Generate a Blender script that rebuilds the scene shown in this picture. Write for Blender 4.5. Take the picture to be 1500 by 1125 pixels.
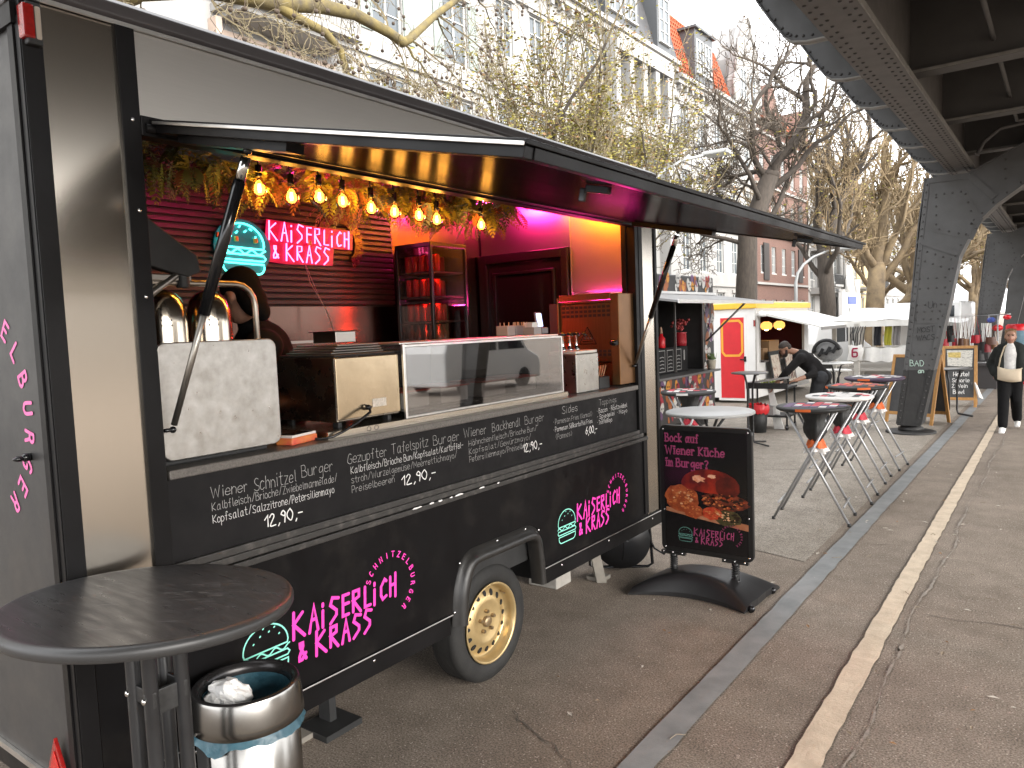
import bpy, bmesh, math, random
from mathutils import Vector, Matrix, noise as mnoise
for _o in list(bpy.data.objects): bpy.data.objects.remove(_o)
SC = bpy.context.scene
COL = SC.collection
R = math.radians

# ------------------------------------------------------------------ camera
cam_d = bpy.data.cameras.new('camera'); cam = bpy.data.objects.new('camera', cam_d); COL.objects.link(cam)
SC.camera = cam
cam_d.sensor_width = 36.0; cam_d.lens = 36.0*1101.9/1500; cam_d.clip_start = .05; cam_d.clip_end = 900
_yaw, _pit, _rol = 0.638040, -0.074290, -0.039972
_cy, _sy = math.cos(_yaw), math.sin(_yaw)
_f = Vector((-_sy*math.cos(_pit), _cy*math.cos(_pit), math.sin(_pit)))
_r0 = Vector((_cy, _sy, 0)); _u0 = _r0.cross(_f)
_r = math.cos(_rol)*_r0+math.sin(_rol)*_u0; _u = -math.sin(_rol)*_r0+math.cos(_rol)*_u0
cam.matrix_world = Matrix(((_r.x, _u.x, -_f.x, 0), (_r.y, _u.y, -_f.y, 0), (_r.z, _u.z, -_f.z, 1.9), (0, 0, 0, 1)))

# ------------------------------------------------------------------ sky, sun, exposure
W = bpy.data.worlds.new('World'); SC.world = W; W.use_nodes = True
nt = W.node_tree; nt.nodes.clear()
wo = nt.nodes.new('ShaderNodeOutputWorld'); bg = nt.nodes.new('ShaderNodeBackground')
sky = nt.nodes.new('ShaderNodeTexSky'); sky.sky_type = 'NISHITA'; sky.sun_disc = False
SUN_EL, SUN_ROT = R(27), R(100)
sky.sun_elevation = SUN_EL; sky.sun_rotation = SUN_ROT; sky.dust_density = 4.0; sky.air_density = 1.0
hsv = nt.nodes.new('ShaderNodeHueSaturation'); hsv.inputs['Saturation'].default_value = .10
mix = nt.nodes.new('ShaderNodeMix'); mix.data_type = 'RGBA'; mix.inputs[0].default_value = .8
mix.inputs[7].default_value = (7.6, 7.7, 7.9, 1)      # even cloud cover over the clear-sky gradient
nt.links.new(sky.outputs[0], hsv.inputs['Color']); nt.links.new(hsv.outputs[0], mix.inputs[6])
nt.links.new(mix.outputs[2], bg.inputs[0]); bg.inputs[1].default_value = .15
nt.links.new(bg.outputs[0], wo.inputs[0])
sl = bpy.data.lights.new('sun', 'SUN'); sl.energy = 1.5; sl.angle = R(45); sl.color = (1, .93, .84)
so = bpy.data.objects.new('sun', sl); COL.objects.link(so)
so.rotation_euler = (R(90)-SUN_EL, 0, R(180)-SUN_ROT)
SC.view_settings.view_transform = 'Standard'; SC.view_settings.look = 'None'
SC.view_settings.exposure = 1.95; SC.view_settings.gamma = 1
SC.cycles.use_denoising = True
try: SC.cycles.denoiser = 'OPENIMAGEDENOISE'
except Exception: pass
SC.cycles.max_bounces = 7; SC.cycles.glossy_bounces = 4; SC.cycles.diffuse_bounces = 4; SC.cycles.transparent_max_bounces = 12
SC.cycles.sample_clamp_indirect = 4; SC.cycles.caustics_reflective = False; SC.cycles.caustics_refractive = False

# ------------------------------------------------------------------ materials
MATS = {}
def mat(name, col, rough=.5, metal=0., var=0., vscale=8., bump=0., bscale=60., stretch=None, col2=None, spec=.5,
        rvar=0., emit=None, estr=0., trans=0., alpha=1., coat=0., sheen=0., detail=6, thresh=None):
    """Principled material; col2 is mixed in by object-space noise, stretch scales the coordinates (brushed metal)."""
    if name in MATS: return MATS[name]
    m = bpy.data.materials.new(name); m.use_nodes = True; t = m.node_tree; b = t.nodes['Principled BSDF']
    b.inputs['Base Color'].default_value = (*col, 1); b.inputs['Roughness'].default_value = rough
    b.inputs['Metallic'].default_value = metal; b.inputs['Specular IOR Level'].default_value = spec
    b.inputs['Coat Weight'].default_value = coat; b.inputs['Sheen Weight'].default_value = sheen
    b.inputs['Transmission Weight'].default_value = trans; b.inputs['Alpha'].default_value = alpha
    if emit: b.inputs['Emission Color'].default_value = (*emit, 1); b.inputs['Emission Strength'].default_value = estr
    co = t.nodes.new('ShaderNodeTexCoord'); src = co.outputs['Object']
    if stretch:
        mp = t.nodes.new('ShaderNodeMapping'); mp.inputs['Scale'].default_value = stretch
        t.links.new(src, mp.inputs[0]); src = mp.outputs[0]
    def nz(scale, det=detail, rg=.6):
        n = t.nodes.new('ShaderNodeTexNoise'); n.inputs['Scale'].default_value = scale
        n.inputs['Detail'].default_value = det; n.inputs['Roughness'].default_value = rg
        t.links.new(src, n.inputs['Vector']); return n
    if var or col2:
        n = nz(vscale); rp = t.nodes.new('ShaderNodeValToRGB')
        if thresh: rp.color_ramp.elements[0].position, rp.color_ramp.elements[1].position = thresh
        else: rp.color_ramp.elements[0].position, rp.color_ramp.elements[1].position = .3, .7
        c2 = col2 if col2 else tuple(min(1, c*(1+var)) for c in col)
        c1 = col if col2 else tuple(c*(1-var) for c in col)
        rp.color_ramp.elements[0].color = (*c1, 1); rp.color_ramp.elements[1].color = (*c2, 1)
        t.links.new(n.outputs['Fac'], rp.inputs[0]); t.links.new(rp.outputs[0], b.inputs['Base Color'])
    if rvar:
        n = nz(vscale*1.7); mr = t.nodes.new('ShaderNodeMapRange')
        mr.inputs['From Min'].default_value = .3; mr.inputs['From Max'].default_value = .7
        mr.inputs['To Min'].default_value = max(.02, rough-rvar); mr.inputs['To Max'].default_value = rough+rvar
        t.links.new(n.outputs['Fac'], mr.inputs['Value']); t.links.new(mr.outputs[0], b.inputs['Roughness'])
    if bump:
        n = nz(bscale); bp = t.nodes.new('ShaderNodeBump'); bp.inputs['Strength'].default_value = bump
        bp.inputs['Distance'].default_value = .01
        t.links.new(n.outputs['Fac'], bp.inputs['Height']); t.links.new(bp.outputs[0], b.inputs['Normal'])
    MATS[name] = m
    return m
def emis(name, col, s):
    if name in MATS: return MATS[name]
    m = bpy.data.materials.new(name); m.use_nodes = True; t = m.node_tree; t.nodes.clear()
    o = t.nodes.new('ShaderNodeOutputMaterial'); e = t.nodes.new('ShaderNodeEmission')
    e.inputs[0].default_value = (*col, 1); e.inputs[1].default_value = s; t.links.new(e.outputs[0], o.inputs[0])
    MATS[name] = m; return m
def clear(name, tint=(1, 1, 1), refl=.12, rough=.02):
    """thin pane: mostly transparent with a mirror film that strengthens at grazing angles"""
    if name in MATS: return MATS[name]
    m = bpy.data.materials.new(name); m.use_nodes = True; t = m.node_tree; t.nodes.clear()
    o = t.nodes.new('ShaderNodeOutputMaterial'); a = t.nodes.new('ShaderNodeBsdfTransparent'); g = t.nodes.new('ShaderNodeBsdfGlossy')
    a.inputs[0].default_value = (*tint, 1); g.inputs['Roughness'].default_value = rough
    x = t.nodes.new('ShaderNodeMixShader'); f = t.nodes.new('ShaderNodeLayerWeight'); f.inputs[0].default_value = .2
    mr = t.nodes.new('ShaderNodeMapRange'); mr.inputs['To Min'].default_value = refl; mr.inputs['To Max'].default_value = .55
    t.links.new(f.outputs['Fresnel'], mr.inputs['Value']); t.links.new(mr.outputs[0], x.inputs[0])
    t.links.new(a.outputs[0], x.inputs[1]); t.links.new(g.outputs[0], x.inputs[2]); t.links.new(x.outputs[0], o.inputs[0])
    MATS[name] = m; return m

def lacquer(name, col, gl, rough):
    """near black lacquer with a weak fixed sheen"""
    m = bpy.data.materials.new(name); m.use_nodes = True; t = m.node_tree; t.nodes.clear()
    o = t.nodes.new('ShaderNodeOutputMaterial'); a = t.nodes.new('ShaderNodeBsdfDiffuse'); g = t.nodes.new('ShaderNodeBsdfGlossy'); x = t.nodes.new('ShaderNodeMixShader')
    n = t.nodes.new('ShaderNodeTexNoise'); n.inputs['Scale'].default_value = 5; mr = t.nodes.new('ShaderNodeMapRange'); mr.inputs['To Min'].default_value = rough-.05; mr.inputs['To Max'].default_value = rough+.07
    t.links.new(n.outputs['Fac'], mr.inputs['Value']); t.links.new(mr.outputs[0], g.inputs['Roughness'])
    a.inputs[0].default_value = (*col, 1); x.inputs[0].default_value = gl
    t.links.new(a.outputs[0], x.inputs[1]); t.links.new(g.outputs[0], x.inputs[2]); t.links.new(x.outputs[0], o.inputs[0]); return m
BLACK = mat('black paint', (.0065, .006, .0063), .40, var=.4, vscale=3, rvar=.08, bump=.04, bscale=35, spec=.18)
BLACKD = mat('dusty black side', (.0055, .005, .0053), .42, col2=(.017, .015, .0135), vscale=5, thresh=(.52, .80), rvar=.10, bump=.03, bscale=8, spec=.12, detail=12)
BLACKM = mat('matt black plastic', (.016, .016, .016), .6, var=.3, bump=.05)
BLACKG = mat('gloss black', (.009, .009, .01), .14)
CHALKB = mat('chalkboard', (.0070, .0065, .0070), .62, col2=(.013, .012, .012), vscale=6, rvar=.08, spec=.15)
STEEL = mat('brushed steel upright', (.50, .45, .385), .20, 1, var=.025, vscale=6, bump=.012, bscale=14, stretch=(60, 60, 1.2))
STEELH = mat('brushed steel level', (.47, .445, .41), .40, 1, var=.025, vscale=6, bump=.012, bscale=14, stretch=(1, 1.2, 60))
STEELM = mat('worn sheet steel', (.44, .42, .39), .36, 1, col2=(.44, .42, .40), vscale=7, rvar=.10, bump=.05, bscale=16)
CHROME = mat('polished steel', (.66, .65, .63), .16, 1)
ALU = mat('aluminium trim', (.62, .60, .57), .34, 1, var=.15)
GALV = mat('grey tube paint', (.33, .33, .335), .38, .55, var=.12)
GREYP = mat('grey door paint', (.026, .0252, .025), .42, col2=(.037, .0355, .034), vscale=3.5, rvar=.10, bump=.06, bscale=4, detail=10)
PINK = mat('pink vinyl', (.95, .06, .46), .4, var=.06, vscale=20)
MINT = mat('mint vinyl', (.28, .78, .64), .4)
CHALK = mat('chalk', (.20, .195, .19), .9, col2=(.42, .41, .40), vscale=70)
CHALKW = mat('thick chalk', (.72, .71, .69), .9, var=.15, vscale=90)
RUBBER = mat('tyre rubber', (.009, .0088, .0085), .75, col2=(.019, .018, .0165), vscale=14, bump=.12, bscale=80)
GOLD = mat('gold wheel paint', (.56, .41, .20), .36, .62, var=.12, vscale=9, rvar=.08)
STONE = mat('speckled counter', (.060, .055, .050), .35, col2=(.15, .135, .12), vscale=160, rvar=.05)
WOODL = mat('oiled pine', (.50, .27, .085), .5, col2=(.36, .17, .05), vscale=4, stretch=(14, 14, 1.2), bump=.06, bscale=20)
WHITEP = mat('white paint', (.78, .77, .75), .45, var=.04, vscale=3)
WHITEC = mat('white cloth', (.74, .73, .70), .85, var=.06, vscale=12, bump=.15, bscale=20)
REDP = mat('red paint', (.62, .012, .02), .35, var=.08, vscale=4)
YELP = mat('yellow paint', (.80, .50, .045), .42, var=.06)
REDLENS = mat('red lens', (.26, .010, .008), .18, var=.2, vscale=60, coat=.5)

# ------------------------------------------------------------------ mesh builder
class MB:
    def __init__(s): s.v = []; s.f = []; s.m = []; s.s = []; s.mi = 0; s.sm = False
    def use(s, i, smooth=None):
        s.mi = i
        if smooth is not None: s.sm = smooth
        return s
    def face(s, idx, smooth=None):
        s.f.append(tuple(idx)); s.m.append(s.mi); s.s.append(s.sm if smooth is None else smooth)
    def poly(s, pts):
        b = len(s.v); s.v += [tuple(p) for p in pts]; s.face(range(b, b+len(pts)), False)
    def box(s, c, d, rot=None):
        """centre, full size, optional 3x3 rotation"""
        b = len(s.v); h = [x/2 for x in d]
        for i in range(8):
            p = Vector(((h[0] if i & 1 else -h[0]), (h[1] if i & 2 else -h[1]), (h[2] if i & 4 else -h[2])))
            if rot is not None: p = rot @ p
            s.v.append((c[0]+p.x, c[1]+p.y, c[2]+p.z))
        for q in ((0, 2, 3, 1), (4, 5, 7, 6), (0, 1, 5, 4), (2, 6, 7, 3), (0, 4, 6, 2), (1, 3, 7, 5)): s.face([b+k for k in q], False)
        return s
    def bx(s, x0, x1, y0, y1, z0, z1): return s.box(((x0+x1)/2, (y0+y1)/2, (z0+z1)/2), (abs(x1-x0), abs(y1-y0), abs(z1-z0)))
    def prism(s, pts, vec):
        """closed polygon (3-D points) extruded by vec"""
        n = len(pts); b = len(s.v); vec = Vector(vec)
        s.v += [tuple(p) for p in pts]; s.v += [tuple(Vector(p)+vec) for p in pts]
        s.face(range(b+n-1, b-1, -1), False); s.face(range(b+n, b+2*n), False)
        for i in range(n):
            j = (i+1) % n; s.face((b+i, b+j, b+n+j, b+n+i), False)
        return s
    def tube(s, path, r, n=8, cap=True, closed=False):
        """round bar along points; r number or list"""
        P = [Vector(p) for p in path]; k = len(P); rs = r if isinstance(r, (list, tuple)) else [r]*k
        T = []
        for i in range(k):
            if closed: t = P[(i+1) % k]-P[i-1]
            else: t = P[min(i+1, k-1)]-P[max(i-1, 0)]
            T.append(t.normalized() if t.length > 1e-9 else Vector((0, 0, 1)))
        a = Vector((0, 0, 1)) if abs(T[0].z) < .9 else Vector((1, 0, 0))
        N = (a-a.dot(T[0])*T[0]).normalized(); b0 = len(s.v)
        for i in range(k):
            N = (N-N.dot(T[i])*T[i])
            N = N.normalized() if N.length > 1e-6 else T[i].orthogonal().normalized()
            B = T[i].cross(N)
            for j in range(n):
                an = 2*math.pi*j/n; p = P[i]+rs[i]*(math.cos(an)*N+math.sin(an)*B); s.v.append((p.x, p.y, p.z))
        for i in range(k if closed else k-1):
            i2 = (i+1) % k
            for j in range(n):
                j2 = (j+1) % n
                s.face((b0+i*n+j, b0+i*n+j2, b0+i2*n+j2, b0+i2*n+j), n > 4)
        if cap and not closed:
            s.face(range(b0+n-1, b0-1, -1), False); s.face(range(b0+(k-1)*n, b0+k*n), False)
        return s
    def lathe(s, prof, o, ax=(0, 0, 1), n=32, cap=True, smooth=True):
        """profile of (radius, height) turned about the axis through o"""
        ax = Vector(ax).normalized(); a = ax.orthogonal().normalized(); c = ax.cross(a); o = Vector(o); b0 = len(s.v)
        for (r, h) in prof:
            for j in range(n):
                an = 2*math.pi*j/n; p = o+ax*h+(a*math.cos(an)+c*math.sin(an))*r; s.v.append((p.x, p.y, p.z))
        for i in range(len(prof)-1):
            for j in range(n):
                j2 = (j+1) % n; s.face((b0+i*n+j, b0+i*n+j2, b0+(i+1)*n+j2, b0+(i+1)*n+j), smooth)
        if cap:
            if prof[0][0] > 1e-6: s.face(range(b0+n-1, b0-1, -1), False)
            if prof[-1][0] > 1e-6: k = len(prof)-1; s.face(range(b0+k*n, b0+k*n+n), False)
        return s
    def ell(s, c, r, rot=None, n=14, m=10):
        b0 = len(s.v); c = Vector(c)
        def pt(i, j):
            th = math.pi*i/m; ph = 2*math.pi*j/n
            p = Vector((r[0]*math.sin(th)*math.cos(ph), r[1]*math.sin(th)*math.sin(ph), r[2]*math.cos(th)))
            return c+(rot @ p if rot is not None else p)
        s.v.append(tuple(pt(0, 0)))
        for i in range(1, m):
            for j in range(n): s.v.append(tuple(pt(i, j)))
        s.v.append(tuple(pt(m, 0))); e = len(s.v)-1
        for j in range(n):
            s.face((b0, b0+1+j, b0+1+(j+1) % n), True); s.face((e, b0+1+(m-2)*n+(j+1) % n, b0+1+(m-2)*n+j), True)
        for i in range(m-2):
            for j in range(n):
                j2 = (j+1) % n; s.face((b0+1+i*n+j, b0+1+(i+1)*n+j, b0+1+(i+1)*n+j2, b0+1+i*n+j2), True)
        return s
    def cap(s, p0, p1, r0, r1=None, n=12):
        """capsule with two radii (closed)"""
        r1 = r0 if r1 is None else r1; p0 = Vector(p0); p1 = Vector(p1); L = (p1-p0).length; pr = []
        for k in range(5): a = math.pi/2*k/4; pr.append((r0*math.sin(a), -r0*math.cos(a)))
        for k in range(5): a = math.pi/2*k/4; pr.append((r1*math.cos(a), L+r1*math.sin(a)))
        pr[0] = (1e-4, pr[0][1]); pr[-1] = (1e-4, pr[-1][1])
        s.lathe(pr, p0, (p1-p0) if L > 1e-6 else (0, 0, 1), n); return s
    def grid(s, fn, nu, nv, smooth=True):
        b0 = len(s.v)
        for i in range(nu+1):
            for j in range(nv+1): s.v.append(tuple(fn(i/nu, j/nv)))
        for i in range(nu):
            for j in range(nv):
                a = b0+i*(nv+1)+j; s.face((a, a+nv+1, a+nv+2, a+1), smooth)
        return s
    def build(s, name, mats, parent=None, bevel=0, seg=2, loc=None, mods=()):
        me = bpy.data.meshes.new(name); me.from_pydata(s.v, [], s.f)
        for q in (mats if isinstance(mats, (list, tuple)) else [mats]): me.materials.append(q)
        me.polygons.foreach_set('material_index', s.m); me.polygons.foreach_set('use_smooth', s.s); me.update()
        o = bpy.data.objects.new(name, me); COL.objects.link(o)
        if parent is not None: attach(o, parent)
        if loc is not None:
            me.transform(Matrix.Translation(-Vector(loc))); o.location = loc
        if bevel:
            b = o.modifiers.new('bevel', 'BEVEL'); b.width = bevel; b.segments = seg; b.limit_method = 'ANGLE'; b.angle_limit = R(35)
        return o
WL = {}
def attach(o, parent):
    """o is built in world coordinates; the parent stands at a pure translation"""
    o.parent = parent; o.matrix_parent_inverse = Matrix.Translation(-Vector(WL.get(parent.name, (0, 0, 0))))
def thing(name, label, cat, loc=(0, 0, 0), group=None):
    o = bpy.data.objects.new(name, None); COL.objects.link(o); o.location = loc; o.empty_display_size = .1
    WL[o.name] = tuple(loc); return tag(o, label, cat, group)
def tag(o, label, cat, group=None):
    o['label'] = label; o['category'] = cat
    if group: o['group'] = group
    return o
def struct(o): o['kind'] = 'structure'; return o
def stuff(o): o['kind'] = 'stuff'; return o
def clone(root, loc, rz=0., label=None, skip=()):
    """copy of a thing built at the origin, with copies of its parts and sub-parts"""
    def rec(o, par):
        c = o.copy(); COL.objects.link(c); c.parent = par
        for ch in o.children: rec(ch, c)
        return c
    c = rec(root, None); c.location = loc; c.rotation_euler = (0, 0, rz); WL[c.name] = tuple(loc)
    if label: c['label'] = label
    return c
def rect(x0, x1, y0, y1): return [(x0, y0), (x1, y0), (x1, y1), (x0, y1)]
def rrect(x0, x1, y0, y1, r, k=4):
    P = []
    for cx, cy, a0 in ((x1-r, y1-r, 0), (x0+r, y1-r, 90), (x0+r, y0+r, 180), (x1-r, y0+r, 270)):
        for i in range(k+1): a = R(a0+90*i/k); P.append((cx+r*math.cos(a), cy+r*math.sin(a)))
    return P

# ------------------------------------------------------------------ single-stroke lettering (grid: baseline y=4, x-height y=a, capitals y=d)
_G = {'a': '59 3a 18 15 24 45 58;5a 55 64', 'b': '0d 04;08 2a 48 46 34 14 06', 'c': '49 2a 08 05 24 45', 'd': '5d 54;59 3a 18 15 24 45 57',
 'e': '07 47 49 2a 08 05 24 45', 'f': '4c 3d 2c 24;09 39', 'g': '59 3a 18 16 25 46 58;5a 51 30 11', 'h': '0d 04;08 2a 48 44', 'i': '1a 14;1c 1d',
 'j': '2a 21 10;2c 2d', 'k': '0d 04;4a 07 44', 'l': '1d 15 24', 'm': '0a 04;08 1a 28 24;28 4a 58 54', 'n': '0a 04;08 2a 48 44', 'o': '2a 08 05 24 45 48 2a',
 'p': '0a 00;09 2a 48 46 24 05', 'r': '0a 04;08 2a 39', 's': '49 2a 09 27 46 34 05', 't': '2d 25 44;0a 4a', 'u': '0a 05 24 45 4a;4a 44', 'v': '0a 24 4a',
 'w': '0a 14 39 54 6a', 'x': '0a 44;4a 04', 'y': '0a 25;4a 10', 'z': '0a 4a 04 44', 'ä': '59 3a 18 15 24 45 58;5a 55 64;1c 1d;4c 4d',
 'ü': '0a 05 24 45 4a;4a 44;1c 1d;3c 3d', 'ö': '2a 08 05 24 45 48 2a;1c 1d;3c 3d', 'ß': '04 0c 2d 4c 29 48 46 34 24',
 'A': '04 3d 64;18 58', 'B': '04 0d;0d 3d 4b 39 09;39 57 55 34 04', 'C': '5c 3d 1b 06 24 45', 'D': '04 0d;0d 3d 5a 57 34 04', 'E': '5d 0d 04 54;09 49', 'F': '04 0d 5d;08 48',
 'G': '5c 3d 1b 06 24 44 55 58 38', 'H': '0d 04;5d 54;08 58', 'I': '1d 14', 'K': '0d 04;5d 08 54', 'L': '0d 04 54', 'M': '04 0d 37 6d 64', 'N': '04 0d 54 5d',
 'O': '3d 0a 07 34 67 6a 3d', 'P': '04 0d;0d 3d 4b 38 08', 'R': '04 0d;0d 3d 4b 39 09;39 54', 'S': '5c 3d 1c 1a 38 57 55 34 05', 'T': '0d 6d;3d 34', 'U': '0d 06 24 34 56 5d',
 'W': '0d 24 4b 64 8d', 'Z': '0d 5d 04 54', '0': '3d 0a 07 34 57 5a 3d', '1': '0a 3d 34', '2': '0b 2d 4b 04 54', '3': '0c 3d 4b 29 47 34 05', '6': '4d 18 06 24 46 48 19',
 '9': '4b 2d 0b 1a 39 4b 34', '7': '0d 5d 14', '5': '5d 1d 0a 3a 57 34 05', '4': '4d 07 57;3a 34', '8': '29 0b 2d 4b 29 06 24 46 29', ',': '24 12', '/': '14 5e', '-': '08 48', '(': '3d 19 18 34', ')': '1d 39 38 14', '.': '14 15', '·': '18 19',
 '&': '54 2a 1c 3d 4b 06 14 34 57', '?': '0c 2d 4b 28 27;24 25', '!': '1d 17;14 15', "'": '1d 1b', ' ': ''}
_SM = set('abcdefghjmnoprsutäüößBCDGOPRSU0236985()&?')
_LG = {'K': '0e 03;4d 09 53', 'A': '03 2e 43;18 38', 'i': '0a 03;0c 0d', 'S': '4d 1e 0b 38 36 03', 'E': '3d 0d 04 34;09 39', 'R': '04 0d 3d 3a 09 43', 'L': '0d 04 34', 'C': '3c 2d 0a 06 14 35', 'H': '0d 04;3e 33;09 39', '&': '54 1b 1d 3d 3b 06 04 24 57', ' ': ''}
def _pts(s): return [[(int(q[0], 36), int(q[1], 36)-4) for q in st.split()] for st in s.split(';') if st]
def smooth2(P, k=4):
    if len(P) < 3: return P
    o = []
    for i in range(len(P)-1):
        a, b, c, d = P[max(i-1, 0)], P[i], P[i+1], P[min(i+2, len(P)-1)]
        for j in range(k):
            t = j/k; o.append(tuple(.5*(2*b[q]+(c[q]-a[q])*t+(2*a[q]-5*b[q]+4*c[q]-d[q])*t*t+(3*b[q]-a[q]-3*c[q]+d[q])*t**3) for q in (0, 1)))
    o.append(P[-1]); return o
def layout(txt, h, font=_G, gap=1.8, slant=.0, jit=0., seed=1):
    """list of strokes in the plane; h = capital height"""
    rnd = random.Random(seed); x = 0; k = h/9; out = []
    for ch in txt:
        if ch == ' ': x += 3.4; continue
        g = _pts(font.get(ch, _G.get(ch, ''))); wd = max([p[0] for st in g for p in st] or [2])
        if ch == 'l' or ch == 'i' or ch == 'I': wd = max(wd, 1.4)
        dy = rnd.uniform(-jit, jit); sc = 1+rnd.uniform(-jit, jit)*.12
        for st in g:
            st = [(p[0]+rnd.uniform(-jit, jit)*.35, p[1]*sc+dy*.5+rnd.uniform(-jit, jit)*.35) for p in st]
            if font is _G and ch in _SM: st = smooth2(st)
            out.append([((x+p[0]+p[1]*slant)*k, p[1]*k) for p in st])
        x += wd+gap
    return out, x*k
_lift = [0]
def ribbon(mb, st, org, ex, ey, w, lift=.0012, caps=True):
    """flat stroke on the plane org + ex, ey"""
    org = Vector(org); ex = Vector(ex); ey = Vector(ey); n = ex.cross(ey).normalized(); _lift[0] = (_lift[0]+1) % 12
    P = [Vector((p[0], p[1])) for p in st]
    P = [p for i, p in enumerate(P) if i == 0 or (p-P[i-1]).length > 1e-6]
    if len(P) < 2: return
    def w3(p, k): q = org+ex*p.x+ey*p.y+n*(lift+_lift[0]*5e-5+k*1.5e-5); return tuple(q)
    b0 = len(mb.v); k = len(P); h = w/2
    for i in range(k):
        a = (P[i]-P[i-1]).normalized() if i else (P[1]-P[0]).normalized()
        b = (P[i+1]-P[i]).normalized() if i < k-1 else a
        t = a+b; t = t.normalized() if t.length > .3 else a
        nn = Vector((-t.y, t.x)); c = max(.5, nn.dot(Vector((-a.y, a.x)))); mb.v += [w3(P[i]+nn*h/c, i), w3(P[i]-nn*h/c, i)]
    for i in range(k-1): mb.face((b0+2*i+1, b0+2*i+3, b0+2*i+2, b0+2*i), False)
    if caps:
        for p, d, i in ((P[0], P[0]-P[1], 0), (P[-1], P[-1]-P[-2], k-1)):
            d = d.normalized(); b = len(mb.v); a0 = math.atan2(d.y, d.x)
            for j in range(7): a = a0-math.pi/2+math.pi*j/6; mb.v.append(w3(p+Vector((math.cos(a), math.sin(a)))*h, i))
            mb.face(range(b, b+7), False)
def write(mb, txt, org, ex, ey, h, w, **kw):
    S, L = layout(txt, h, **kw)
    for st in S: ribbon(mb, st, org, ex, ey, w)
    return L
def fit(mb, txt, org, ex, ey, h, w, width, **kw):
    """as write, squeezed to a given length"""
    S, L = layout(txt, h, **kw); k = width/L
    for st in S: ribbon(mb, [(p[0]*k, p[1]) for p in st], org, ex, ey, w)
def arc_pts(cx, cy, rx, ry, a0, a1, n=14): return [(cx+rx*math.cos(R(a0+(a1-a0)*i/n)), cy+ry*math.sin(R(a0+(a1-a0)*i/n))) for i in range(n+1)]
def logo_burger(sc=1.):
    """strokes of the burger emblem, metres for sc=1, lower left at 0,0 (0.22 x 0.205)"""
    bun = arc_pts(.11, .118, .100, .085, 180, 0, 18); bun = [(.014, .104)]+bun+[(.206, .104), (.014, .104)]
    wav = [(.004+.212*i/28, .090+.009*math.sin(i/28*math.pi*6.5)) for i in range(29)]
    pat = [(.012, .078), (.205, .078), (.215, .066), (.205, .055), (.012, .055), (.004, .066), (.012, .078)]
    bot = [(.014, .042), (.206, .042)]+arc_pts(.176, .032, .030, .030, 0, -90, 4)+arc_pts(.044, .032, .030, .030, -90, -180, 4)+[(.014, .042)]
    ses = [(.055, .145), (.085, .165), (.10, .19), (.125, .172), (.15, .182), (.17, .15)]
    return [[(x*sc, y*sc) for x, y in s] for s in (bun, wav, pat, bot)], [(x*sc, y*sc) for x, y in ses]
def logo_text():
    """(strokes, kind) for the lettering; origin as measured on the trailer side"""
    A, L = layout('KAiSERLiCH', .086, font=_LG, gap=2.3, slant=.06); k = .585/L
    A = [[(p[0]*k, p[1]+.716+p[0]*.0) for p in s] for s in A]
    B, L = layout('KRASS', .080, font=_LG, gap=2.3, slant=.06); k = .325/L
    B = [[(p[0]*k+.105, p[1]+.610) for p in s] for s in B]
    C, L = layout('&', .066, font=_LG); C = [[(p[0]*.85+.022, p[1]+.612) for p in s] for s in C]
    return A+B+C
def logo_ring(cx=.535, cy=.762, r=.142, h=.024):
    out = []; t = 'SCHNITZELBURGER'
    for i, ch in enumerate(t):
        a = R(158-(158+58)*i/(len(t)-1)); S, L = layout(ch, h); L -= 1.8*h/9
        for st in S:
            o = []
            for x, y in st:
                x -= L/2; y -= h/2; o.append((cx+math.cos(a)*r+x*math.sin(a)+y*math.cos(a), cy+math.sin(a)*r-x*math.cos(a)+y*math.sin(a)))
            out.append(o)
    return out
def print_logo(name, parent, org, ex, ey, sc, pink=None, mint=None, dim=1):
    """flat logo; org is the point under the first letter at height zero"""
    P = MB(); Mn = MB(); ex = Vector(ex); ey = Vector(ey); org = Vector(org)
    for st in logo_text(): ribbon(P, [(x*sc, y*sc) for x, y in st], org, ex, ey, .0142*sc)
    Q = MB()
    for st in logo_ring(): ribbon(Q, [(x*sc, y*sc) for x, y in st], org, ex, ey, .0048*sc)
    Q.build('ring_lettering', pink or PINK, parent)
    b, s = logo_burger(sc); o2 = org+ex*(-.237*sc)+ey*(.606*sc)
    for st in b: ribbon(Mn, st, o2, ex, ey, .0062*sc)
    for x, y in s: ribbon(Mn, [(x, y), (x+.003*sc, y+.002*sc)], o2, ex, ey, .006*sc)
    P.build('logo_lettering', pink or PINK, parent); Mn.build('burger_emblem', mint or MINT, parent)
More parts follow.
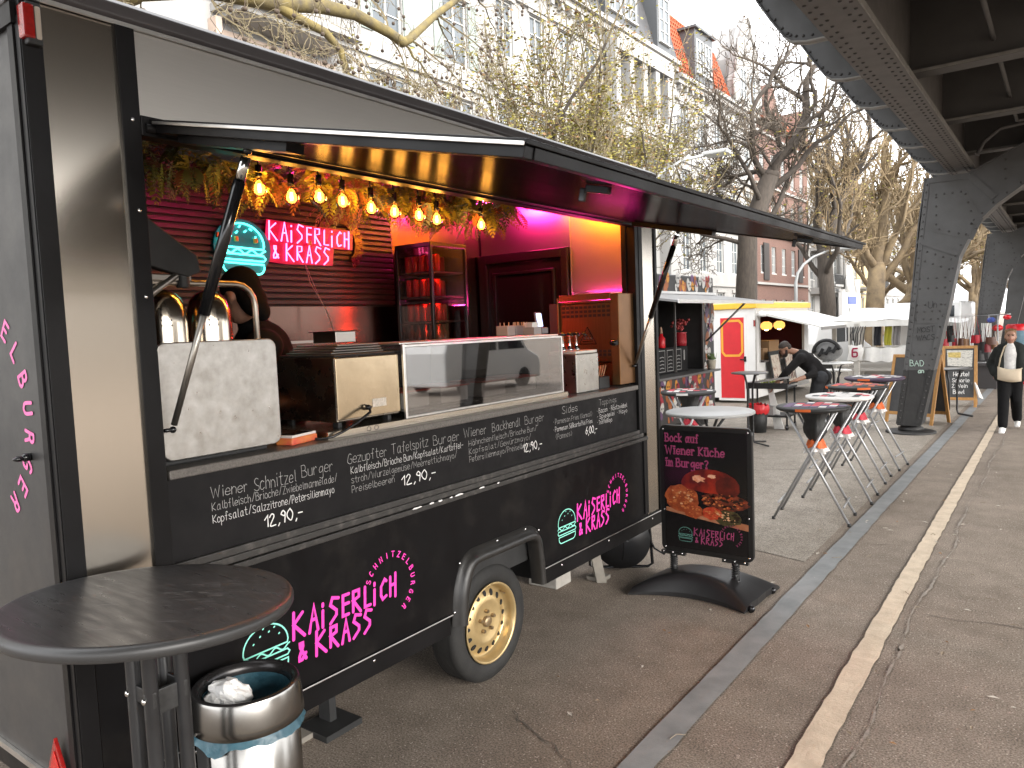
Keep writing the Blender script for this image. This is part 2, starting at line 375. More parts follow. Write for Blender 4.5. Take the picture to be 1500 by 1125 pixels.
# ================================================================== ground
def ground_mat(name, a, b, c, speck):
    m = bpy.data.materials.new(name); m.use_nodes = True; t = m.node_tree; p = t.nodes['Principled BSDF']; L = t.links.new
    co = t.nodes.new('ShaderNodeTexCoord')
    def nz(s, d=8, r=.6):
        n = t.nodes.new('ShaderNodeTexNoise'); n.inputs['Scale'].default_value = s; n.inputs['Detail'].default_value = d
        n.inputs['Roughness'].default_value = r; L(co.outputs['Object'], n.inputs['Vector']); return n
    big = nz(.55); mid = nz(5); fin = nz(110, 4); fin2 = nz(420, 2)
    r1 = t.nodes.new('ShaderNodeValToRGB'); r1.color_ramp.elements[0].position = .36; r1.color_ramp.elements[1].position = .66
    r1.color_ramp.elements[0].color = (*a, 1); r1.color_ramp.elements[1].color = (*b, 1); L(big.outputs['Fac'], r1.inputs[0])
    m1 = t.nodes.new('ShaderNodeMix'); m1.data_type = 'RGBA'; m1.blend_type = 'MULTIPLY'; m1.inputs[0].default_value = .55
    r2 = t.nodes.new('ShaderNodeValToRGB'); r2.color_ramp.elements[0].position = .3; r2.color_ramp.elements[1].position = .62
    r2.color_ramp.elements[0].color = (.55, .53, .5, 1); r2.color_ramp.elements[1].color = (1, 1, 1, 1); L(mid.outputs['Fac'], r2.inputs[0])
    L(r1.outputs[0], m1.inputs[6]); L(r2.outputs[0], m1.inputs[7])
    r3 = t.nodes.new('ShaderNodeValToRGB'); r3.color_ramp.elements[0].position = .38; r3.color_ramp.elements[1].position = .6
    r3.color_ramp.elements[0].color = (.34, .32, .30, 1); r3.color_ramp.elements[1].color = (1.2, 1.18, 1.15, 1); L(fin.outputs['Fac'], r3.inputs[0])
    m2 = t.nodes.new('ShaderNodeMix'); m2.data_type = 'RGBA'; m2.blend_type = 'MULTIPLY'; m2.inputs[0].default_value = .8
    L(m1.outputs[2], m2.inputs[6]); L(r3.outputs[0], m2.inputs[7])
    v = t.nodes.new('ShaderNodeTexVoronoi'); v.inputs['Scale'].default_value = 60; L(co.outputs['Object'], v.inputs['Vector'])
    r4 = t.nodes.new('ShaderNodeValToRGB'); r4.color_ramp.interpolation = 'CONSTANT'; r4.color_ramp.elements[0].color = (1, 1, 1, 1)
    r4.color_ramp.elements[1].position = speck; r4.color_ramp.elements[1].color = (0, 0, 0, 1); L(v.outputs['Distance'], r4.inputs[0])
    v2 = t.nodes.new('ShaderNodeTexWhiteNoise'); L(v.outputs['Color'], v2.inputs['Vector'])
    g4 = t.nodes.new('ShaderNodeMath'); g4.operation = 'GREATER_THAN'; g4.inputs[1].default_value = .66; L(v2.outputs['Value'], g4.inputs[0])
    mm = t.nodes.new('ShaderNodeMath'); mm.operation = 'MULTIPLY'; L(r4.outputs[0], mm.inputs[0]); L(g4.outputs[0], mm.inputs[1])
    m3 = t.nodes.new('ShaderNodeMix'); m3.data_type = 'RGBA'; m3.inputs[7].default_value = (*c, 1); L(mm.outputs[0], m3.inputs[0]); L(m2.outputs[2], m3.inputs[6])
    L(m3.outputs[2], p.inputs['Base Color']); p.inputs['Roughness'].default_value = .82; p.inputs['Specular IOR Level'].default_value = .35
    bp = t.nodes.new('ShaderNodeBump'); bp.inputs['Strength'].default_value = .5; bp.inputs['Distance'].default_value = .006
    L(fin.outputs['Fac'], bp.inputs['Height']); L(bp.outputs[0], p.inputs['Normal']); return m
ASPH = ground_mat('worn brown asphalt', (.225, .188, .155), (.305, .258, .216), (.40, .35, .30), .22)
ASPH2 = ground_mat('grey paving asphalt', (.29, .26, .225), (.38, .345, .30), (.46, .42, .37), .2)
LINEB = mat('worn blue grey line', (.165, .172, .175), .75, col2=(.245, .25, .25), vscale=5, bump=.2, bscale=120)
LINEW = mat('cream stone line', (.60, .50, .38), .8, col2=(.44, .36, .27), vscale=8, bump=.4, bscale=60)
CRACK = mat('sealed crack', (.245, .215, .185), .8, var=.25, vscale=30)
SEAM = mat('dark seam', (.105, .088, .072), .85)
def sheet(name, pts, z, m, kind='structure'):
    b = MB(); b.poly([(x, y, z) for x, y in pts]); o = b.build(name, m)
    if kind: o['kind'] = kind
    return o
g = MB(); g.poly([(-260, -120, 0), (260, -120, 0), (260, 480, 0), (-260, 480, 0)]); struct(g.build('ground', ASPH))
rd = random.Random(5)
# paler paving between the stalls, edge wandering
e = [(-1.62+.0*rd.random(), 5.8+i*1.2) for i in range(0, 40)]
sheet('paving', [(-1.62, 5.9), (-1.60, 60), (-9.5, 60), (-9.5, 9.4), (-5.2, 8.9), (-3.1, 6.4), (-2.3, 6.1)], .004, ASPH2)
sheet('road', [(-10, -30), (-10, 140), (-16.5, 140), (-16.5, -30)], .004, mat('road asphalt', (.10, .10, .10), .8, var=.2, vscale=2, bump=.2))
def strip(name, xl, xr, y0, y1, z, m, wob, step, seed):
    r = random.Random(seed); n = int((y1-y0)/step); Lp = []; Rp = []
    for i in range(n+1):
        y = y0+(y1-y0)*i/n; Lp.append((xl(y)+r.gauss(0, wob), y)); Rp.append((xr(y)+r.gauss(0, wob), y))
    b = MB()
    for i in range(n): b.poly([(*Lp[i], z), (*Rp[i], z), (*Rp[i+1], z), (*Lp[i+1], z)])
    o = b.build(name, m); return struct(o)
strip('path_line', lambda y: -1.535, lambda y: -1.395, -6, 60, .009, LINEB, .0028, .15, 1)
strip('road_marking', lambda y: -.925-.005*y, lambda y: -.790-.008*y, -6, 70, .010, LINEW, .0032, .08, 2)
strip('pavement_crack', lambda y: -.746+.02*math.sin(y*2.1)+.012*math.sin(y*5.7), lambda y: -.739+.02*math.sin(y*2.1)+.012*math.sin(y*5.7), -2, 14, .008, CRACK, .006, .07, 3)
# patch seams in the asphalt
b = MB()
def seam(p, q, w=.012, seed=0):
    r = random.Random(seed); n = 18; p = Vector(p); q = Vector(q); d = (q-p).normalized(); s = Vector((-d.y, d.x)); pr = None
    for i in range(n+1):
        c = p.lerp(q, i/n)+s*r.gauss(0, .012); ww = w*r.uniform(.3, 1.2); a = (c.x+s.x*ww/2, c.y+s.y*ww/2, .005); e2 = (c.x-s.x*ww/2, c.y-s.y*ww/2, .005)
        if pr: b.poly([pr[0], pr[1], e2, a][::-1])
        pr = (a, e2)
seam((-2.2, 2.85), (-1.55, 2.55), .010, 1); seam((-1.36, 6.6), (-.95, 6.75), .008, 2); seam((-2.0, 2.2), (-1.52, 1.75), .008, 4)
seam((-.7, 5.2), (2.5, 5.5), .01, 6); seam((-.7, 9.6), (3.5, 9.9), .012, 7); seam((-3.4, 9.1), (-2.1, 9.9), .03, 8)
struct(b.build('pavement_seam', SEAM))
# scattered litter: twigs, leaf scraps, pale crumbs (too many and small to count)
b = MB(); r = random.Random(11)
for i in range(330):
    near = r.random()
    x = r.uniform(-2.3, 1.8); y = .8+10*r.random()**1.3
    s = r.uniform(.004, .016); a = r.uniform(0, 6.28); z = r.uniform(.011, .016); b.use(r.choice((0, 0, 1, 2)))
    e1 = (math.cos(a)*s*r.uniform(1, 2.6), math.sin(a)*s*2); e2 = (-math.sin(a)*s*.7, math.cos(a)*s*.7)
    b.poly([(x-e1[0], y-e1[1], z-.004), (x+e2[0], y+e2[1], z), (x+e1[0], y+e1[1], z-.003), (x-e2[0], y-e2[1], z+.001)])
for i in range(26):
    x = r.uniform(-2, 1.5); y = r.uniform(2, 8); a = r.uniform(0, 6.28); l = r.uniform(.03, .10)
    b.use(2); b.tube([(x, y, .013), (x+l*.5*math.cos(a), y+l*.5*math.sin(a), .018), (x+l*math.cos(a+.4), y+l*math.sin(a+.4), .013)], .0018, 4)
stuff(b.build('ground_litter', [mat('pale crumb', (.5, .46, .40), .9), mat('dry leaf', (.30, .16, .07), .8), mat('twig bark', (.25, .20, .14), .8)]))
# ================================================================== steel viaduct
VST = mat('viaduct grey paint', (.088, .089, .090), .52, col2=(.066, .065, .064), vscale=3, rvar=.1, bump=.05, bscale=9)
VSD = mat('viaduct soffit grime', (.105, .104, .104), .62, col2=(.080, .078, .077), vscale=2.2, bump=.05, bscale=12)
VFL = mat('viaduct flange dusty', (.150, .142, .137), .6, col2=(.108, .102, .098), vscale=5, bump=.06, bscale=12)
VRV = mat('viaduct rivet', (.045, .043, .042), .5)
VBL = mat('viaduct pillar foot paint', (.018, .0175, .0175), .6, col2=(.030, .029, .028), vscale=7, bump=.08)
VE = mat('viaduct worn edge', (.24, .235, .22), .55, var=.2, vscale=9)
XC = 2.0                                   # centre line of the line overhead
via = thing('steel_viaduct', 'long grey riveted steel railway viaduct crossing overhead on arched portal pillars', 'viaduct', (XC, 20, 0))
Y0, Y1 = -9.0, 96.0
def mir(x): return 2*XC-x
def rivet(b, p, n, r=.017, h=.010):
    n = Vector(n); a = n.orthogonal().normalized(); c = n.cross(a); p = Vector(p); i0 = len(b.v)
    for (rr, hh) in ((r, 0), (r*.7, h*.8)):
        for j in range(6): q = p+n*hh+(a*math.cos(j*1.047)+c*math.sin(j*1.047))*rr; b.v.append(tuple(q))
    q = p+n*h; b.v.append(tuple(q))
    for j in range(6): b.face((i0+j, i0+(j+1) % 6, i0+6+(j+1) % 6, i0+6+j), True); b.face((i0+6+j, i0+6+(j+1) % 6, i0+12), True)
for side in (0, 1):
    X = (lambda x: x) if not side else mir
    b = MB(); b.bx(X(-1.50), X(-1.16), Y0, Y1, 3.99, 4.03); b.bx(X(-1.345), X(-1.315), Y0, Y1, 4.03, 5.02); b.use(1)
    b.bx(X(-1.42), X(-1.346), Y0, Y1, 4.031, 4.06); b.use(2)
    b.bx(X(-1.159), X(-1.150), Y0, Y1, 3.992, 4.045)
    b.use(3)
    if not side:
        y = -2.0
        while y < 40:
            for k, x in enumerate((-1.462, -1.405, -1.255, -1.198)): rivet(b, (x, y+(.06 if k in (0, 3) else 0), 3.99), (0, 0, -1))
            y += .145
    b.build('main_girder', [VFL, VST, VE, VRV], via)
# cross beams, stringers, buckle plates
b = MB()
y = -8.4
n = 0
while y < Y1:
    if n % 2 == 0:
        b.use(0).bx(-1.31, mir(-1.31), y-.012, y+.012, 4.28, 5.0); b.use(1).bx(-1.31, mir(-1.31), y-.11, y+.11, 4.255, 4.28)
        b.use(2).bx(-1.31, mir(-1.31), y-.118, y-.111, 4.258, 4.285)
    n += 1; y += 1.222
for x in (.05, 1.3, 1.9, 3.6, 4.2, 5.5): b.use(0).bx(x-.01, x+.01, Y0, Y1, 4.52, 5.0); b.use(2).bx(x-.07, x+.07, Y0, Y1, 4.50, 4.52)
b.build('cross_beam', [VSD, VSD, VE], via)
b = MB(); b.bx(-2.07, mir(-2.07), Y0, Y1, 5.02, 5.10); b.bx(-2.0, mir(-2.0), Y0, Y1, 5.10, 5.35)
b.build('deck', [VSD], via)
# outer walkway brackets: a web with a curved lower flange every 1.22 m
yb = [6.27-1.222*k for k in range(12, 0, -1)]+[6.27+1.222*k for k in range(0, 30)]
for i, y in enumerate(yb):
    b = MB(); low = [(-1.50, 4.01), (-1.66, 4.015), (-1.77, 4.04), (-1.82, 4.08), (-1.93, 4.24), (-2.04, 4.42), (-2.10, 4.56)]
    P = [(x, y-.006, z) for x, z in low]+[(-2.10, y-.006, 4.98), (-1.35, y-.006, 4.98), (-1.35, y-.006, 4.07), (-1.50, y-.006, 4.07)]
    b.use(0).prism(P, (0, .012, 0)); b.use(1)
    for k in range(len(low)-1):
        b.use(1 if k < 3 else 0)
        (x0, z0), (x1, z1) = low[k], low[k+1]; d = Vector((x1-x0, 0, z1-z0)).normalized(); nn = Vector((d.z, 0, -d.x))
        b.prism([Vector((x0, y-.045, z0))+nn*.012, Vector((x1, y-.045, z1))+nn*.012, Vector((x1, y-.045, z1)), Vector((x0, y-.045, z0))], (0, .09, 0))
    if y < 16:
        b.use(2)
        for k in range(len(low)-1):
            for t in (.25, .75):
                x = low[k][0]*(1-t)+low[k+1][0]*t; z = low[k][1]*(1-t)+low[k+1][1]*t+.055; rivet(b, (x, y-.006, z), (0, -1, 0), .013)
        for k in range(6): rivet(b, (-1.58, y-.006, 4.2+k*.13), (0, -1, 0), .013)
    b.use(0).bx(-1.66, -1.64, y+.007, y+1.2, 4.30, 4.98) if i % 1 == 0 else None
    b.build('walkway_bracket', [VST, VE, VRV], via)
b = MB(); b.bx(-2.16, -2.10, Y0, Y1, 4.80, 5.06); b.use(1).bx(-2.17, -2.161, Y0, Y1, 4.80, 4.86)
b.bx(-2.12, -2.06, Y0, Y1, 5.36, 5.40)
b.build('walkway_edge', [VST, VE], via)
b = MB()
for k in range(80): y = Y0+k*1.3; b.bx(-2.10, -2.07, y, y+.03, 5.1, 6.1)
for z in (5.6, 6.1): b.bx(-2.11, -2.06, Y0, Y1, z, z+.03)
b.build('railing', [VST], via)
# service pipes slung under the deck
b = MB()
b.tube([(-.6, 1, 4.45), (-.6, 12.6, 4.45), (-.3, 13.0, 4.5), (.6, 13.05, 4.7), (3.5, 13.05, 4.72)], .022, 8)
b.tube([(-1.62, 7, 4.36), (-1.62, 9.6, 4.33), (-1.6, 11.6, 4.36), (-1.64, 13, 4.34), (-1.6, 20, 4.3)], .014, 6)
b.tube([(-1.05, 12.5, 4.05), (-1.0, 12.75, 4.25), (-.8, 12.8, 4.42), (-.3, 12.8, 4.46), (2, 12.8, 4.46)], .03, 8)
b.build('service_pipe', [VSD], via)
# portal pillars: leaning legs that run into an arch
outl = [(-2.155, .15), (-1.985, 1.65), (-1.85, 3.22), (-1.76, 3.90)]
inn = [(-1.83, .15), (-1.66, 1.0), (-1.53, 1.65), (-1.43, 2.15), (-1.33, 2.70), (-1.13, 3.15), (-.86, 3.42), (-.53, 3.66), (0.1, 3.88), (.9, 4.05), (1.9, 4.14), (XC, 4.16)]
topl = [(-1.76, 3.90), (-1.19, 3.90), (-.55, 4.20), (.1, 4.45), (.9, 4.62), (1.9, 4.70), (XC, 4.72)]
def pillar(Yp, detail):
    dy = .20
    for sd in (0, 1):
        X = (lambda x: x) if not sd else mir
        b = MB(); web = outl[:1]+inn[:]+topl[::-1][:-1]+outl[::-1][:-1]
        # webs as strips between the inner curve and the outer/top chain
        chain = [(-2.155, .15), (-2.055, 1.0), (-1.985, 1.65), (-1.935, 2.2), (-1.89, 2.70), (-1.76, 3.90), (-1.19, 3.90), (-.55, 4.20), (.1, 4.45), (.9, 4.62), (1.9, 4.70), (XC, 4.72)]
        for yy, ny in ((Yp-dy+.03, -1), (Yp+dy-.03, 1)):
            for k in range(len(inn)-1):
                a, c, d, e2 = inn[k], inn[k+1], chain[k+1], chain[k]
                b.use(1 if k == 0 else 0).prism([(X(a[0]), yy, a[1]), (X(c[0]), yy, c[1]), (X(d[0]), yy, d[1]), (X(e2[0]), yy, e2[1])], (0, .012*ny, 0))
        def flange(pts, w, out, th=.014, mi=2):
            for k in range(len(pts)-1):
                p0, p1 = Vector((X(pts[k][0]), 0, pts[k][1])), Vector((X(pts[k+1][0]), 0, pts[k+1][1])); d = (p1-p0).normalized(); nn = Vector((d.z, 0, -d.x))*out*(1 if not sd else -1)
                b.use(mi).prism([p0+Vector((0, Yp-w, 0)), p1+Vector((0, Yp-w, 0)), p1+nn*th+Vector((0, Yp-w, 0)), p0+nn*th+Vector((0, Yp-w, 0))], (0, 2*w, 0))
        flange(inn[:2], dy, 1, .016, 1); flange(inn[1:], dy, 1, .016, 0); flange(outl[:1]+[(-2.05, 1.0)], dy, -1, .016, 1); flange([(-2.05, 1.0)]+outl[1:], dy, -1, .016, 0); flange(topl[1:], dy, -1, .016, 0)
        b.use(1).bx(X(-2.155), X(-1.83), Yp-dy, Yp+dy, .130, .155)
        if detail:
            yf = Yp-dy+.03-.012
            def bar(p, q, w, t=.012, mi=0):
                p0, q0 = Vector((X(p[0]), yf, p[1])), Vector((X(q[0]), yf, q[1])); d = (q0-p0).normalized(); nn = Vector((d.z, 0, -d.x))*w/2
                b.use(mi).prism([p0-nn, q0-nn, q0+nn, p0+nn], (0, -t, 0))
            # edge angles, lacing plates, knee stiffeners
            bar((-2.125, .16), (-2.025, 1.0), .06, mi=1); bar((-2.025, 1.0), (-1.735, 3.86), .06); bar((-1.86, .16), (-1.69, 1.0), .06, mi=1)
            ic = [(x-.035, z+.01) for x, z in inn[1:]]
            for k in range(len(ic)-1): bar(ic[k], ic[k+1], .07)
            bar((-1.86, 2.98), (-1.335, 2.74), .08, .02); bar((-1.19, 3.86), (-.88, 3.50), .09, .02); bar((-1.74, 3.86), (-1.19, 3.86), .08, .016)
            for z0, z1 in ((1.02, 1.30), (1.72, 2.05)):
                b.use(0).prism([(X(-2.0+.09*z0*.6+.02), yf, z0), (X(-1.83+.185*z0), yf, z0), (X(-1.83+.185*z1), yf, z1), (X(-2.0+.09*z1*.6+.02), yf, z1)], (0, -.009, 0))
            b.use(0).prism([(X(-1.66), yf, 3.70), (X(-1.66), yf, 3.10), (X(-1.15), yf, 2.92), (X(-1.02), yf, 3.22), (X(-1.26), yf, 3.70)], (0, -.010, 0))
            b.use(3)
            def row(p, q, n, t=.012):
                for k in range(n):
                    f = k/(n-1) if n > 1 else 0; rivet(b, (X(p[0]+(q[0]-p[0])*f), yf-t, p[1]+(q[1]-p[1])*f), (0, -1, 0), .016, .011)
            row((-2.115, .25), (-2.03, 1.0), 8); row((-2.02, 1.1), (-1.74, 3.8), 26); row((-1.84, .25), (-1.69, 1.0), 8)
            for k in range(len(ic)-1): row(ic[k], ic[k+1], max(2, int(math.hypot(ic[k+1][0]-ic[k][0], ic[k+1][1]-ic[k][1])/.12)))
            for z in (1.08, 1.24, 1.78, 1.9, 2.0):
                row((-1.94+.07*(z-1), z), (-1.72+.17*(z-1), z), 4, .009)
            for z in (2.25, 2.40): row((-1.84, z), (-1.50, z), 4, .0)
            row((-1.62, 3.64), (-1.3, 3.64), 4, .01); row((-1.62, 3.2), (-1.62, 3.6), 4, .01); row((-1.58, 3.12), (-1.2, 2.99), 4, .01); row((-1.10, 3.08), (-1.24, 3.6), 5, .01)
            row((-1.74, 2.80), (-1.42, 2.66), 4, .0); row((-1.77, 2.66), (-1.45, 2.52), 4, .0)
            for k in range(9): row((-.75+.32*k, 3.75+.13*min(k, 5)), (-.75+.32*k, 4.02+.11*min(k, 5)), 3, .0)
        o = b.build('pillar', [VST, VBL, VE, VRV], via)
        f = MB(); cx = X(-1.99); f.lathe([(.18, .036), (.18, .085), (.15, .095), (.14, .13)], (cx, Yp, 0), n=24); f.lathe([(.36, 0), (.36, .028), (.33, .036)], (cx, Yp-.02, 0), n=36)
        f.build('foot_plate', [VBL], o)
    return
pillar(13.25, True)
for Yp in (24.2, 35.2, 46, 57, 68, 79): pillar(Yp, Yp < 30)
# tags on the pillar
b = MB(); yf = 13.25-.20+.03-.024
for t, x, z, h, w in (('MOST', -1.87, 1.58, .08, .009), ('WACS', -1.88, 1.46, .08, .009), ('Un', -1.72, 1.95, .10, .007)): write(b, t, (x, yf-.012, z), (1, 0, .05), (0, 0, 1), h, w, jit=.8, gap=1.0)
b.build('scrawled_tag', mat('black ink tag', (.008, .008, .008), .5), via)
b = MB(); write(b, 'BAD', (-1.97, yf-.012, 1.07), (1, 0, -.03), (0, 0, 1), .085, .010, jit=.6); write(b, 'an', (-1.86, yf-.012, .96), (1, 0, 0), (0, 0, 1), .06, .012, jit=.8)
b.build('painted_tag', mat('pale green tag', (.42, .55, .48), .6), via)
# ================================================================== food trailer
XS = -2.45
tr = thing('food_trailer', 'black food trailer with brushed steel panels and a long raised serving flap, neon lit inside', 'food trailer', (-3.5, 3.07, 0))
def tp(mb, name, m, **k): return mb.build(name, m, tr, **k)
# lower side panel with the wheel notch
b = MB(); Z0 = .49
pts = [(1.045, Z0), (2.775, Z0), (2.80, .56), (2.865, .70), (2.90, .728), (3.40, .728), (3.435, .70), (3.475, .55), (3.49, Z0), (4.905, Z0), (4.905, 1.055), (1.317, 1.055), (1.317, 1.056), (1.045, 1.056)]
b.prism([(XS, y, z) for y, z in pts], (-.03, 0, 0)); tp(b, 'side_panel', BLACKD)
b = MB()                                          # skirt rail, two lengths
for y0, y1 in ((1.045, 2.70), (3.55, 5.14)): b.bx(XS-.03, XS+.012, y0, y1, .40, .497)
for y0, y1 in ((1.045, 2.72), (3.53, 5.14)): b.use(1).bx(XS+.0125, XS+.016, y0, y1, .490, .4965)
b.use(2)
for y in [1.35+.42*k for k in range(3)]+[3.72, 4.3, 4.95]: b.ell((XS+.013, y, .465), (.004, .008, .008), n=8, m=6)
tp(b, 'skirt_rail', [BLACK, ALU, CHROME], bevel=.004)
# ledge under the menu board: stepped extrusion
b = MB(); b.bx(XS-.02, XS+.018, 1.317, 4.905, 1.058, 1.082); b.bx(XS-.02, XS+.010, 1.317, 4.905, 1.086, 1.112); b.bx(XS-.03, XS+.004, 1.317, 4.905, 1.112, 1.140)
tp(b, 'ledge_rail', mat('worn dark extrusion', (.030, .028, .026), .42, col2=(.09, .082, .074), vscale=22, thresh=(.52, .75), rvar=.08), bevel=.003)
b = MB(); r = random.Random(3)                    # flaked paint on the ledge
for y, l in ((2.50, .07), (2.66, .03), (2.74, .02), (2.80, .06), (2.98, .05), (3.12, .02), (2.6, .03)):
    n = 8; P = [(XS+.0185, y+l*math.cos(a*6.283/n)*r.uniform(.4, .6), 1.082+.004*math.sin(a*6.283/n)*r.uniform(.6, 1.5)) for a in range(n)]
    b.prism(P, (.0006, 0, 0))
tp(b, 'flaked_paint', WHITEP)
b = MB(); b.bx(XS-.05, XS-.015, 1.317, 4.80, 1.140, 1.428); tp(b, 'menu_board', CHALKB)
b = MB(); b.bx(-3.02, XS+.004, 1.33, 4.80, 1.430, 1.462); tp(b, 'counter', STONE, bevel=.004)
b = MB(); b.bx(XS-.02, XS-.012, 1.33, 4.80, 1.4285, 1.4295); 
# strips, corner posts
for y0, y1 in ((1.04, 1.258), (4.905, 5.105)): b = MB(); b.bx(XS-.03, XS-.004, y0, y1, .50, 2.91); tp(b, 'steel_strip', STEEL)
b = MB(); b.bx(XS-.03, XS+.004, .985, 1.042, .40, 2.915); b.bx(XS-.028, XS, .982, .9845, .40, 2.86); tp(b, 'corner_post', BLACK, bevel=.004)
b = MB(); b.bx(XS-.03, XS+.006, 5.106, 5.145, .40, 2.915); tp(b, 'corner_post', BLACK, bevel=.004)
b = MB(); b.bx(XS-.06, XS+.010, 1.257, 1.318, .50, 2.915)          # channel post left of the opening
b.bx(XS-.10, XS-.061, 1.275, 1.330, 1.10, 2.62)
b.use(1)
for z in (2.62, 2.33, 2.05): b.ell((XS+.010, 1.292, z), (.005, .007, .007), n=8, m=6)
tp(b, 'door_post', [BLACK, CHROME], bevel=.003)
b = MB(); b.bx(XS-.06, XS+.006, 4.800, 4.848, 1.06, 2.64); b.bx(XS-.035, XS+.010, 4.849, 4.906, .52, 2.915); b.bx(XS-.10, XS-.061, 4.79, 4.84, 1.10, 2.60)
tp(b, 'door_post', [BLACK, CHROME], bevel=.003)
b = MB(); b.bx(XS-.03, XS-.003, 1.318, 4.849, 2.640, 2.915); tp(b, 'header_panel', STEELH)
b = MB(); b.bx(XS-.05, XS+.012, 1.318, 4.849, 2.575, 2.640); b.tube([(XS+.012, 1.33, 2.60), (XS+.012, 4.78, 2.60)], .016, 10); tp(b, 'hinge_rail', BLACK, bevel=.003)
b = MB(); b.bx(XS+.004, XS+.012, .98, 5.15, 2.910, 2.923); tp(b, 'trim_strip', ALU)
# roof with rounded fascia
b = MB(); prof = [(XS+.006, 2.924), (XS+.016, 2.935), (XS+.014, 2.975), (XS-.02, 2.998), (-4.58, 3.02), (-4.66, 2.99), (-4.66, 2.90), (XS-.05, 2.90)]
b.prism([(x, .965, z) for x, z in prof], (0, 4.20, 0)); tp(b, 'roof', mat('dark roof sheet', (.062, .056, .057), .40, var=.12, vscale=3, rvar=.06), bevel=.006)
# far, rear and front walls
b = MB(); b.bx(-4.62, XS-.031, .985, 1.015, .49, 2.90); b.use(1).bx(-4.62, XS-.045, .972, .984, .468, .490); b.use(2).bx(-4.62, XS-.03, .979, .984, .40, .467)
b.use(2).bx(-4.62, XS-.02, .970, .984, 2.84, 2.90); b.bx(XS-.066, XS-.031, .976, .984, .49, 2.84)
b.use(3)
for x in (-2.72, -3.2, -3.7, -4.2): b.ell((x, .978, .44), (.01, .006, .01), n=8, m=6)
tp(b, 'rear_wall', [GREYP, ALU, BLACK, CHROME])
b = MB(); b.bx(-4.62, XS-.031, 5.11, 5.14, .49, 2.90); tp(b, 'front_wall', BLACK)
b = MB(); b.bx(-4.65, -4.62, .985, 5.14, .49, 2.90); tp(b, 'far_wall', BLACK)
b = MB(); b.bx(-4.25, -2.83, 1.016, 5.108, .41, .55); b.bx(-2.829, XS-.031, 1.016, 2.715, .41, .55); b.bx(-2.829, XS-.031, 3.555, 5.108, .41, .55); b.bx(-4.62, -4.251, 1.016, 2.715, .41, .55); b.bx(-4.62, -4.251, 3.555, 5.108, .41, .55); tp(b, 'floor', mat('trailer floor', (.04, .04, .04), .6))
b = MB(); b.bx(-4.61, XS-.051, 1.016, 5.109, 2.886, 2.899); tp(b, 'ceiling', mat('dark ceiling', (.014, .012, .011), .6))
b = MB(); b.bx(-3.0, XS-.051, 1.331, 4.79, .56, 1.139); tp(b, 'counter_base', BLACKM)
b = MB(); b.bx(-2.9, -2.56, 2.86, 2.862, 1.2, 1.3)
# rear light and reflector
b = MB(); b.bx(XS-.012, XS+.030, .992, 1.034, 2.775, 2.895); o = tp(b, 'marker_lamp', [BLACKM], bevel=.004)
b = MB(); b.bx(XS-.008, XS+.034, .982, 1.014, 2.79, 2.888); b.use(1).bx(XS-.008, XS+.0335, 1.0145, 1.032, 2.79, 2.886); b.build('lens', [REDLENS, mat('clear lens', (.42, .36, .30), .2, coat=.4)], o, bevel=.006)
b = MB()
tri = [(-2.66, .505), (-2.50, .505), (-2.585, .655)]
b.prism([(x, .971, z) for x, z in tri], (0, -.012, 0)); b.use(1); cx, cz = -2.582, .553
b.prism([(cx+(x-cx)*.62, .9585, cz+(z-cz)*.62) for x, z in tri], (0, -.004, 0)); tp(b, 'triangle_reflector', [REDLENS, mat('red reflector cells', (.45, .02, .015), .25, var=.3, vscale=140)], bevel=.003)
b = MB(); b.lathe([(.012, 0), (.014, .02), (.006, .028)], (-2.635, .985, 1.555), (0, -1, 0), 12); b.ell((-2.635, .952, 1.553), (.012, .02, .009), n=10, m=8); tp(b, 'door_bolt', BLACKG)
# fender flare around the notch: rounded section swept along the arch
fen = smooth2([(2.768, .425), (2.775, .50), (2.79, .59), (2.825, .68), (2.865, .725), (2.92, .738), (3.05, .738), (3.20, .738), (3.36, .738), (3.42, .728), (3.462, .69), (3.480, .60), (3.492, .50), (3.496, .425)], 3)
sec = [(-.045, -.001), (-.043, .006), (-.030, .012), (-.020, .030), (-.008, .044), (.010, .050), (.026, .046), (.032, .034), (.033, -.035)]   # (outward from arch centre is negative, stand-off)
b = MB(); i0 = len(b.v); m_ = len(sec)
for k in range(len(fen)):
    a = Vector(fen[max(k-1, 0)]); c = Vector(fen[min(k+1, len(fen)-1)]); tt = (c-a).normalized(); nn = Vector((tt.y, -tt.x))      # towards the wheel
    for (u, h) in sec: b.v.append((XS+h, fen[k][0]+nn.x*u, fen[k][1]+nn.y*u))
for k in range(len(fen)-1):
    for q in range(m_-1): a = i0+k*m_+q; b.face((a, a+1, a+m_+1, a+m_), True)
b.use(1)
for y, z in ((2.735, .50), (2.79, .735), (3.10, .772), (3.36, .772), (3.49, .735), (3.525, .52)): b.ell((XS+.011, y, z), (.006, .008, .008), n=8, m=6)
tp(b, 'fender', [mat('scuffed black fender', (.013, .0125, .012), .38, col2=(.026, .024, .022), vscale=12, rvar=.08), CHROME])
b = MB(); b.bx(-2.80, XS-.031, 2.74, 3.53, .78, .80); b.bx(-2.82, -2.80, 2.74, 3.53, .42, .80); b.bx(-2.80, XS-.04, 2.72, 2.74, .42, .79); b.bx(-2.80, XS-.04, 3.53, 3.55, .42, .79); tp(b, 'wheel_box', BLACKM)
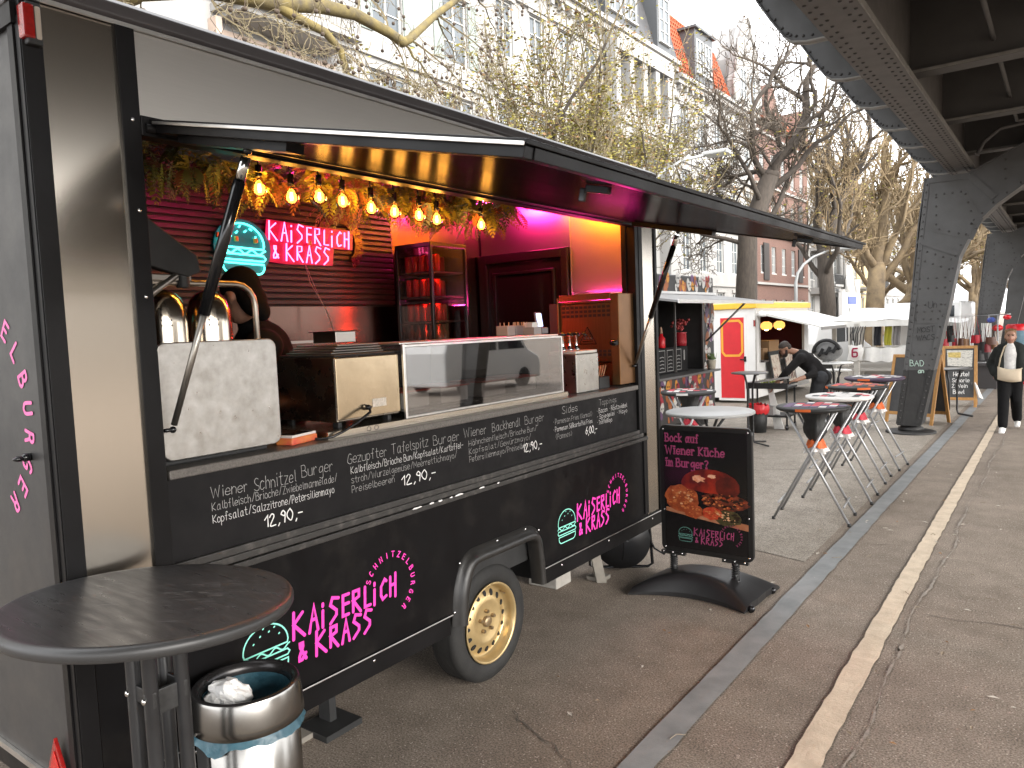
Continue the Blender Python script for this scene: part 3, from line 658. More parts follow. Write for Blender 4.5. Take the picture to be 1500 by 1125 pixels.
# wheels
def wheel(x, sgn):
    b = MB(); o3 = (x, 3.085, .318); ax = (sgn, 0, 0)
    b.lathe([(.20, -.16), (.255, -.18), (.295, -.175), (.314, -.155), (.318, -.12), (.318, -.05), (.314, -.018), (.297, .0), (.262, .008), (.235, .003), (.216, -.008), (.207, -.03)], o3, ax, 56, cap=False)
    for k in range(4): b.lathe([(.319, -.142+.036*k), (.3165, -.139+.036*k), (.319, -.136+.036*k)], o3, ax, 56, cap=False)
    w = tp(b, 'wheel', RUBBER)
    b = MB(); b.lathe([(.214, -.004), (.218, .004), (.212, .008), (.203, .0), (.198, -.03), (.196, -.060), (.180, -.066), (.166, -.052), (.140, -.040), (.120, -.028), (.105, -.030), (.085, -.040), (.052, -.042), (.0, -.042)], o3, ax, 56, cap=False)
    b.use(1)
    A = Vector(ax); U = Vector((0, 1, 0)); V = Vector((0, 0, 1))
    for k in range(16):
        a = 2*math.pi*k/16; c = Vector(o3)+A*-.0445+(U*math.cos(a)+V*math.sin(a))*.155; t = U*-math.sin(a)+V*math.cos(a); rr = U*math.cos(a)+V*math.sin(a)
        b.prism([c+t*.012*math.cos(j*.785)+rr*.018*math.sin(j*.785)-A*.004+A*(-.0055*math.sin(j*.785)) for j in range(8)], A*.007)
    b.use(2); b.lathe([(.030, -.043), (.030, -.026), (.026, -.020), (.0, -.020)], o3, ax, 20, cap=False)
    for k in range(5):
        a = 2*math.pi*k/5+.3; c = Vector(o3)+(U*math.cos(a)+V*math.sin(a))*.056; b.lathe([(.011, -.043), (.011, -.024), (.007, -.018), (.0, -.018)], c, ax, 6, cap=False, smooth=False)
    b.tube([Vector(o3)+A*-.05+U*.19*math.cos(.7)+V*.19*math.sin(.7), Vector(o3)+A*-.012+U*.182*math.cos(.7)+V*.182*math.sin(.7)], .004, 6)
    b.build('rim', [GOLD, mat('rim hole dark', (.01, .009, .008), .8), mat('worn hub steel', (.30, .22, .13), .4, .7, var=.3, vscale=30)], w)
wheel(-2.487, 1); wheel(-4.60, -1)
b = MB(); b.tube([(-2.7, 3.085, .318), (-4.45, 3.085, .318)], .035, 10); b.bx(-3.6, -3.5, .9, 6.4, .33, .40); b.bx(-4.0, -3.9, 1.0, 5.1, .33, .40); b.bx(-3.0, -2.9, 1.0, 5.1, .33, .40); b.tube([(-3.55, 6.4, .365), (-3.55, 6.75, .37)], .04, 10); tp(b, 'chassis', BLACKM)
b = MB(); b.bx(-2.92, -2.84, 2.25, 2.29, .04, .40); b.bx(-2.96, -2.76, 2.16, 2.38, 0, .03); b.use(1).bx(-2.97, -2.86, 2.0, 2.2, 0, .025); tp(b, 'support_leg', [BLACKM, mat('grey timber', (.22, .20, .17), .8, var=.2, vscale=10)])
# raised flap
H = Vector((XS+.012, 0, 2.632)); T = Vector((-.945, 0, 2.305)); d = (T-H); Lf = d.length; d.normalize(); nu = Vector((-d.z, 0, d.x)); nu = nu if nu.z > 0 else -nu
FY0, FY1 = 1.36, 4.70
def fp(u, y, h): p = H+d*u+nu*(h-.046); return (p.x, y, p.z)
def fbox(mb, u0, u1, y0, y1, h0, h1):
    i = len(mb.v); mb.v += [fp(u, y, h) for h in (h0, h1) for y in (y0, y1) for u in (u0, u1)]
    for q in ((0, 2, 3, 1), (4, 5, 7, 6), (0, 1, 5, 4), (2, 6, 7, 3), (0, 4, 6, 2), (1, 3, 7, 5)): mb.face([i+k for k in q], False)
b = MB(); fbox(b, .03, Lf-.004, FY0+.004, FY1-.004, .012, .026); FL = tp(b, 'serving_flap', [lacquer('flap underside lacquer', (.008, .007, .007), .11, .17)])
b = MB()
fbox(b, 0, Lf, FY0, FY0+.035, .006, .034); fbox(b, 0, Lf, FY1-.035, FY1, .006, .034); fbox(b, Lf-.035, Lf+.004, FY0+.0352, FY1-.0352, .006, .034); fbox(b, .02, .08, FY0+.0352, FY1-.0352, .006, .030)
fbox(b, -.01, Lf+.012, FY0-.012, FY1+.012, .0345, .046)
b.use(1); fbox(b, .02, Lf+.008, FY0-.016, FY0-.0125, .030, .040)
b.use(0); fbox(b, .09, .66, FY0+.036, FY0+.10, -.018, .011); fbox(b, .09, .66, FY1-.10, FY1-.036, -.018, .011)
b.build('flap_frame', [BLACK, ALU], FL, bevel=.004)
for y in (1.95, 4.1): b = MB(); fbox(b, Lf-.20, Lf-.12, y, y+.02, -.012, .011); fbox(b, Lf-.22, Lf-.20, y+.003, y+.017, -.04, .0); b.build('latch', BLACKG, FL, bevel=.003)
def strut(p0, p1, f):
    p0, p1 = Vector(p0), Vector(p1); m0 = p0.lerp(p1, .10); m1 = p0.lerp(p1, f); dv = (p1-p0).normalized()
    b = MB(); b.tube([p0+dv*.02, m0], .016, 12); b.use(1).tube([m0, m1], .0185, 12); b.use(2).tube([m1, p1-dv*.02], .011, 10)
    b.use(1).ell(p0, (.014, .014, .014), n=10, m=8); b.ell(p1, (.012, .012, .012), n=10, m=8); b.tube([p1, p1+Vector((0, -.03, 0))], .007, 8)
    tp(b, 'gas_strut', [CHROME, BLACKG, mat('strut rod', (.30, .28, .25), .35, .9)])
_a = fp(.42, FY0+.075, -.02); strut(_a, (XS-.005, 1.358, 1.60), .56)
_a = fp(.42, FY1-.075, -.02); strut(_a, (XS-.005, 4.775, 1.60), .62)
# ---- interior
SLAT = mat('stained slat wood', (.034, .013, .008), .38, var=.35, vscale=6, stretch=(2, 1, 14), rvar=.08)
b = MB(); b.bx(-3.99, -3.965, 1.03, 5.1, .56, 2.885); tp(b, 'back_lining', mat('dark lining', (.014, .008, .007), .6))
b = MB()
for k in range(20): z = 2.105+k*.0375; b.bx(-3.964, -3.942, 1.10, 3.93, z, z+.025)
tp(b, 'slat_wall', SLAT, bevel=.002)
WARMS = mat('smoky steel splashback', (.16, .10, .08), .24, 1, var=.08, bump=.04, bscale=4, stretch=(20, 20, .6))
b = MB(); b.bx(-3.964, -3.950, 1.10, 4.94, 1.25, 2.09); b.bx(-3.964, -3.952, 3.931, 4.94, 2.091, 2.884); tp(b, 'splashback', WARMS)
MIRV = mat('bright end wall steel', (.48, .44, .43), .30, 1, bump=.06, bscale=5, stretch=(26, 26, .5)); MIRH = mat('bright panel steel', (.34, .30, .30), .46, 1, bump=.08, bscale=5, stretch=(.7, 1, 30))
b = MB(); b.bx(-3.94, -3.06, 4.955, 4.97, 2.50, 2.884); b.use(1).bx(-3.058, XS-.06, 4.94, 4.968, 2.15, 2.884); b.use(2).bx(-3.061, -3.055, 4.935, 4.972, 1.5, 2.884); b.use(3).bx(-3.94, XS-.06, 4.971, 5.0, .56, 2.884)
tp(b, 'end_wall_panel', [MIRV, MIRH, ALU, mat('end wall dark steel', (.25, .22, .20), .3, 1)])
b = MB(); b.bx(-3.90, -3.09, 4.93, 4.954, .58, 2.49); DR = tp(b, 'interior_door', mat('gloss dark door', (.008, .005, .006), .20, coat=.4), bevel=.003)
b = MB(); b.bx(-3.935, -3.86, 4.905, 4.932, .58, 2.498); b.bx(-3.13, -3.07, 4.905, 4.932, .58, 2.498); b.bx(-3.86, -3.13, 4.905, 4.9325, 2.43, 2.4985); b.bx(-3.80, -3.78, 4.915, 4.931, 1.0, 2.35); b.bx(-3.22, -3.20, 4.915, 4.931, 1.0, 2.35); b.bx(-3.78, -3.22, 4.915, 4.9312, 2.33, 2.35)
b.build('door_frame', mat('dark door frame', (.010, .006, .006), .28), DR, bevel=.003)
b = MB(); b.bx(-3.94, -3.0, 1.017, 1.06, .56, 2.885); tp(b, 'rear_lining', mat('smoked end lining', (.10, .085, .08), .3, .8))
print_logo('', tr, (XS+.0005, 1.787, 0), (0, 1, 0), (0, 0, 1), 1.0)
print_logo('', tr, (XS+.0005, 3.930, 0), (0, 1, 0), (0, 0, 1), .97)
print_logo('', tr, (-4.28, .9845, -.18), (1, 0, 0), (0, 0, 1), 2.45, pink=mat('pale pink vinyl', (.85, .16, .42), .4))
# chalk writing on the menu board
b = MB(); X = XS-.0148
def chalk(t, y, z, h, w, width, mi=0, **k): b.use(mi); fit(b, t, (X, y, z), (0, 1, 0), (0, 0, 1), h, w, width, jit=.5, seed=len(t), **k)
chalk('Wiener', 1.487, 1.333, .040, .0022, .155); chalk('Schnitzel', 1.664, 1.325, .048, .0022, .20); chalk('Burger', 1.885, 1.336, .045, .0021, .165)
chalk('Kalbfleisch/Brioche/Zwiebelmarmelade/', 1.487, 1.288, .030, .0019, .58)
chalk('Kopfsalat/Salzzitrone/Petersilienmayo', 1.487, 1.243, .030, .0021, .56, 2)
chalk('12,90,-', 1.70, 1.178, .045, .0048, .185, 1)
chalk('Gezupfter', 2.125, 1.350, .042, .0022, .235); chalk('Tafelspitz', 2.385, 1.350, .046, .0022, .25); chalk('Burger', 2.665, 1.348, .044, .0021, .20)
chalk('Kalbfleisch/Brioche Bun/Kopfsalat/Kartoffel-', 2.14, 1.305, .030, .0021, .75, 2); chalk('stroh/Wurzelgemüse/Meerrettichmayo/', 2.14, 1.263, .030, .0018, .70); chalk('Preiselbeeren', 2.14, 1.222, .030, .0018, .26)
chalk('12,90,-', 2.44, 1.196, .045, .0048, .24, 1)
chalk('Wiener', 2.895, 1.352, .046, .0022, .19); chalk('Backhendl', 3.13, 1.352, .046, .0022, .26); chalk('Burger', 3.43, 1.352, .044, .0021, .20)
chalk('Hähnchenfleisch/Brioche Bun/', 2.93, 1.305, .030, .0019, .62); chalk('Kopfsalat/Gewürzmayo/', 2.93, 1.263, .030, .0018, .56); chalk('Petersilienmayo/Preiselbeeren', 2.93, 1.222, .030, .0018, .58)
chalk('12,90,-', 3.40, 1.200, .045, .0048, .20, 1)
chalk('Sides', 3.82, 1.368, .042, .0026, .19); chalk('· Parmesan Fries (Normal)', 3.72, 1.315, .030, .0019, .46); chalk('· Parmesan Süßkartoffel Fries', 3.72, 1.270, .028, .0021, .46, 2); chalk('(Pommes)', 3.74, 1.222, .032, .0019, .19); chalk('6,00,-', 4.09, 1.205, .045, .0046, .15, 1)
chalk('Toppings', 4.27, 1.372, .036, .0021, .24); chalk('· Bacon  · Röstzwiebel', 4.24, 1.322, .030, .0026, .42, 2); chalk('· Spiegelei  · Mayo', 4.24, 1.285, .028, .0026, .42, 2); chalk('· Trüffelmayo', 4.24, 1.248, .028, .0022, .20, 2)
b.build('chalk_writing', [CHALK, CHALKW, mat('firm chalk', (.52, .51, .50), .9)], tr)
# ================================================================== things inside and on the trailer
CT = 1.462                                    # counter top
def rounded_panel(mb, x0, x1, pts): mb.prism([(x0, y, z) for y, z in pts], (x1-x0, 0, 0))
# neon sign on the slat wall
NM = emis('mint neon', (.06, .92, .78), 2.0); NP = emis('pink neon', (1.0, .09, .30), 2.6); NDIM = mat('unlit neon tube', (.30, .05, .10), .3)
def glowmat(n, c, e, s_): return mat(n, c, .3, emit=e, estr=s_)
ns = thing('neon_sign', 'mint and pink neon burger sign glowing on the slatted back wall', 'neon sign', (-3.93, 3.0, 2.4))
NO = Vector((-3.905, 2.855, 1.70)); ey_, ez_ = Vector((0, 1, -.03)), Vector((0, 0, 1)); k = 1.12
def npath(st, sc, off, dx=0.): return [NO+ey_*(p[0]*sc+off[0])+ez_*(p[1]*sc+off[1])+Vector((dx, 0, 0)) for p in st]
b = MB(); bs, ss = logo_burger(1.45)
for st in bs: b.tube(npath(st, 1, (-.345, .575)), .0052, 6)
for (x, y), a in zip(ss, (.6, .8, .9, .6, -.6, 1.0)): b.tube(npath([(x-.009*math.cos(a), y-.009*math.sin(a)), (x+.009*math.cos(a), y+.009*math.sin(a))], 1, (-.345, .575)), .005, 5)
b.build('burger_tube', NM, ns)
b = MB()
for st in logo_text(): b.tube(npath(st, k, (0, 0)), .0044, 6)
b.build('lettering_tube', NP, ns)
b = MB()
for st in logo_ring(.515, .742, .150, .030): b.tube(npath(st, k, (0, 0)), .003, 5)
b.build('unlit_ring', NDIM, ns)
b = MB(); cl = clear('acrylic backing', (.93, .93, .94), .05)
oc = [(-.015+.34*math.cos(0), 0)]
burg = [(.17+.19*math.cos(a), .155+.165*math.sin(a)) for a in [2*math.pi*i/28 for i in range(28)]]
b.prism(npath(burg, 1, (-.345, .575), -.018), (.005, 0, 0)); b.build('backing', glowmat('teal lit acrylic', (.008, .07, .08), (0, .55, .6), .035), ns)
b = MB(); b.prism(npath([(-.02, .70), (.0, .59), (.12, .585), (.44, .60), (.455, .70), (.60, .705), (.61, .82), (.3, .815), (.0, .82)], k, (0, 0), -.0185), (.005, 0, 0)); b.build('backing', glowmat('red lit acrylic', (.16, .006, .02), (1, .0, .07), .13), ns)
b = MB(); ring = [(.515+.178*math.cos(a_), .742+.178*math.sin(a_)) for a_ in [R(165-2.4*10*i_) for i_ in range(10)]]+[(.515+.118*math.cos(a_), .742+.118*math.sin(a_)) for a_ in [R(165-2.4*10*(9-i_)) for i_ in range(10)]]
b.prism(npath(ring, k, (0, 0), -.0265), (.005, 0, 0)); b.build('ring_backing', mat('dim red acrylic', (.10, .012, .022), .25), ns)
b = MB()
for y, z in ((-.345, .785), (-.23, .775), (-.10, .775), (.30, .80)): c = NO+ey_*y+ez_*z; b.box((c.x+.004, c.y, c.z), (.02, .022, .03))
b.build('clip', mat('amber clip', (.75, .45, .08), .4), ns, bevel=.004)
b = MB(); b.tube([NO+ey_*.26+ez_*.66, NO+ey_*.27+ez_*.55+Vector((.02, 0, 0)), NO+ey_*.33+ez_*.36+Vector((.10, 0, 0)), NO+ey_*.35+ez_*.25+Vector((.12, 0, 0))], .003, 5); b.tube([NO+ey_*.262+ez_*.66, NO+ey_*.30+ez_*.5+Vector((.04, 0, 0)), NO+ey_*.35+ez_*.30+Vector((.11, 0, 0))], .002, 5)
b.build('cord', mat('pale cord', (.35, .25, .22), .5), ns)
# light strings: amber globe lamps
AMB = clear('amber globe glass', (1.0, .62, .22), .08)
FIL = emis('filament', (1.0, .56, .14), 16)
HALO = emis('hot filament core', (1.0, .70, .26), 7)
def lamp(i, y, z, lab):
    t = thing('globe_lamp', lab, 'light bulb', (-2.75, y, z), 'amber globe lamps under the garland')
    c = (-2.75, y, z)
    b = MB(); b.lathe([(.012, .052), (.016, .036), (.026, .022), (.032, .006), (.0325, -.008), (.027, -.022), (.015, -.031), (.001, -.034)], c, (0, 0, 1), 20, cap=False); b.build('globe', AMB, t)
    b = MB(); b.lathe([(.012, .10), (.014, .098), (.0145, .056), (.012, .050)], c, (0, 0, 1), 14); b.tube([(c[0], c[1], c[2]+.098), (c[0]-.01, c[1], c[2]+.16)], .004, 6); b.build('socket', BLACKG, t)
    b = MB()
    for a in range(4):
        x0 = .0075*math.cos(a*1.57); y0 = .0075*math.sin(a*1.57); b.tube([(c[0]+x0*.5, c[1]+y0*.5, c[2]+.022), (c[0]+x0, c[1]+y0, c[2]+.0), (c[0]+x0*.6, c[1]+y0*.6, c[2]-.014)], .0034, 5)
    b.use(1); b.ell((c[0], c[1], c[2]+.003), (.0055, .0055, .019), n=8, m=8)
    b.build('filament', [HALO, FIL], t)
    L = bpy.data.lights.new('lamp_glow', 'POINT'); L.energy = .75; L.color = (1, .66, .26); L.shadow_soft_size = .032
    o = bpy.data.objects.new('lamp_glow', L); COL.objects.link(o); o.location = c; o['kind'] = 'helper'; attach(o, t)
    del o['kind']
for i, (y, z, w_) in enumerate([(1.978*.95+.095, 2.526, 'nearest the silver gas strut'), (2.14, 2.510, ''), (2.295, 2.528, ''), (2.432, 2.524, ''), (2.612, 2.511, ''), (2.77, 2.507, ''), (2.95, 2.507, ''), (3.088, 2.498, ''), (3.471, 2.501, 'hanging alone')]):
    lab = ['amber globe bulb nearest the gas strut, first of the row', 'second amber globe bulb from the gas strut', 'third amber globe bulb, above the pink neon letters', 'fourth amber globe bulb from the gas strut', 'fifth amber globe bulb, middle of the glowing row', 'sixth amber globe bulb, left of the close trio over the fridge', 'seventh amber globe bulb, first of the pair over the drinks fridge', 'eighth amber globe bulb, last before the gap in the row', 'amber globe bulb hanging alone at the garland end by the door'][i]
    lamp(i, y if i else 1.978, z, lab)
# garland of artificial fern
r = random.Random(21); b = MB()
def frond(p, dirv, L, wd, mi, droop):
    d0 = Vector(dirv).normalized(); up = Vector((0, 0, -1)); n = 9; P = []; q = Vector(p); dd = d0.copy()
    for i in range(n+1): P.append(q.copy()); q = q+dd*(L/n); dd = (dd+up*droop/n).normalized()
    side = d0.cross(Vector((r.uniform(-.3, .3), r.uniform(-.3, .3), 1)).normalized()); side = side.normalized() if side.length > .01 else Vector((1, 0, 0))
    b.use(mi)
    for i in range(n):
        a, c = P[i], P[i+1]; t = (c-a).normalized(); w0 = wd*math.sin(math.pi*(.12+.85*(i+.5)/n))
        nr = t.cross(side).normalized()
        for s in (1, -1):
            tip = a.lerp(c, .9)+side*s*w0+t*w0*.45+nr*r.uniform(-.006, .006); m1 = a.lerp(c, .15); m2 = a.lerp(c, .85)+side*s*w0*.25
            b.poly([m1, a.lerp(c, .55)+side*s*w0*.75-t*w0*.1, tip, m2])
    b.poly([P[0]+side*.002, P[n//2]+side*.0018, P[n//2]-side*.0018, P[0]-side*.002])
for i in range(620):
    f = r.random(); y = 1.36+2.55*f+ (r.random()-.5)*.05; z = 2.650+r.uniform(-.075, .075); x = -2.93+r.uniform(-.15, .14)
    a = r.uniform(0, 6.28); dirv = (math.cos(a)*.8, math.sin(a)*1.1, r.uniform(-.7, .35))
    k = r.random(); warm = (i % 7 == 0)
    mi = 0 if k < .44 else (1 if k < .64 else (2 if k < .78 else (4 if k < .93 else 3)))
    if y < 1.9 and mi == 0 and r.random() < .5: mi = 1
    frond((x, y, z), dirv, r.uniform(.11, .21), r.uniform(.026, .044), mi, r.uniform(.4, 1.8))
for i in range(46):                             # red brown fronds that hang in fans
    y = r.choice((2.02, 2.10, 2.2, 2.5, 2.56, 2.7, 3.05, 3.2))+r.gauss(0, .05); a = r.uniform(-1.1, 1.1)
    frond((-2.88+r.uniform(-.08, .06), y, 2.605+r.uniform(-.02, .04)), (r.uniform(-.4, .4), math.sin(a), -math.cos(a)), r.uniform(.11, .16), r.uniform(.022, .032), 2, .5)
for i in range(26):                             # trailing wisps at the near end
    y = 1.40+r.random()*.55; frond((-2.85+r.uniform(-.1, .1), y, 2.57), (r.uniform(-.4, .4), r.uniform(-.5, .5), -1), r.uniform(.08, .15), .008, r.choice((0, 1, 4)), .3)
def leafm(n, c, c2): return mat(n, c, .55, col2=c2, vscale=20, sheen=.1)
o = b.build('fern_garland', [leafm('yellow green fern', (.30, .29, .03), (.46, .40, .05)), leafm('dark green fern', (.085, .12, .03), (.14, .17, .04)), leafm('rust fern', (.26, .07, .03), (.36, .14, .05)), leafm('blue grey fern', (.10, .14, .16), (.16, .2, .22)), leafm('olive fern', (.20, .19, .035), (.28, .24, .06))])
tag(o, 'garland of green and rust artificial fern hanging along the top of the opening', 'garland')
# tubes added out of view to tint the end wall and flap pink and amber
def tint_tube(name, p0, p1, col, s, lab, rad=.011):
    t = thing(name, lab, 'added light', p0); b = MB(); b.tube([p0, p1], rad, 10); b.build('tube', emis(name+str(s), col, s), t)
    b = MB(); p0, p1 = Vector(p0), Vector(p1); m = (p0+p1)/2; dv = p1-p0
    b.box((m.x, m.y, m.z+.022), (max(.03, abs(dv.x)), max(.03, abs(dv.y)), .018)); b.build('holder', WHITEP, t, bevel=.003); return t
tint_tube('added_pink_tube', (-3.70, 4.62, 2.868), (-3.42, 4.62, 2.868), (1.0, .02, .20), 130, 'hidden pink light added under the trailer ceiling to tint the wall above the inner door', .012)
tint_tube('added_amber_tube', (-3.24, 4.60, 2.80), (-3.16, 4.60, 2.80), (1.0, .36, .03), 50, 'short hidden amber light added above the top corner of the inner door', .012)
tint_tube('added_amber_tube', (-3.00, 4.66, 2.75), (-2.58, 4.66, 2.75), (1.0, .24, .006), 85, 'hidden amber light added to tint the bright steel panel above the oven', .012)
tint_tube('added_magenta_tube', (-2.94, 4.88, 2.098), (-2.56, 4.88, 2.098), (1.0, .03, .32), 95, 'magenta light added out of sight behind the oven top to tint the steel panel', .012)
tint_tube('added_pink_tube', (-2.96, 2.2, 2.72), (-2.96, 2.9, 2.72), (1.0, .02, .22), 22, 'hidden pink light added behind the garland for a pink reflection on the flap', .012)
# griddle splash guard, warming domes, tube frame
t = thing('splash_guard', 'large worn steel splash guard standing on the counter at the near end', 'splash guard', (-2.52, 1.6, CT))
b = MB(); P = rrect(1.345, 1.828, CT+.022, 1.897, .035); rounded_panel(b, -2.52, -2.500, P); o = b.build('panel', mat('scuffed steel sheet', (.50, .485, .46), .38, .92, col2=(.335, .318, .29), vscale=16, rvar=.12, bump=.12, bscale=7), t, bevel=.004)
b = MB(); b.bx(-2.95, -2.521, 1.36, 1.80, CT+.02, CT+.30); b.use(1).bx(-2.9, -2.54, 1.37, 1.79, CT, CT+.02); b.build('griddle_body', [mat('dark appliance', (.02, .019, .018), .4), BLACKM], t, bevel=.006)
def dome(y, x, lab):
    t = thing('warming_dome', lab, 'steel dome', (x, y, 1.80), 'steel domes behind the splash guard'); b = MB()
    b.lathe([(.088, 0), (.088, .17), (.084, .22), (.072, .258), (.05, .285), (.022, .298), (.001, .30)], (x, y, 1.80), (0, 0, 1), 40, cap=False); b.build('cover', mat('ribbed dome steel', (.52, .46, .38), .17, 1, var=.12, bump=.05, bscale=4, stretch=(40, 40, .4)), t)
    b = MB()
    for a in (.2, .5, .8):
        for q in range(5): an = -1.2+a*1.3; b.ell((x+.0885*math.cos(an), y+.0885*math.sin(an), 2.04-.02*q-(.02 if q == 0 else 0)), (.003, .003, .004), n=6, m=5)
    b.build('vent_hole', BLACKG, t)
    b = MB(); b.lathe([(.11, -.335), (.11, -.02), (.092, 0)], (x, y, 1.80), (0, 0, 1), 30); b.build('base', mat('dome base', (.3, .28, .26), .35, 1), t)
dome(1.53, -2.78, 'steel warming dome half hidden by the door post'); dome(1.735, -2.80, 'taller steel warming dome lit amber behind the gas strut')
t = thing('tube_frame', 'bent steel tube frame standing around the warming domes', 'frame', (-2.72, 1.7, CT)); b = MB()
b.tube([(-2.70, 1.31, CT), (-2.70, 1.31, 2.06)]+[(-2.70, 1.31+.06*(1-math.cos(a)), 2.06+.06*math.sin(a)) for a in (.4, .8, 1.2, 1.57)]+[(-2.70, 1.80, 2.12)]+[(-2.70, 1.80+.085*math.sin(a), 2.035+.085*math.cos(a)) for a in (.4, .8, 1.2, 1.57)]+[(-2.70, 1.885, CT)], .013, 10); b.build('tube', mat('satin tube', (.42, .38, .33), .32, 1), t)
t = thing('lidded_arm', 'dark hinged press arm raised above the domes by the door post', 'press arm', (-2.72, 1.5, 2.1)); b = MB()
b.prism([(-2.66, 1.33, 2.36), (-2.66, 1.36, 2.40), (-2.66, 1.62, 2.22), (-2.66, 1.63, 2.16), (-2.66, 1.58, 2.14), (-2.66, 1.33, 2.20)], (-.05, 0, 0)); b.use(1).bx(-2.72, -2.68, 1.30, 1.60, 2.125, 2.15); b.tube([(-2.69, 1.33, 2.0), (-2.69, 1.56, 2.16)], .016, 8); b.use(0); b.tube([(-2.69, 1.57, 2.10), (-2.69, 1.57, 2.2)], .025, 10); b.build('arm', [BLACKM, mat('arm steel', (.38, .36, .33), .32, 1)], t, bevel=.004)
# steel warming cabinet with trays on top
t = thing('warming_cabinet', 'steel warming cabinet with a black cable beside the glass case', 'warming cabinet', (-2.7, 2.33, CT))
b = MB(); b.bx(-2.94, -2.535, 2.142, 2.522, 1.52, 1.803); b.use(1).bx(-2.93, -2.54, 2.15, 2.515, 1.803, 1.815); b.use(1)
for y in (2.18, 2.48): b.bx(-2.60, -2.56, y-.012, y+.012, CT+.028, 1.52)
for y in (2.18, 2.48): b.bx(-2.92, -2.88, y-.012, y+.012, CT+.028, 1.52)
b.build('housing', [mat('warm worn steel', (.40, .35, .29), .27, 1, col2=(.32, .28, .23), vscale=5, rvar=.08, bump=.10, bscale=5), BLACKM], t, bevel=.006)
b = MB(); b.bx(-2.5345, -2.528, 2.143, 2.521, 1.53, 1.80); b.build('back_sheet', mat('dished steel sheet', (.46, .37, .25), .20, 1, var=.1, bump=.2, bscale=2.2), t, bevel=.004)
b = MB(); b.bx(-2.5275, -2.5268, 2.345, 2.43, 1.568, 1.605); b.build('rating_label', mat('paper label', (.62, .56, .48), .6, col2=(.35, .30, .25), vscale=120), t)
b = MB(); b.lathe([(.014, 0), (.012, .02), (.008, .035)], (-2.528, 2.30, 1.573), (1, 0, 0), 12); b.tube([(-2.50, 2.30, 1.57), (-2.475, 2.28, 1.555), (-2.47, 2.20, 1.52), (-2.475, 2.12, 1.49), (-2.485, 2.07, 1.474), (-2.51, 2.03, 1.469), (-2.6, 2.0, 1.469)], .006, 8); b.build('cable', BLACKG, t)
b = MB()
for k_ in range(4): b.bx(-2.90+.01*k_, -2.58, 2.17+.012*k_, 2.48-.01*k_, 1.8165+.011*k_, 1.8235+.011*k_)
o = tag(b.build('tray_stack', mat('dull tray', (.36, .33, .30), .4, .9), bevel=.003), 'stack of flat steel trays on top of the warming cabinet', 'tray stack')
b = MB(); b.bx(-2.86, -2.70, 2.30, 2.42, 1.865, 1.915); b.bx(-2.875, -2.685, 2.285, 2.435, 1.915, 1.919); tag(b.build('food_pan', mat('pan steel', (.34, .31, .28), .3, 1), bevel=.006), 'small steel food pan on top of the tray stack', 'food pan')
# glass display case
t = thing('display_case', 'refrigerated glass display case with steel frame on the counter', 'display case', (-2.7, 3.2, CT))
b = MB(); b.bx(-2.95, -2.500, 2.06, 3.955, CT, CT+.030); b.use(1)
for y in (2.29, 2.335): b.tube([(-2.4995, y+.012*math.cos(a), CT+.016+.010*math.sin(a)) for a in [i*.5236 for i in range(12)]], .0015, 4, closed=True)
b.build('base_strip', [mat('case base steel', (.50, .44, .36), .26, 1, var=.1, bump=.06, bscale=8, stretch=(1, .8, 20)), BLACKG], t, bevel=.004)
b = MB(); b.prism([(-2.512, y, z) for y, z in rect(2.548, 3.90, CT+.034, 1.828)], (.004, 0, 0)); b.build('front_glass', clear('case glass', (.72, .71, .70), .20, .02), t)
b = MB(); b.prism([(x, 2.546, z) for x, z in rect(-2.90, -2.515, CT+.034, 1.835)], (0, .004, 0)); b.prism([(x, 3.898, z) for x, z in rect(-2.90, -2.515, CT+.034, 1.835)], (0, .004, 0)); b.build('side_glass', clear('case side glass', (.85, .86, .85), .12, .02), t)
b = MB(); b.bx(-2.518, -2.504, 2.532, 2.547, CT+.03, 1.845); b.bx(-2.518, -2.504, 3.903, 3.915, CT+.03, 1.84); b.bx(-2.518, -2.504, 2.547, 3.903, 1.829, 1.842); b.bx(-2.518, -2.504, 2.547, 3.903, CT+.0305, CT+.042); b.bx(-2.92, -2.53, 2.535, 3.91, 1.843, 1.852); b.build('frame', ALU, t, bevel=.002)
b = MB(); b.bx(-2.91, -2.54, 2.56, 3.89, CT+.031, CT+.06); b.bx(-2.91, -2.90, 2.56, 3.89, CT+.06, 1.84); b.build('liner', mat('case liner dark', (.05, .045, .043), .25, .6), t)
for i, (y, w_, lab) in enumerate(((2.72, .20, 'red lidded tub nearest the warming cabinet in the glass case'), (3.02, .22, 'red lidded tub in the middle left of the glass case'), (3.36, .22, 'red lidded tub leaning under the reflection in the glass case'), (3.68, .2, 'red lidded tub at the pump end of the glass case'))):
    b = MB(); b.bx(-2.84, -2.62, y-w_/2, y+w_/2, CT+.061, CT+.14); b.use(1).bx(-2.85, -2.61, y-w_/2-.008, y+w_/2+.008, CT+.14, CT+.15)
    tag(b.build('food_tub', [mat('white tub', (.5, .46, .44), .4), mat('coral lid', (.55, .10, .075), .45)], bevel=.008), lab, 'food tub', 'tubs in the display case')
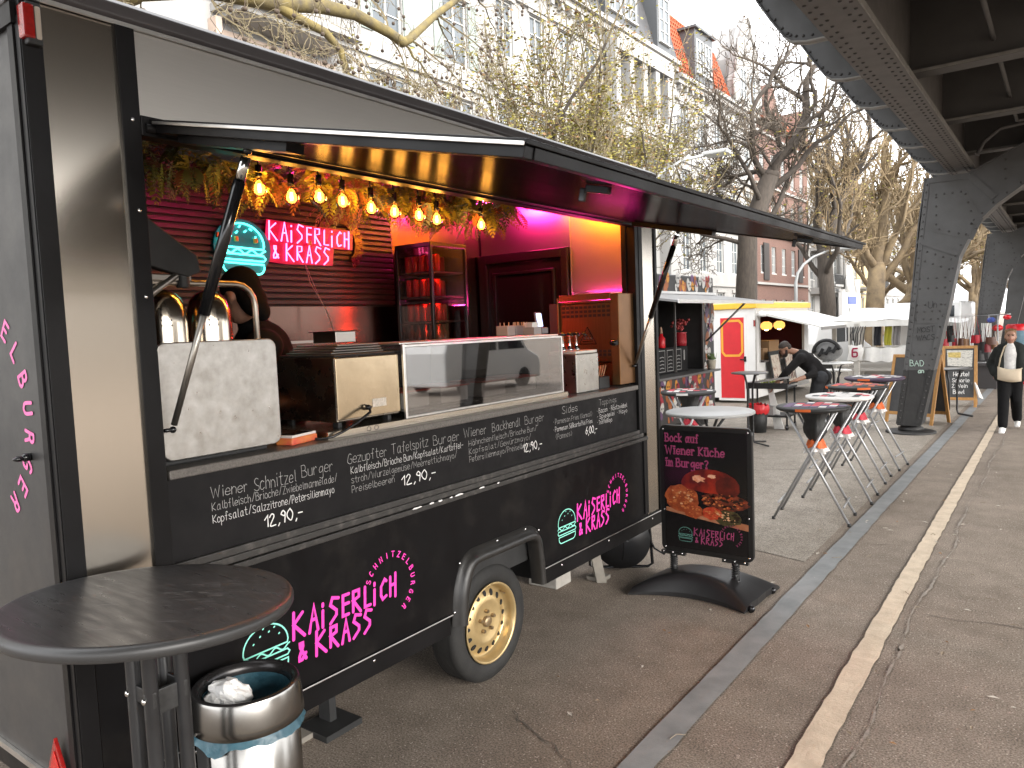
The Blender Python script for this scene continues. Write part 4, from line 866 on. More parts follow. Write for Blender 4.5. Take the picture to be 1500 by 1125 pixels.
# cutlery caddies and small things on the case
t = thing('cutlery_caddy', 'pale slotted cutlery caddy on top of the display case', 'caddy', (-2.8, 3.95, 1.852)); b = MB()
for k_ in range(3): y = 3.70+.085*k_; b.bx(-2.85, -2.76, y, y+.078, 1.853, 1.915)
b.build('box', mat('pale caddy plastic', (.40, .33, .30), .5), t, bevel=.004); b = MB(); r2 = random.Random(2)
for k_ in range(22): y = 3.71+r2.random()*.24; x = -2.80+r2.uniform(-.03, .03); b.tube([(x, y, 1.87), (x+r2.uniform(-.01, .01), y+r2.uniform(-.008, .008), 1.935)], .003, 5)
b.build('cutlery', mat('wood cutlery', (.5, .36, .25), .6), t)
t = thing('napkin_holder', 'small napkin holder with crumpled paper beside the cutlery caddy', 'napkin holder', (-2.8, 3.82, 1.852)); b = MB(); b.bx(-2.70, -2.62, 3.78, 3.86, 1.853, 1.90); b.use(1)
for k_ in range(5): b.box((-2.66+.012*k_-.03, 3.82, 1.905), (.003, .07, .05), Matrix.Rotation(.15*(k_-2), 3, 'Y'))
b.build('holder', [mat('grey holder', (.3, .26, .25), .5), WHITEC], t, bevel=.003)
t = thing('payment_terminal', 'card reader with a lit pale screen on top of the display case', 'card reader', (-2.75, 3.88, 1.852)); b = MB(); b.box((-2.75, 4.03, 1.875), (.09, .07, .04)); b.box((-2.755, 4.03, 1.935), (.012, .068, .12), Matrix.Rotation(-.15, 3, 'Y')); b.build('body', mat('terminal plastic', (.16, .15, .16), .4), t, bevel=.005)
b = MB(); b.box((-2.7465, 4.03, 1.945), (.002, .056, .085), Matrix.Rotation(-.15, 3, 'Y')); b.build('screen', emis('terminal screen', (.55, .62, 1.0), .8), t)
# sauce pump station
t = thing('sauce_pump_station', 'square steel sauce station with three pumps on the counter', 'sauce dispenser', (-2.63, 4.22, CT))
b = MB(); b.bx(-2.74, -2.525, 4.105, 4.385, CT, 1.716); b.build('housing', mat('dull station steel', (.44, .42, .38), .33, 1, col2=(.34, .32, .29), vscale=12, rvar=.1), t, bevel=.006)
b = MB(); b.bx(-2.735, -2.53, 4.11, 4.38, 1.717, 1.735); b.build('lid', mat('pale station lid', (.55, .52, .48), .5), t, bevel=.004)
for k_ in range(3):
    y = 4.16+.085*k_; b = MB(); b.lathe([(.024, 0), (.024, .01), (.012, .016), (.009, .035), (.0085, .10), (.012, .102)], (-2.66, y, 1.735), (0, 0, 1), 14); b.use(1).lathe([(.022, .0), (.024, .006), (.022, .016), (.01, .02)], (-2.66, y, 1.835), (0, 0, 1), 14); b.tube([(-2.66, y, 1.84), (-2.60, y+.005, 1.845), (-2.585, y+.006, 1.83)], .006, 8); b.use(1).lathe([(.016, 0), (.014, .02), (.01, .03)], (-2.66, y, 1.736), (0, 0, 1), 12)
    b.build('pump', [CHROME, BLACKG], t)
# utensil bin at the far end of the counter
t = thing('utensil_holder', 'black utensil holder with wooden tongs at the far end of the counter', 'utensil holder', (-2.6, 4.5, CT)); b = MB(); b.bx(-2.68, -2.54, 4.42, 4.56, CT, 1.545); b.build('cup', BLACKM, t, bevel=.006); b = MB()
for k_ in range(4): b.tube([(-2.60, 4.45+.03*k_, 1.48), (-2.57, 4.46+.034*k_, 1.62)], .006, 6)
b.build('tongs', mat('dark bamboo', (.25, .12, .05), .5), t)
# phone on the counter
t = thing('mobile_phone', 'phone in a yellow and red case lying on the counter', 'phone', (-2.56, 1.94, CT)); rz = Matrix.Rotation(.25, 3, 'Z')
b = MB(); b.box((-2.56, 1.945, CT+.016), (.085, .165, .030), rz); b.build('case', mat('yellow red case', (.70, .40, .05), .4, col2=(.60, .03, .06), vscale=5), t, bevel=.006); b = MB(); b.box((-2.56, 1.945, CT+.036), (.078, .155, .010), rz); b.use(1); b.box((-2.56, 1.945, CT+.0415), (.066, .128, .002), rz); b.build('phone_body', [mat('pale phone', (.66, .62, .58), .3), BLACKG], t, bevel=.003)
# oven in front of the end wall
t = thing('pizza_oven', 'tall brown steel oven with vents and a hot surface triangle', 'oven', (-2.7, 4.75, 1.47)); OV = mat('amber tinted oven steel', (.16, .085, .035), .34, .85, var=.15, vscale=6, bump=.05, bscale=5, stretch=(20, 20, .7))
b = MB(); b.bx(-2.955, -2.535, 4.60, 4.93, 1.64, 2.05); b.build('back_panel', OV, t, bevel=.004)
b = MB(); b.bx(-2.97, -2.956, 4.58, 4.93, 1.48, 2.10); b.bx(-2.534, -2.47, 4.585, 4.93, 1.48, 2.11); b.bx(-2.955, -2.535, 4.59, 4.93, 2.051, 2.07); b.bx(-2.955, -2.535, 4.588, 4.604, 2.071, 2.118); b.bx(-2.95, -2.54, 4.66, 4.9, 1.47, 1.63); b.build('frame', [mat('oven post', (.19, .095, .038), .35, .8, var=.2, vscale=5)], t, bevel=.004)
for zs in ((1.985, 1.955, 2.015), (1.68, 1.705)):
  b = MB()
  for zz in zs:
    for k_ in range(11): x = -2.935+.0365*k_; b.bx(x, x+.024, 4.5965, 4.5995, zz, zz+.018)
  b.build('vent', mat('vent dark', (.02, .012, .008), .6), t)
b = MB()
tri = [(-2.80, 1.765), (-2.66, 1.765), (-2.73, 1.885)]
for i in range(3): a, c = tri[i], tri[(i+1) % 3]; b.tube([(a[0], 4.5985, a[1]), (c[0], 4.5985, c[1])], .003, 4)
for k_ in range(3): x = -2.755+.025*k_; b.tube([(x+.006*math.sin(j*1.1), 4.5985, 1.795+.008*j) for j in range(7)], .002, 4)
b.tube([(-2.77, 4.5985, 1.785), (-2.69, 4.5985, 1.785)], .002, 4)
b.build('hot_surface_symbol', BLACKG, t)
b = MB(); b.tube([(-2.52, 4.575, 1.78), (-2.505, 4.55, 1.775), (-2.47, 4.548, 1.77)], .018, 8); b.ell((-2.50, 4.552, 1.772), (.03, .018, .022), n=8, m=6); b.build('knob', BLACKG, t)
b = MB(); b.bx(-3.06, -2.99, 4.62, 4.9, 1.45, 2.06); tag(b.build('side_cabinet', mat('dark cabinet', (.06, .035, .04), .3), bevel=.004), 'narrow dark cabinet between the inner door and the oven', 'cabinet')
# drinks fridge in the corner
t = thing('drinks_fridge', 'black glass sided drinks fridge lit red in the trailer corner', 'fridge', (-3.64, 4.0, 1.2)); fx0, fx1, fy0, fy1, fz0, fz1 = -3.80, -3.486, 3.83, 4.19, 1.50, 2.475
b = MB()
for x in (fx0, fx1):
    for y in (fy0, fy1): b.box((x, y, (fz0+fz1)/2), (.024, .024, fz1-fz0))
b.bx(fx0-.012, fx1+.012, fy0-.012, fy1+.012, fz1, fz1+.03); b.bx(fx0-.012, fx1+.012, fy0-.012, fy1+.012, fz0-.06, fz0); b.bx(fx0, fx1, fy0+.013, fy0+.02, 2.42, fz1); b.bx(fx0, fx0+.008, fy0, fy1, fz0, fz1); b.bx(fx0, fx1, fy1-.008, fy1, fz0, fz1)
b.build('cabinet', mat('fridge black', (.012, .010, .010), .22), t, bevel=.004)
b = MB(); b.prism([(x, fy0-.002, z) for x, z in rect(fx0+.012, fx1-.012, fz0, fz1)], (0, .004, 0)); b.prism([(fx1-.002, y, z) for y, z in rect(fy0+.012, fy1-.012, fz0, fz1)], (.004, 0, 0)); b.build('glass', clear('fridge glass', (.85, .8, .8), .06, .03), t)
sh = (1.62, 1.79, 1.96, 2.13, 2.30); b = MB()
for z in sh: b.bx(fx0+.012, fx1-.012, fy0+.014, fy1-.012, z, z+.012)
b.build('shelf', mat('wire shelf', (.08, .05, .05), .4, .5), t)
b = MB(); b.tube([(fx1-.03, fy0+.03, 1.56), (fx1-.03, fy0+.03, 2.45)], .006, 6); b.build('light_strip', emis('fridge red light', (1.0, .08, .04), 60), t)
CANR = mat('red drink can', (.62, .03, .03), .3, .2, var=.2, vscale=30); CANB = mat('dark bottle glass', (.12, .03, .02), .15)
b = MB(); b.lathe([(.022, 0), (.026, .006), (.026, .112), (.021, .120), (.0, .12)], (0, 0, 0), (0, 0, 1), 12); can = b.build('drink_can', CANR); n_ = 0
tag(can, 'red drink can standing in a row inside the drinks fridge', 'can', 'drinks standing in the fridge')
b = MB(); b.lathe([(.026, 0), (.028, .005), (.028, .085), (.012, .115), (.011, .145), (.0, .146)], (0, 0, 0), (0, 0, 1), 12); bot = b.build('drink_bottle', CANB); tag(bot, 'dark drink bottle standing inside the drinks fridge', 'bottle', 'drinks standing in the fridge')
fb = fc = True
for si, z in enumerate(sh):
    for iy in range(5):
        for ix in range(4):
            if ix < 2 and iy > 1: continue
            src = bot if si == 1 else can
            if src is can and fc: o = can; fc = False
            elif src is bot and fb: o = bot; fb = False
            else: o = src.copy(); COL.objects.link(o)
            o.location = (fx1-.05-.066*ix, fy0+.045+.066*iy, z+.012)
b = MB(); b.bx(-3.94, -3.40, 3.5, 4.85, .56, 1.43); tag(b.build('back_counter', mat('dark back counter', (.03, .02, .02), .35), bevel=.004), 'dark back counter under the drinks fridge along the rear wall', 'counter')
b = MB(); b.bx(-3.94, -3.45, 1.10, 3.45, .56, 1.42); b.use(1).bx(-3.94, -3.44, 1.10, 3.45, 1.421, 1.44); tag(b.build('work_counter', [mat('dark worktop base', (.03, .02, .02), .4), WARMS], bevel=.004), 'steel topped work counter along the rear wall below the neon sign', 'counter')
b = MB(); b.bx(-3.90, -3.55, 2.25, 2.9, 1.86, 1.875); b.bx(-3.90, -3.89, 2.25, 2.9, 1.875, 1.9); o = tag(b.build('wall_shelf', mat('shelf steel', (.4, .34, .3), .3, 1)), 'thin steel shelf on the rear wall under the neon sign', 'shelf')
# ================================================================== foreground and street furniture
TBL = mat('worn dark table film', (.036, .035, .035), .34, col2=(.023, .0225, .0225), vscale=3, rvar=.10, bump=.06, bscale=30, stretch=(1, 7, 1))
TRIM = mat('grey table rim', (.036, .0355, .0355), .40, var=.1)
FRM = mat('dark tube paint', (.020, .020, .021), .36, var=.2)
# near standing table
cx, cy = -2.045, 1.034; TZ = .019; TILT = Matrix.Translation((cx, cy, 1.188)) @ Matrix.Rotation(-.07, 4, 'X') @ Matrix.Rotation(.01, 4, 'Y') @ Matrix.Translation((-cx, -cy, -1.188+TZ))
t = thing('standing_table', 'dark round standing table with a scratched top between the trailer corner and the steel bin', 'standing table', (cx, cy, 0))
b = MB(); b.lathe([(.0, 1.168), (.355, 1.168), (.364, 1.169), (.373, 1.165), (.378, 1.157), (.378, 1.145), (.373, 1.136), (.36, 1.132), (.0, 1.132)], (cx, cy, 0), n=72, cap=False)
top = b.build('table_top', TBL, t)
b = MB(); b.lathe([(.3665, 1.1685), (.374, 1.1675), (.3805, 1.158), (.3805, 1.144), (.375, 1.134), (.366, 1.131)], (cx, cy, 0), n=72, cap=False); rim_ = b.build('rim', TRIM, top)
b = MB(); r = random.Random(4)
for i in range(64):
    an = r.choice((.5, .45, .6)); c0 = Vector((r.gauss(.05, .09), r.gauss(.12, .07))) if i < 44 else Vector((r.gauss(-.1, .12), r.gauss(-.12, .1)))
    if c0.length > .33: continue
    l = r.uniform(.006, .05); ribbon(b, [(c0.x, c0.y), (c0.x+l*math.cos(an)*.6+r.gauss(0, .003), c0.y+l*math.sin(an)), (c0.x+l*math.cos(an), c0.y+l*math.sin(an)*1.6)], (cx, cy, 1.168), (1, 0, 0), (0, 1, 0), r.uniform(.0006, .0016), lift=.0006, caps=False)
scr_ = b.build('scratch', mat('pale scratch', (.26, .255, .25), .6), top)
for o in (top, rim_, scr_): o.data.transform(TILT)      # the folding top sags a little
b = MB()
def uleg(mb, px, py, ang, foot):
    c, s = math.cos(ang), math.sin(ang); P = [(px+.12*c, py+.12*s, 1.130), (px+.07*c, py+.07*s, 1.128), (px+.025*c, py+.025*s, 1.110), (px, py, 1.06), (px, py, .10), (px+.03*c, py+.03*s, .045), (px+.08*c, py+.08*s, .025), (px+foot*c, py+foot*s, .022)]
    mb.tube(P, .0200, 12)
for i, (dx, dy, an) in enumerate(((-.045, -.045, 3.9), (.045, -.045, 5.5), (.045, .045, .8), (-.045, .045, 2.4))):
    b = MB(); uleg(b, cx+dx, cy+dy, an, .30); b.build('leg', FRM, t)
b = MB(); b.box((cx, cy, 1.122), (.3, .05, .014)); b.box((cx, cy, 1.1215), (.05, .3, .0139)); b.build('cross_plate', FRM, t)
b = MB(); b.box((cx, cy-.045, .93), (.13, .012, .045)); b.box((cx, cy+.045, .93), (.13, .012, .0449)); b.box((cx-.045, cy, .915), (.012, .13, .07)); b.box((cx+.045, cy, .915), (.012, .13, .0699)); b.use(1)
for dx, dy in ((.045, -.066), (-.045, -.066)): b.ell((cx+dx, cy+dy, .93), (.009, .006, .009), n=8, m=6)
b.build('bracket', [mat('scuffed bracket', (.05, .05, .05), .4, .5, var=.4, vscale=30), CHROME], t, bevel=.002)
# waste bin
bx_, by_ = -2.222, 1.420
t = thing('waste_bin', 'brushed steel waste bin with blue liner and a crumpled white paper in it', 'waste bin', (bx_, by_, 0)); o3 = (bx_, by_, 0)
BS = mat('satin bin steel', (.29, .28, .262), .22, 1, var=.05, bump=.02, bscale=14, stretch=(60, 60, .6))
b = MB(); b.lathe([(.165, .02), (.168, .03), (.168, .625), (.160, .632)], o3, n=56, cap=False); b.use(1).lathe([(.170, .0), (.170, .03), (.166, .034)], o3, n=48); b.build('body', [BS, BLACKM], t)
b = MB(); b.lathe([(.178, .628), (.1845, .632), (.184, .66), (.176, .735), (.172, .744)], o3, n=64, cap=False); b.build('lid_collar', BS, t)
b = MB(); b.lathe([(.172, .7435), (.167, .749), (.158, .748), (.149, .738), (.144, .722), (.1435, .64)], o3, n=64, cap=False); b.build('lid_ring', mat('dark lid ring', (.028, .026, .026), .24, .4), t)
LIN = mat('blue bin liner', (.018, .060, .085), .32, col2=(.045, .12, .155), vscale=14, bump=.5, bscale=26)
b = MB(); rr = random.Random(8); off = [rr.uniform(-1, 1) for _ in range(96)]
def rag(u, v):
    a = 2*math.pi*u; k = off[int(u*95)]; d = .006+.030*max(0, math.cos(a-5.05))**30+.012*max(0, math.cos(a-.3))**3+.006*math.sin(a*7)**2
    return (bx_+(.1715+.014*v+.003*k*v)*math.cos(a), by_+(.1715+.014*v+.003*k*v)*math.sin(a), .632-v*(.010+d+.005*abs(k)))
b.grid(rag, 95, 4); b.lathe([(.142, .712), (.138, .66), (.12, .60), (.0, .56)], o3, n=40, cap=False); b.build('bin_liner', LIN, t)
b = MB(); b.bx(bx_-.03, bx_+.03, by_-.176, by_-.166, .50, .60); b.build('catch', BLACKM, t, bevel=.004)
b = MB(); me_ = []
def crum(u, v):
    th = math.pi*v; ph = 2*math.pi*u; p = Vector((math.sin(th)*math.cos(ph), math.sin(th)*math.sin(ph), math.cos(th))); k = 1+.34*mnoise.noise(p*1.7+Vector((3, 1, 7)))+.22*mnoise.noise(p*4.3)
    return (bx_-.030+.092*p.x*k, by_-.050+.062*p.y*k, .705+.060*p.z*k*(1+.25*p.x))
b.grid(crum, 26, 16, False); o = b.build('crumpled_paper', mat('white tissue', (.80, .79, .77), .8, bump=.6, bscale=45)); tag(o, 'crumpled white paper lying in the mouth of the steel waste bin', 'crumpled paper')
# swing sign with poster
t = thing('pavement_sign', 'black sprung pavement sign with a burger poster on a wave shaped base', 'pavement sign', (-2.03, 4.9, 0)); sx0, sx1, sz0, sz1, sy = -2.335, -1.668, .268, 1.175, 4.88
b = MB(); b.prism([(x, sy, z) for x, z in rrect(sx0, sx1, sz0, sz1, .045)], (0, .03, 0)); FRB = b.build('panel', mat('sign frame black', (.010, .010, .010), .32), t, bevel=.006)
b = MB(); b.prism([(x, sy-.003, z) for x, z in rrect(sx0+.035, sx1-.035, sz0+.035, sz1-.035, .012)], (0, .002, 0))
PO = b.build('poster', mat('black print', (.0065, .006, .0065), .22), FRB)
b = MB()
for x in (sx0+.03, sx1-.03):
    for z in (sz0+.03, sz0+.3, sz1-.03): b.ell((x, sy-.001, z), (.007, .004, .007), n=8, m=6)
for x in (-2.25, -1.80):
    for dx in (-.07, 0, .07): b.ell((x+dx, sy-.004, sz0-.006), (.008, .006, .008), n=8, m=6)
b.build('screw', CHROME, FRB)
def serif_text(mb, txt, x, z, h, w, width):
    S, L = layout(txt, h, gap=2.6); kx = width/L; o = (x, sy-.0032, z)
    for st in S:
        P = [(p[0]*kx, p[1]) for p in st]; ribbon(mb, P, o, (1, 0, 0), (0, 0, 1), w, lift=.0006)
        for e, f in ((P[0], P[1]), (P[-1], P[-2])):
            if abs(e[0]-f[0]) < .25*abs(e[1]-f[1]): ribbon(mb, [(e[0]-h*.16, e[1]), (e[0]+h*.16, e[1])], o, (1, 0, 0), (0, 0, 1), w*.72, lift=.0006, caps=False)
b = MB(); serif_text(b, 'Bock auf', -2.285, 1.060, .056, .0095, .255); serif_text(b, 'Wiener Küche', -2.285, .972, .056, .0095, .44); serif_text(b, 'im Burger?', -2.285, .884, .056, .0095, .325)
b.build('slogan', mat('plum print', (.30, .045, .13), .4), PO)
def flatprint(name, poly, m, lvl): b = MB(); y = sy-.0034-.0004*lvl; b.prism([(x, y, z) for x, z in poly], (0, .0003, 0)); return b.build(name, m, PO)
def blob(cx_, cz_, rx, rz, n=26, wob=.06, seed=1, a0=0, a1=360):
    r_ = random.Random(seed); return [(cx_+rx*math.cos(R(a0+(a1-a0)*i/n))*(1+r_.uniform(-wob, wob)), cz_+rz*math.sin(R(a0+(a1-a0)*i/n))*(1+r_.uniform(-wob, wob))) for i in range(n)]
def pm(n, c, c2, sc, th=(.35, .65)): return mat(n, c, .3, col2=c2, vscale=sc, thresh=th)
flatprint('board_print', [(-2.29, .590), (-1.70, .525), (-1.70, .480), (-2.29, .562)], pm('print board', (.30, .10, .045), (.46, .22, .12), 9), 1)
flatprint('meat_print', blob(-2.17, .665, .125, .095, 22, .10, 3), pm('print meat', (.20, .035, .012), (.42, .10, .03), 26), 2)
flatprint('meat_print', blob(-2.09, .575, .07, .05, 16, .15, 5), pm('print meat dark', (.24, .04, .014), (.40, .09, .03), 30), 3)
flatprint('patty_print', blob(-1.865, .665, .165, .062, 26, .14, 7), pm('print patty', (.045, .010, .006), (.22, .045, .020), 32), 2)
flatprint('salad_print', blob(-1.84, .555, .10, .055, 20, .12, 8), pm('print salad', (.030, .030, .010), (.10, .075, .03), 30), 2)
flatprint('tomato_print', blob(-1.95, .575, .075, .045, 18, .12, 9), pm('print tomato', (.36, .025, .012), (.50, .08, .03), 30), 3)
flatprint('bun_print', blob(-1.965, .775, .205, .105, 36, .012, 2, -14, 194)+[(-2.13, .735), (-2.0, .715), (-1.86, .715), (-1.77, .74)], pm('print bun', (.085, .008, .006), (.46, .035, .012), 4.2, (.36, .60)), 4)
flatprint('gloss_print', blob(-2.05, .810, .055, .022, 16, .35, 12), pm('print gloss', (.62, .22, .10), (.75, .45, .30), 40), 5); flatprint('gloss_print', blob(-1.95, .835, .03, .014, 12, .3, 13), pm('print gloss', (.62, .22, .10), (.75, .45, .30), 40), 5)
print_logo('', PO, (-2.095, sy-.0036, .13), (1, 0, 0), (0, 0, 1), .55*.72/.72*.58, pink=mat('plum print', (.30, .045, .13), .4), mint=mat('dull mint print', (.12, .30, .25), .4)) if False else None

_r = random.Random(77); fb_ = [MB() for _ in range(4)]
def speck(cx_, cz_, rx, rz, n, which, s0, s1):
    for _i in range(n):
        a_ = _r.uniform(0, 6.283); q_ = math.sqrt(_r.random()); x_, z_ = cx_+rx*q_*math.cos(a_), cz_+rz*q_*math.sin(a_); s_ = _r.uniform(s0, s1); k_ = _r.randint(5, 7); ph = _r.uniform(0, 6)
        m_ = fb_[_r.choice(which)]; y_ = sy-.0052-.00025*(_i % 6); m_.poly([(x_+s_*_r.uniform(.6, 1.3)*math.cos(ph+6.283*j/k_), y_, z_+s_*.7*_r.uniform(.5, 1.2)*math.sin(ph+6.283*j/k_)) for j in range(k_)])
speck(-2.17, .66, .105, .08, 70, (0, 1, 1, 3), .004, .016); speck(-2.09, .575, .06, .04, 30, (0, 1), .004, .012); speck(-1.865, .665, .145, .05, 90, (0, 1, 2, 2), .004, .016); speck(-1.84, .555, .085, .042, 40, (2, 2, 3), .004, .014); speck(-1.95, .575, .06, .035, 20, (0, 1), .004, .012)
for m_, nm, c_ in zip(fb_, ('crumb_print', 'crust_print', 'shade_print', 'glint_print'), ((.30, .05, .015), (.50, .16, .05), (.018, .008, .005), (.62, .34, .18))): m_.build(nm, mat('print '+nm[:5], c_, .3), PO)
flatprint('bun_shade_print', blob(-1.84, .765, .085, .075, 22, .05, 21), pm('print bun shade', (.035, .006, .004), (.16, .016, .008), 9), 5)
lg = .50; print_logo('', PO, (-2.085, sy-.0036, .355-.605*lg), (1, 0, 0), (0, 0, 1), lg, pink=mat('plum print', (.30, .045, .13), .4), mint=mat('dull mint print', (.12, .30, .25), .4))
for x in (-2.25, -1.80):
    b = MB(); b.lathe([(.030, .115), (.030, .128), (.017, .13), (.017, .225), (.026, .227), (.026, .25)], (x, sy+.015, 0), n=16); b.tube([(x+.026*math.cos(a*.9), sy+.015+.026*math.sin(a*.9), .13+.0022*a) for a in range(0, 44)], .0042, 6); b.bx(x-.09, x+.09, sy, sy+.03, .245, .268); b.build('spring', mat('spring black', (.03, .03, .03), .3, .4), t)
b = MB()
BXm = (-2.455, -1.60)
def base(u, v):
    # arched bar: feet at both ends, hollow middle; u along, v across (0 front .. 1 back)
    x = -2.43+.80*u+.05*(v-.5); w = .30+.10*abs(2*u-1)**2; yc = 4.90+.06*(u-.5); y = yc+(v-.5)*w*1.15-.06*(2*u-1)**2*(1 if v < .5 else -1)*1.0
    edge = abs(2*v-1); h = (.165-.118*abs(2*u-1)**2.2)*(1-edge**7*.80)
    return (x, y, max(.012, h)+.004)
b.grid(base, 36, 18); 
def low(u, v): x, y, z = base(u, v); return (x, y, .006)
b.grid(lambda u, v: low(u, 1-v), 36, 18); 
for v in (0, 1):
    for i in range(36):
        p, q = base(i/36, v), base((i+1)/36, v); p2, q2 = low(i/36, v), low((i+1)/36, v); b.poly([p, q, q2, p2] if v else [q, p, p2, q2])
for u in (0, 1):
    for j in range(18):
        p, q = base(u, j/18), base(u, (j+1)/18); b.poly([p, q, (q[0], q[1], .006), (p[0], p[1], .006)])
b.build('base', mat('moulded black plastic', (.012, .0115, .012), .42, var=.15, vscale=6, bump=.06, bscale=60), t)
b = MB(); b.lathe([(.022, .120), (.020, .132), (.0, .133)], (-2.03, 4.86, 0), n=16); b.build('filler_cap', mat('grey cap', (.08, .08, .08), .4), t)
for x, y in ((-1.63, 4.70), (-1.62, 5.10)):
    b = MB(); b.lathe([(.0, -.012), (.022, -.012), (.024, 0), (.022, .012), (.0, .012)], (x, y, .024), (0, 1, 0), 16, cap=False); b.build('roller', BLACKG, t)
# drum in a tube frame under the trailer nose, with props
t = thing('drum_fan', 'black drum fan in a tube frame standing under the trailer nose', 'drum fan', (-2.72, 5.02, 0)); b = MB(); ax = (.55, -.83, 0)
b.lathe([(.0, -.08), (.12, -.085), (.20, -.075), (.215, -.03), (.215, .06), (.0, .06)], (-2.77, 5.08, .235), ax, 40, cap=False); b.build('drum', mat('drum black', (.010, .010, .011), .4), t)
b = MB(); P = [(-2.98, 4.95, .03), (-2.99, 4.95, .30), (-2.96, 4.97, .42), (-2.62, 5.17, .42), (-2.585, 5.19, .36), (-2.57, 5.20, .04), (-2.60, 5.18, .018), (-2.95, 4.96, .018)]; b.tube(P, .012, 8, closed=True); b.tube([(-2.90, 4.93, .25), (-2.74, 5.0, .31), (-2.72, 5.01, .25), (-2.68, 5.02, .24)], .005, 6); b.tube([(-2.72, 5.0, .10), (-2.70, 5.01, .36), (-2.60, 5.08, .37)], .005, 6); b.build('tube_frame', BLACKG, t)
b = MB(); b.tube([(-2.60, 5.16, .30), (-2.55, 5.2, .16), (-2.48, 5.22, .12), (-2.42, 5.2, .20), (-2.40, 5.18, .33)], .008, 8); tag(b.build('supply_hose', BLACKG), 'black supply hose curling between the trailer nose and the pavement sign', 'hose')
b = MB(); b.prism([(-2.80, 4.72, .0), (-2.74, 4.76, .0), (-2.86, 4.80, .40), (-2.92, 4.76, .40)], (.03, -.03, 0)); b.bx(-2.88, -2.74, 4.72, 4.84, .0, .03); tag(b.build('timber_prop', mat('grey timber', (.22, .20, .17), .8, var=.2, vscale=10), bevel=.004), 'slanted grey timber prop under the trailer nose', 'timber prop')
b = MB(); b.bx(-3.2, -2.95, 4.42, 4.62, .0, .15); tag(b.build('concrete_block', mat('pale concrete', (.33, .31, .28), .85, var=.15, vscale=9, bump=.3), bevel=.008), 'pale concrete block under the trailer behind the wheel', 'concrete block')
# ---- folding party tables with printed covers
PUR = mat('purple print', (.10, .055, .13), .6, var=.2, vscale=30); REDT = mat('red print', (.50, .028, .05), .6); ORG = mat('orange print', (.62, .12, .02), .6); WHT = mat('white print', (.62, .60, .58), .6)
DKPUR = mat('dark plum print', (.045, .028, .055), .6)
def folding_table(name, x, y, rz, z, rad, style, label, foot=.33, half=.22):
    t = thing(name, label, 'folding table', (0, 0, 0), 'folding tables with printed covers')
    b = MB(); b.lathe([(.0, z), (rad-.02, z), (rad, z-.008), (rad+.004, z-.018), (rad, z-.030), (rad-.03, z-.045), (.0, z-.05)], (0, 0, 0), n=48, cap=False)
    tp_ = b.build('table_top', style[0], t)
    b = MB(); r_ = random.Random(len(label)); b.use(0)
    def tile(u0, u1, v0, v1, mi):
        P = []
        for (u, v) in ((u0, v0), (u1, v0), (u1, v1), (u0, v1)): P.append((u*rad, v*rad, z+.0015+.0003*mi))
        if all(math.hypot(p[0], p[1]) < rad*.98 for p in P): b.use(mi); b.prism(P, (0, 0, .0012))
    for i in range(8):
        u0 = -.95+.235*i
        for j, (v0, v1) in enumerate(((-.62, -.30), (-.26, .05), (.10, .42), (.46, .74))):
            if r_.random() < .97: tile(u0, u0+.20, v0, v1, r_.choice(style[1]))
    b.build('printed_pattern', [REDT, WHT, PUR, BLACKM, ORG], tp_)
    b = MB()
    for k in range(12):
        a = 2*math.pi*k/12+.2; 
        if k % style[2] == 0:
            b.grid(lambda u, v: ((rad+.0048+.001*0)*math.cos(a+u*.42-.02*0), (rad+.0048)*math.sin(a+u*.42), z-.006-v*.024), 4, 1)
    b.build('hem', style[3], tp_)
    for s in (-1, 1):
        for q in (-1, 1):
            b = MB(); yy = half*q*(1 if s > 0 else .88); b.tube([(-s*rad*.62, yy*.9, z-.045), (s*foot, yy, .012)], .0125, 8); b.use(1).lathe([(.016, 0), (.016, .03)], (s*foot, yy, 0), n=8); b.build('leg', [GALV, BLACKM], t)
    b = MB()
    for px_, pz_ in ((-foot*.86, .17), (foot*.86, .17), (0, z*.5-.02)): b = MB(); b.tube([(px_, -half*.97, pz_), (px_, half*.97, pz_)], .0085, 8); b.build('crossbar', GALV, t)
    # drawn-together cover hanging under the top
    b = MB(); n = 20
    def hang(u, v):
        a = 2*math.pi*u; zz = z-.05-.30*v; rr = (.10*(1-v)**1.6+.028+.045*math.sin(math.pi*min(1, max(0, v*1.5-.5))))*(1+.22*math.sin(5*a+v*3)); return (rr*math.cos(a)+.02*v, rr*math.sin(a), zz)
    b.use(0); b.grid(hang, n, 6); b.use(1)
    def frill(u, v): a = 2*math.pi*u; rr = (.045+.035*v)*(1+.35*math.sin(5*a+v)); return (rr*math.cos(a)+.02, rr*math.sin(a), z-.32-.075*v+.015*math.sin(3*a))
    b.grid(frill, n, 3); b.use(2); b.grid(lambda u, v: ((.075+.02*v)*(1+.35*math.sin(7*2*math.pi*u))*math.cos(6.283*u)+.02, (.075+.02*v)*(1+.35*math.sin(7*6.283*u))*math.sin(6.283*u), z-.39-.045*v+.012*math.sin(6.283*u*3)), 32, 2)
    b.build('bunched_cover', [BLACKM, style[4], WHT], t)
    t.location = (x, y, 0); t.rotation_euler = (0, 0, rz); WL[t.name] = (x, y, 0)
    return t
folding_table('folding_table', -1.91, 7.28, .10, 1.07, .325, (BLACKM, (0, 0, 1, 2, 2), 4, ORG, ORG), 'nearest folding table, purple red printed cover with an orange corner')
folding_table('folding_table', -1.90, 8.24, .06, 1.075, .325, (WHT, (1, 1, 0, 3), 5, WHT, REDT), 'second folding table with a mostly white printed cover')
folding_table('folding_table', -1.955, 9.28, .04, 1.09, .325, (BLACKM, (3, 4, 0), 3, ORG, REDT), 'third folding table with a dark cover edged in orange red')
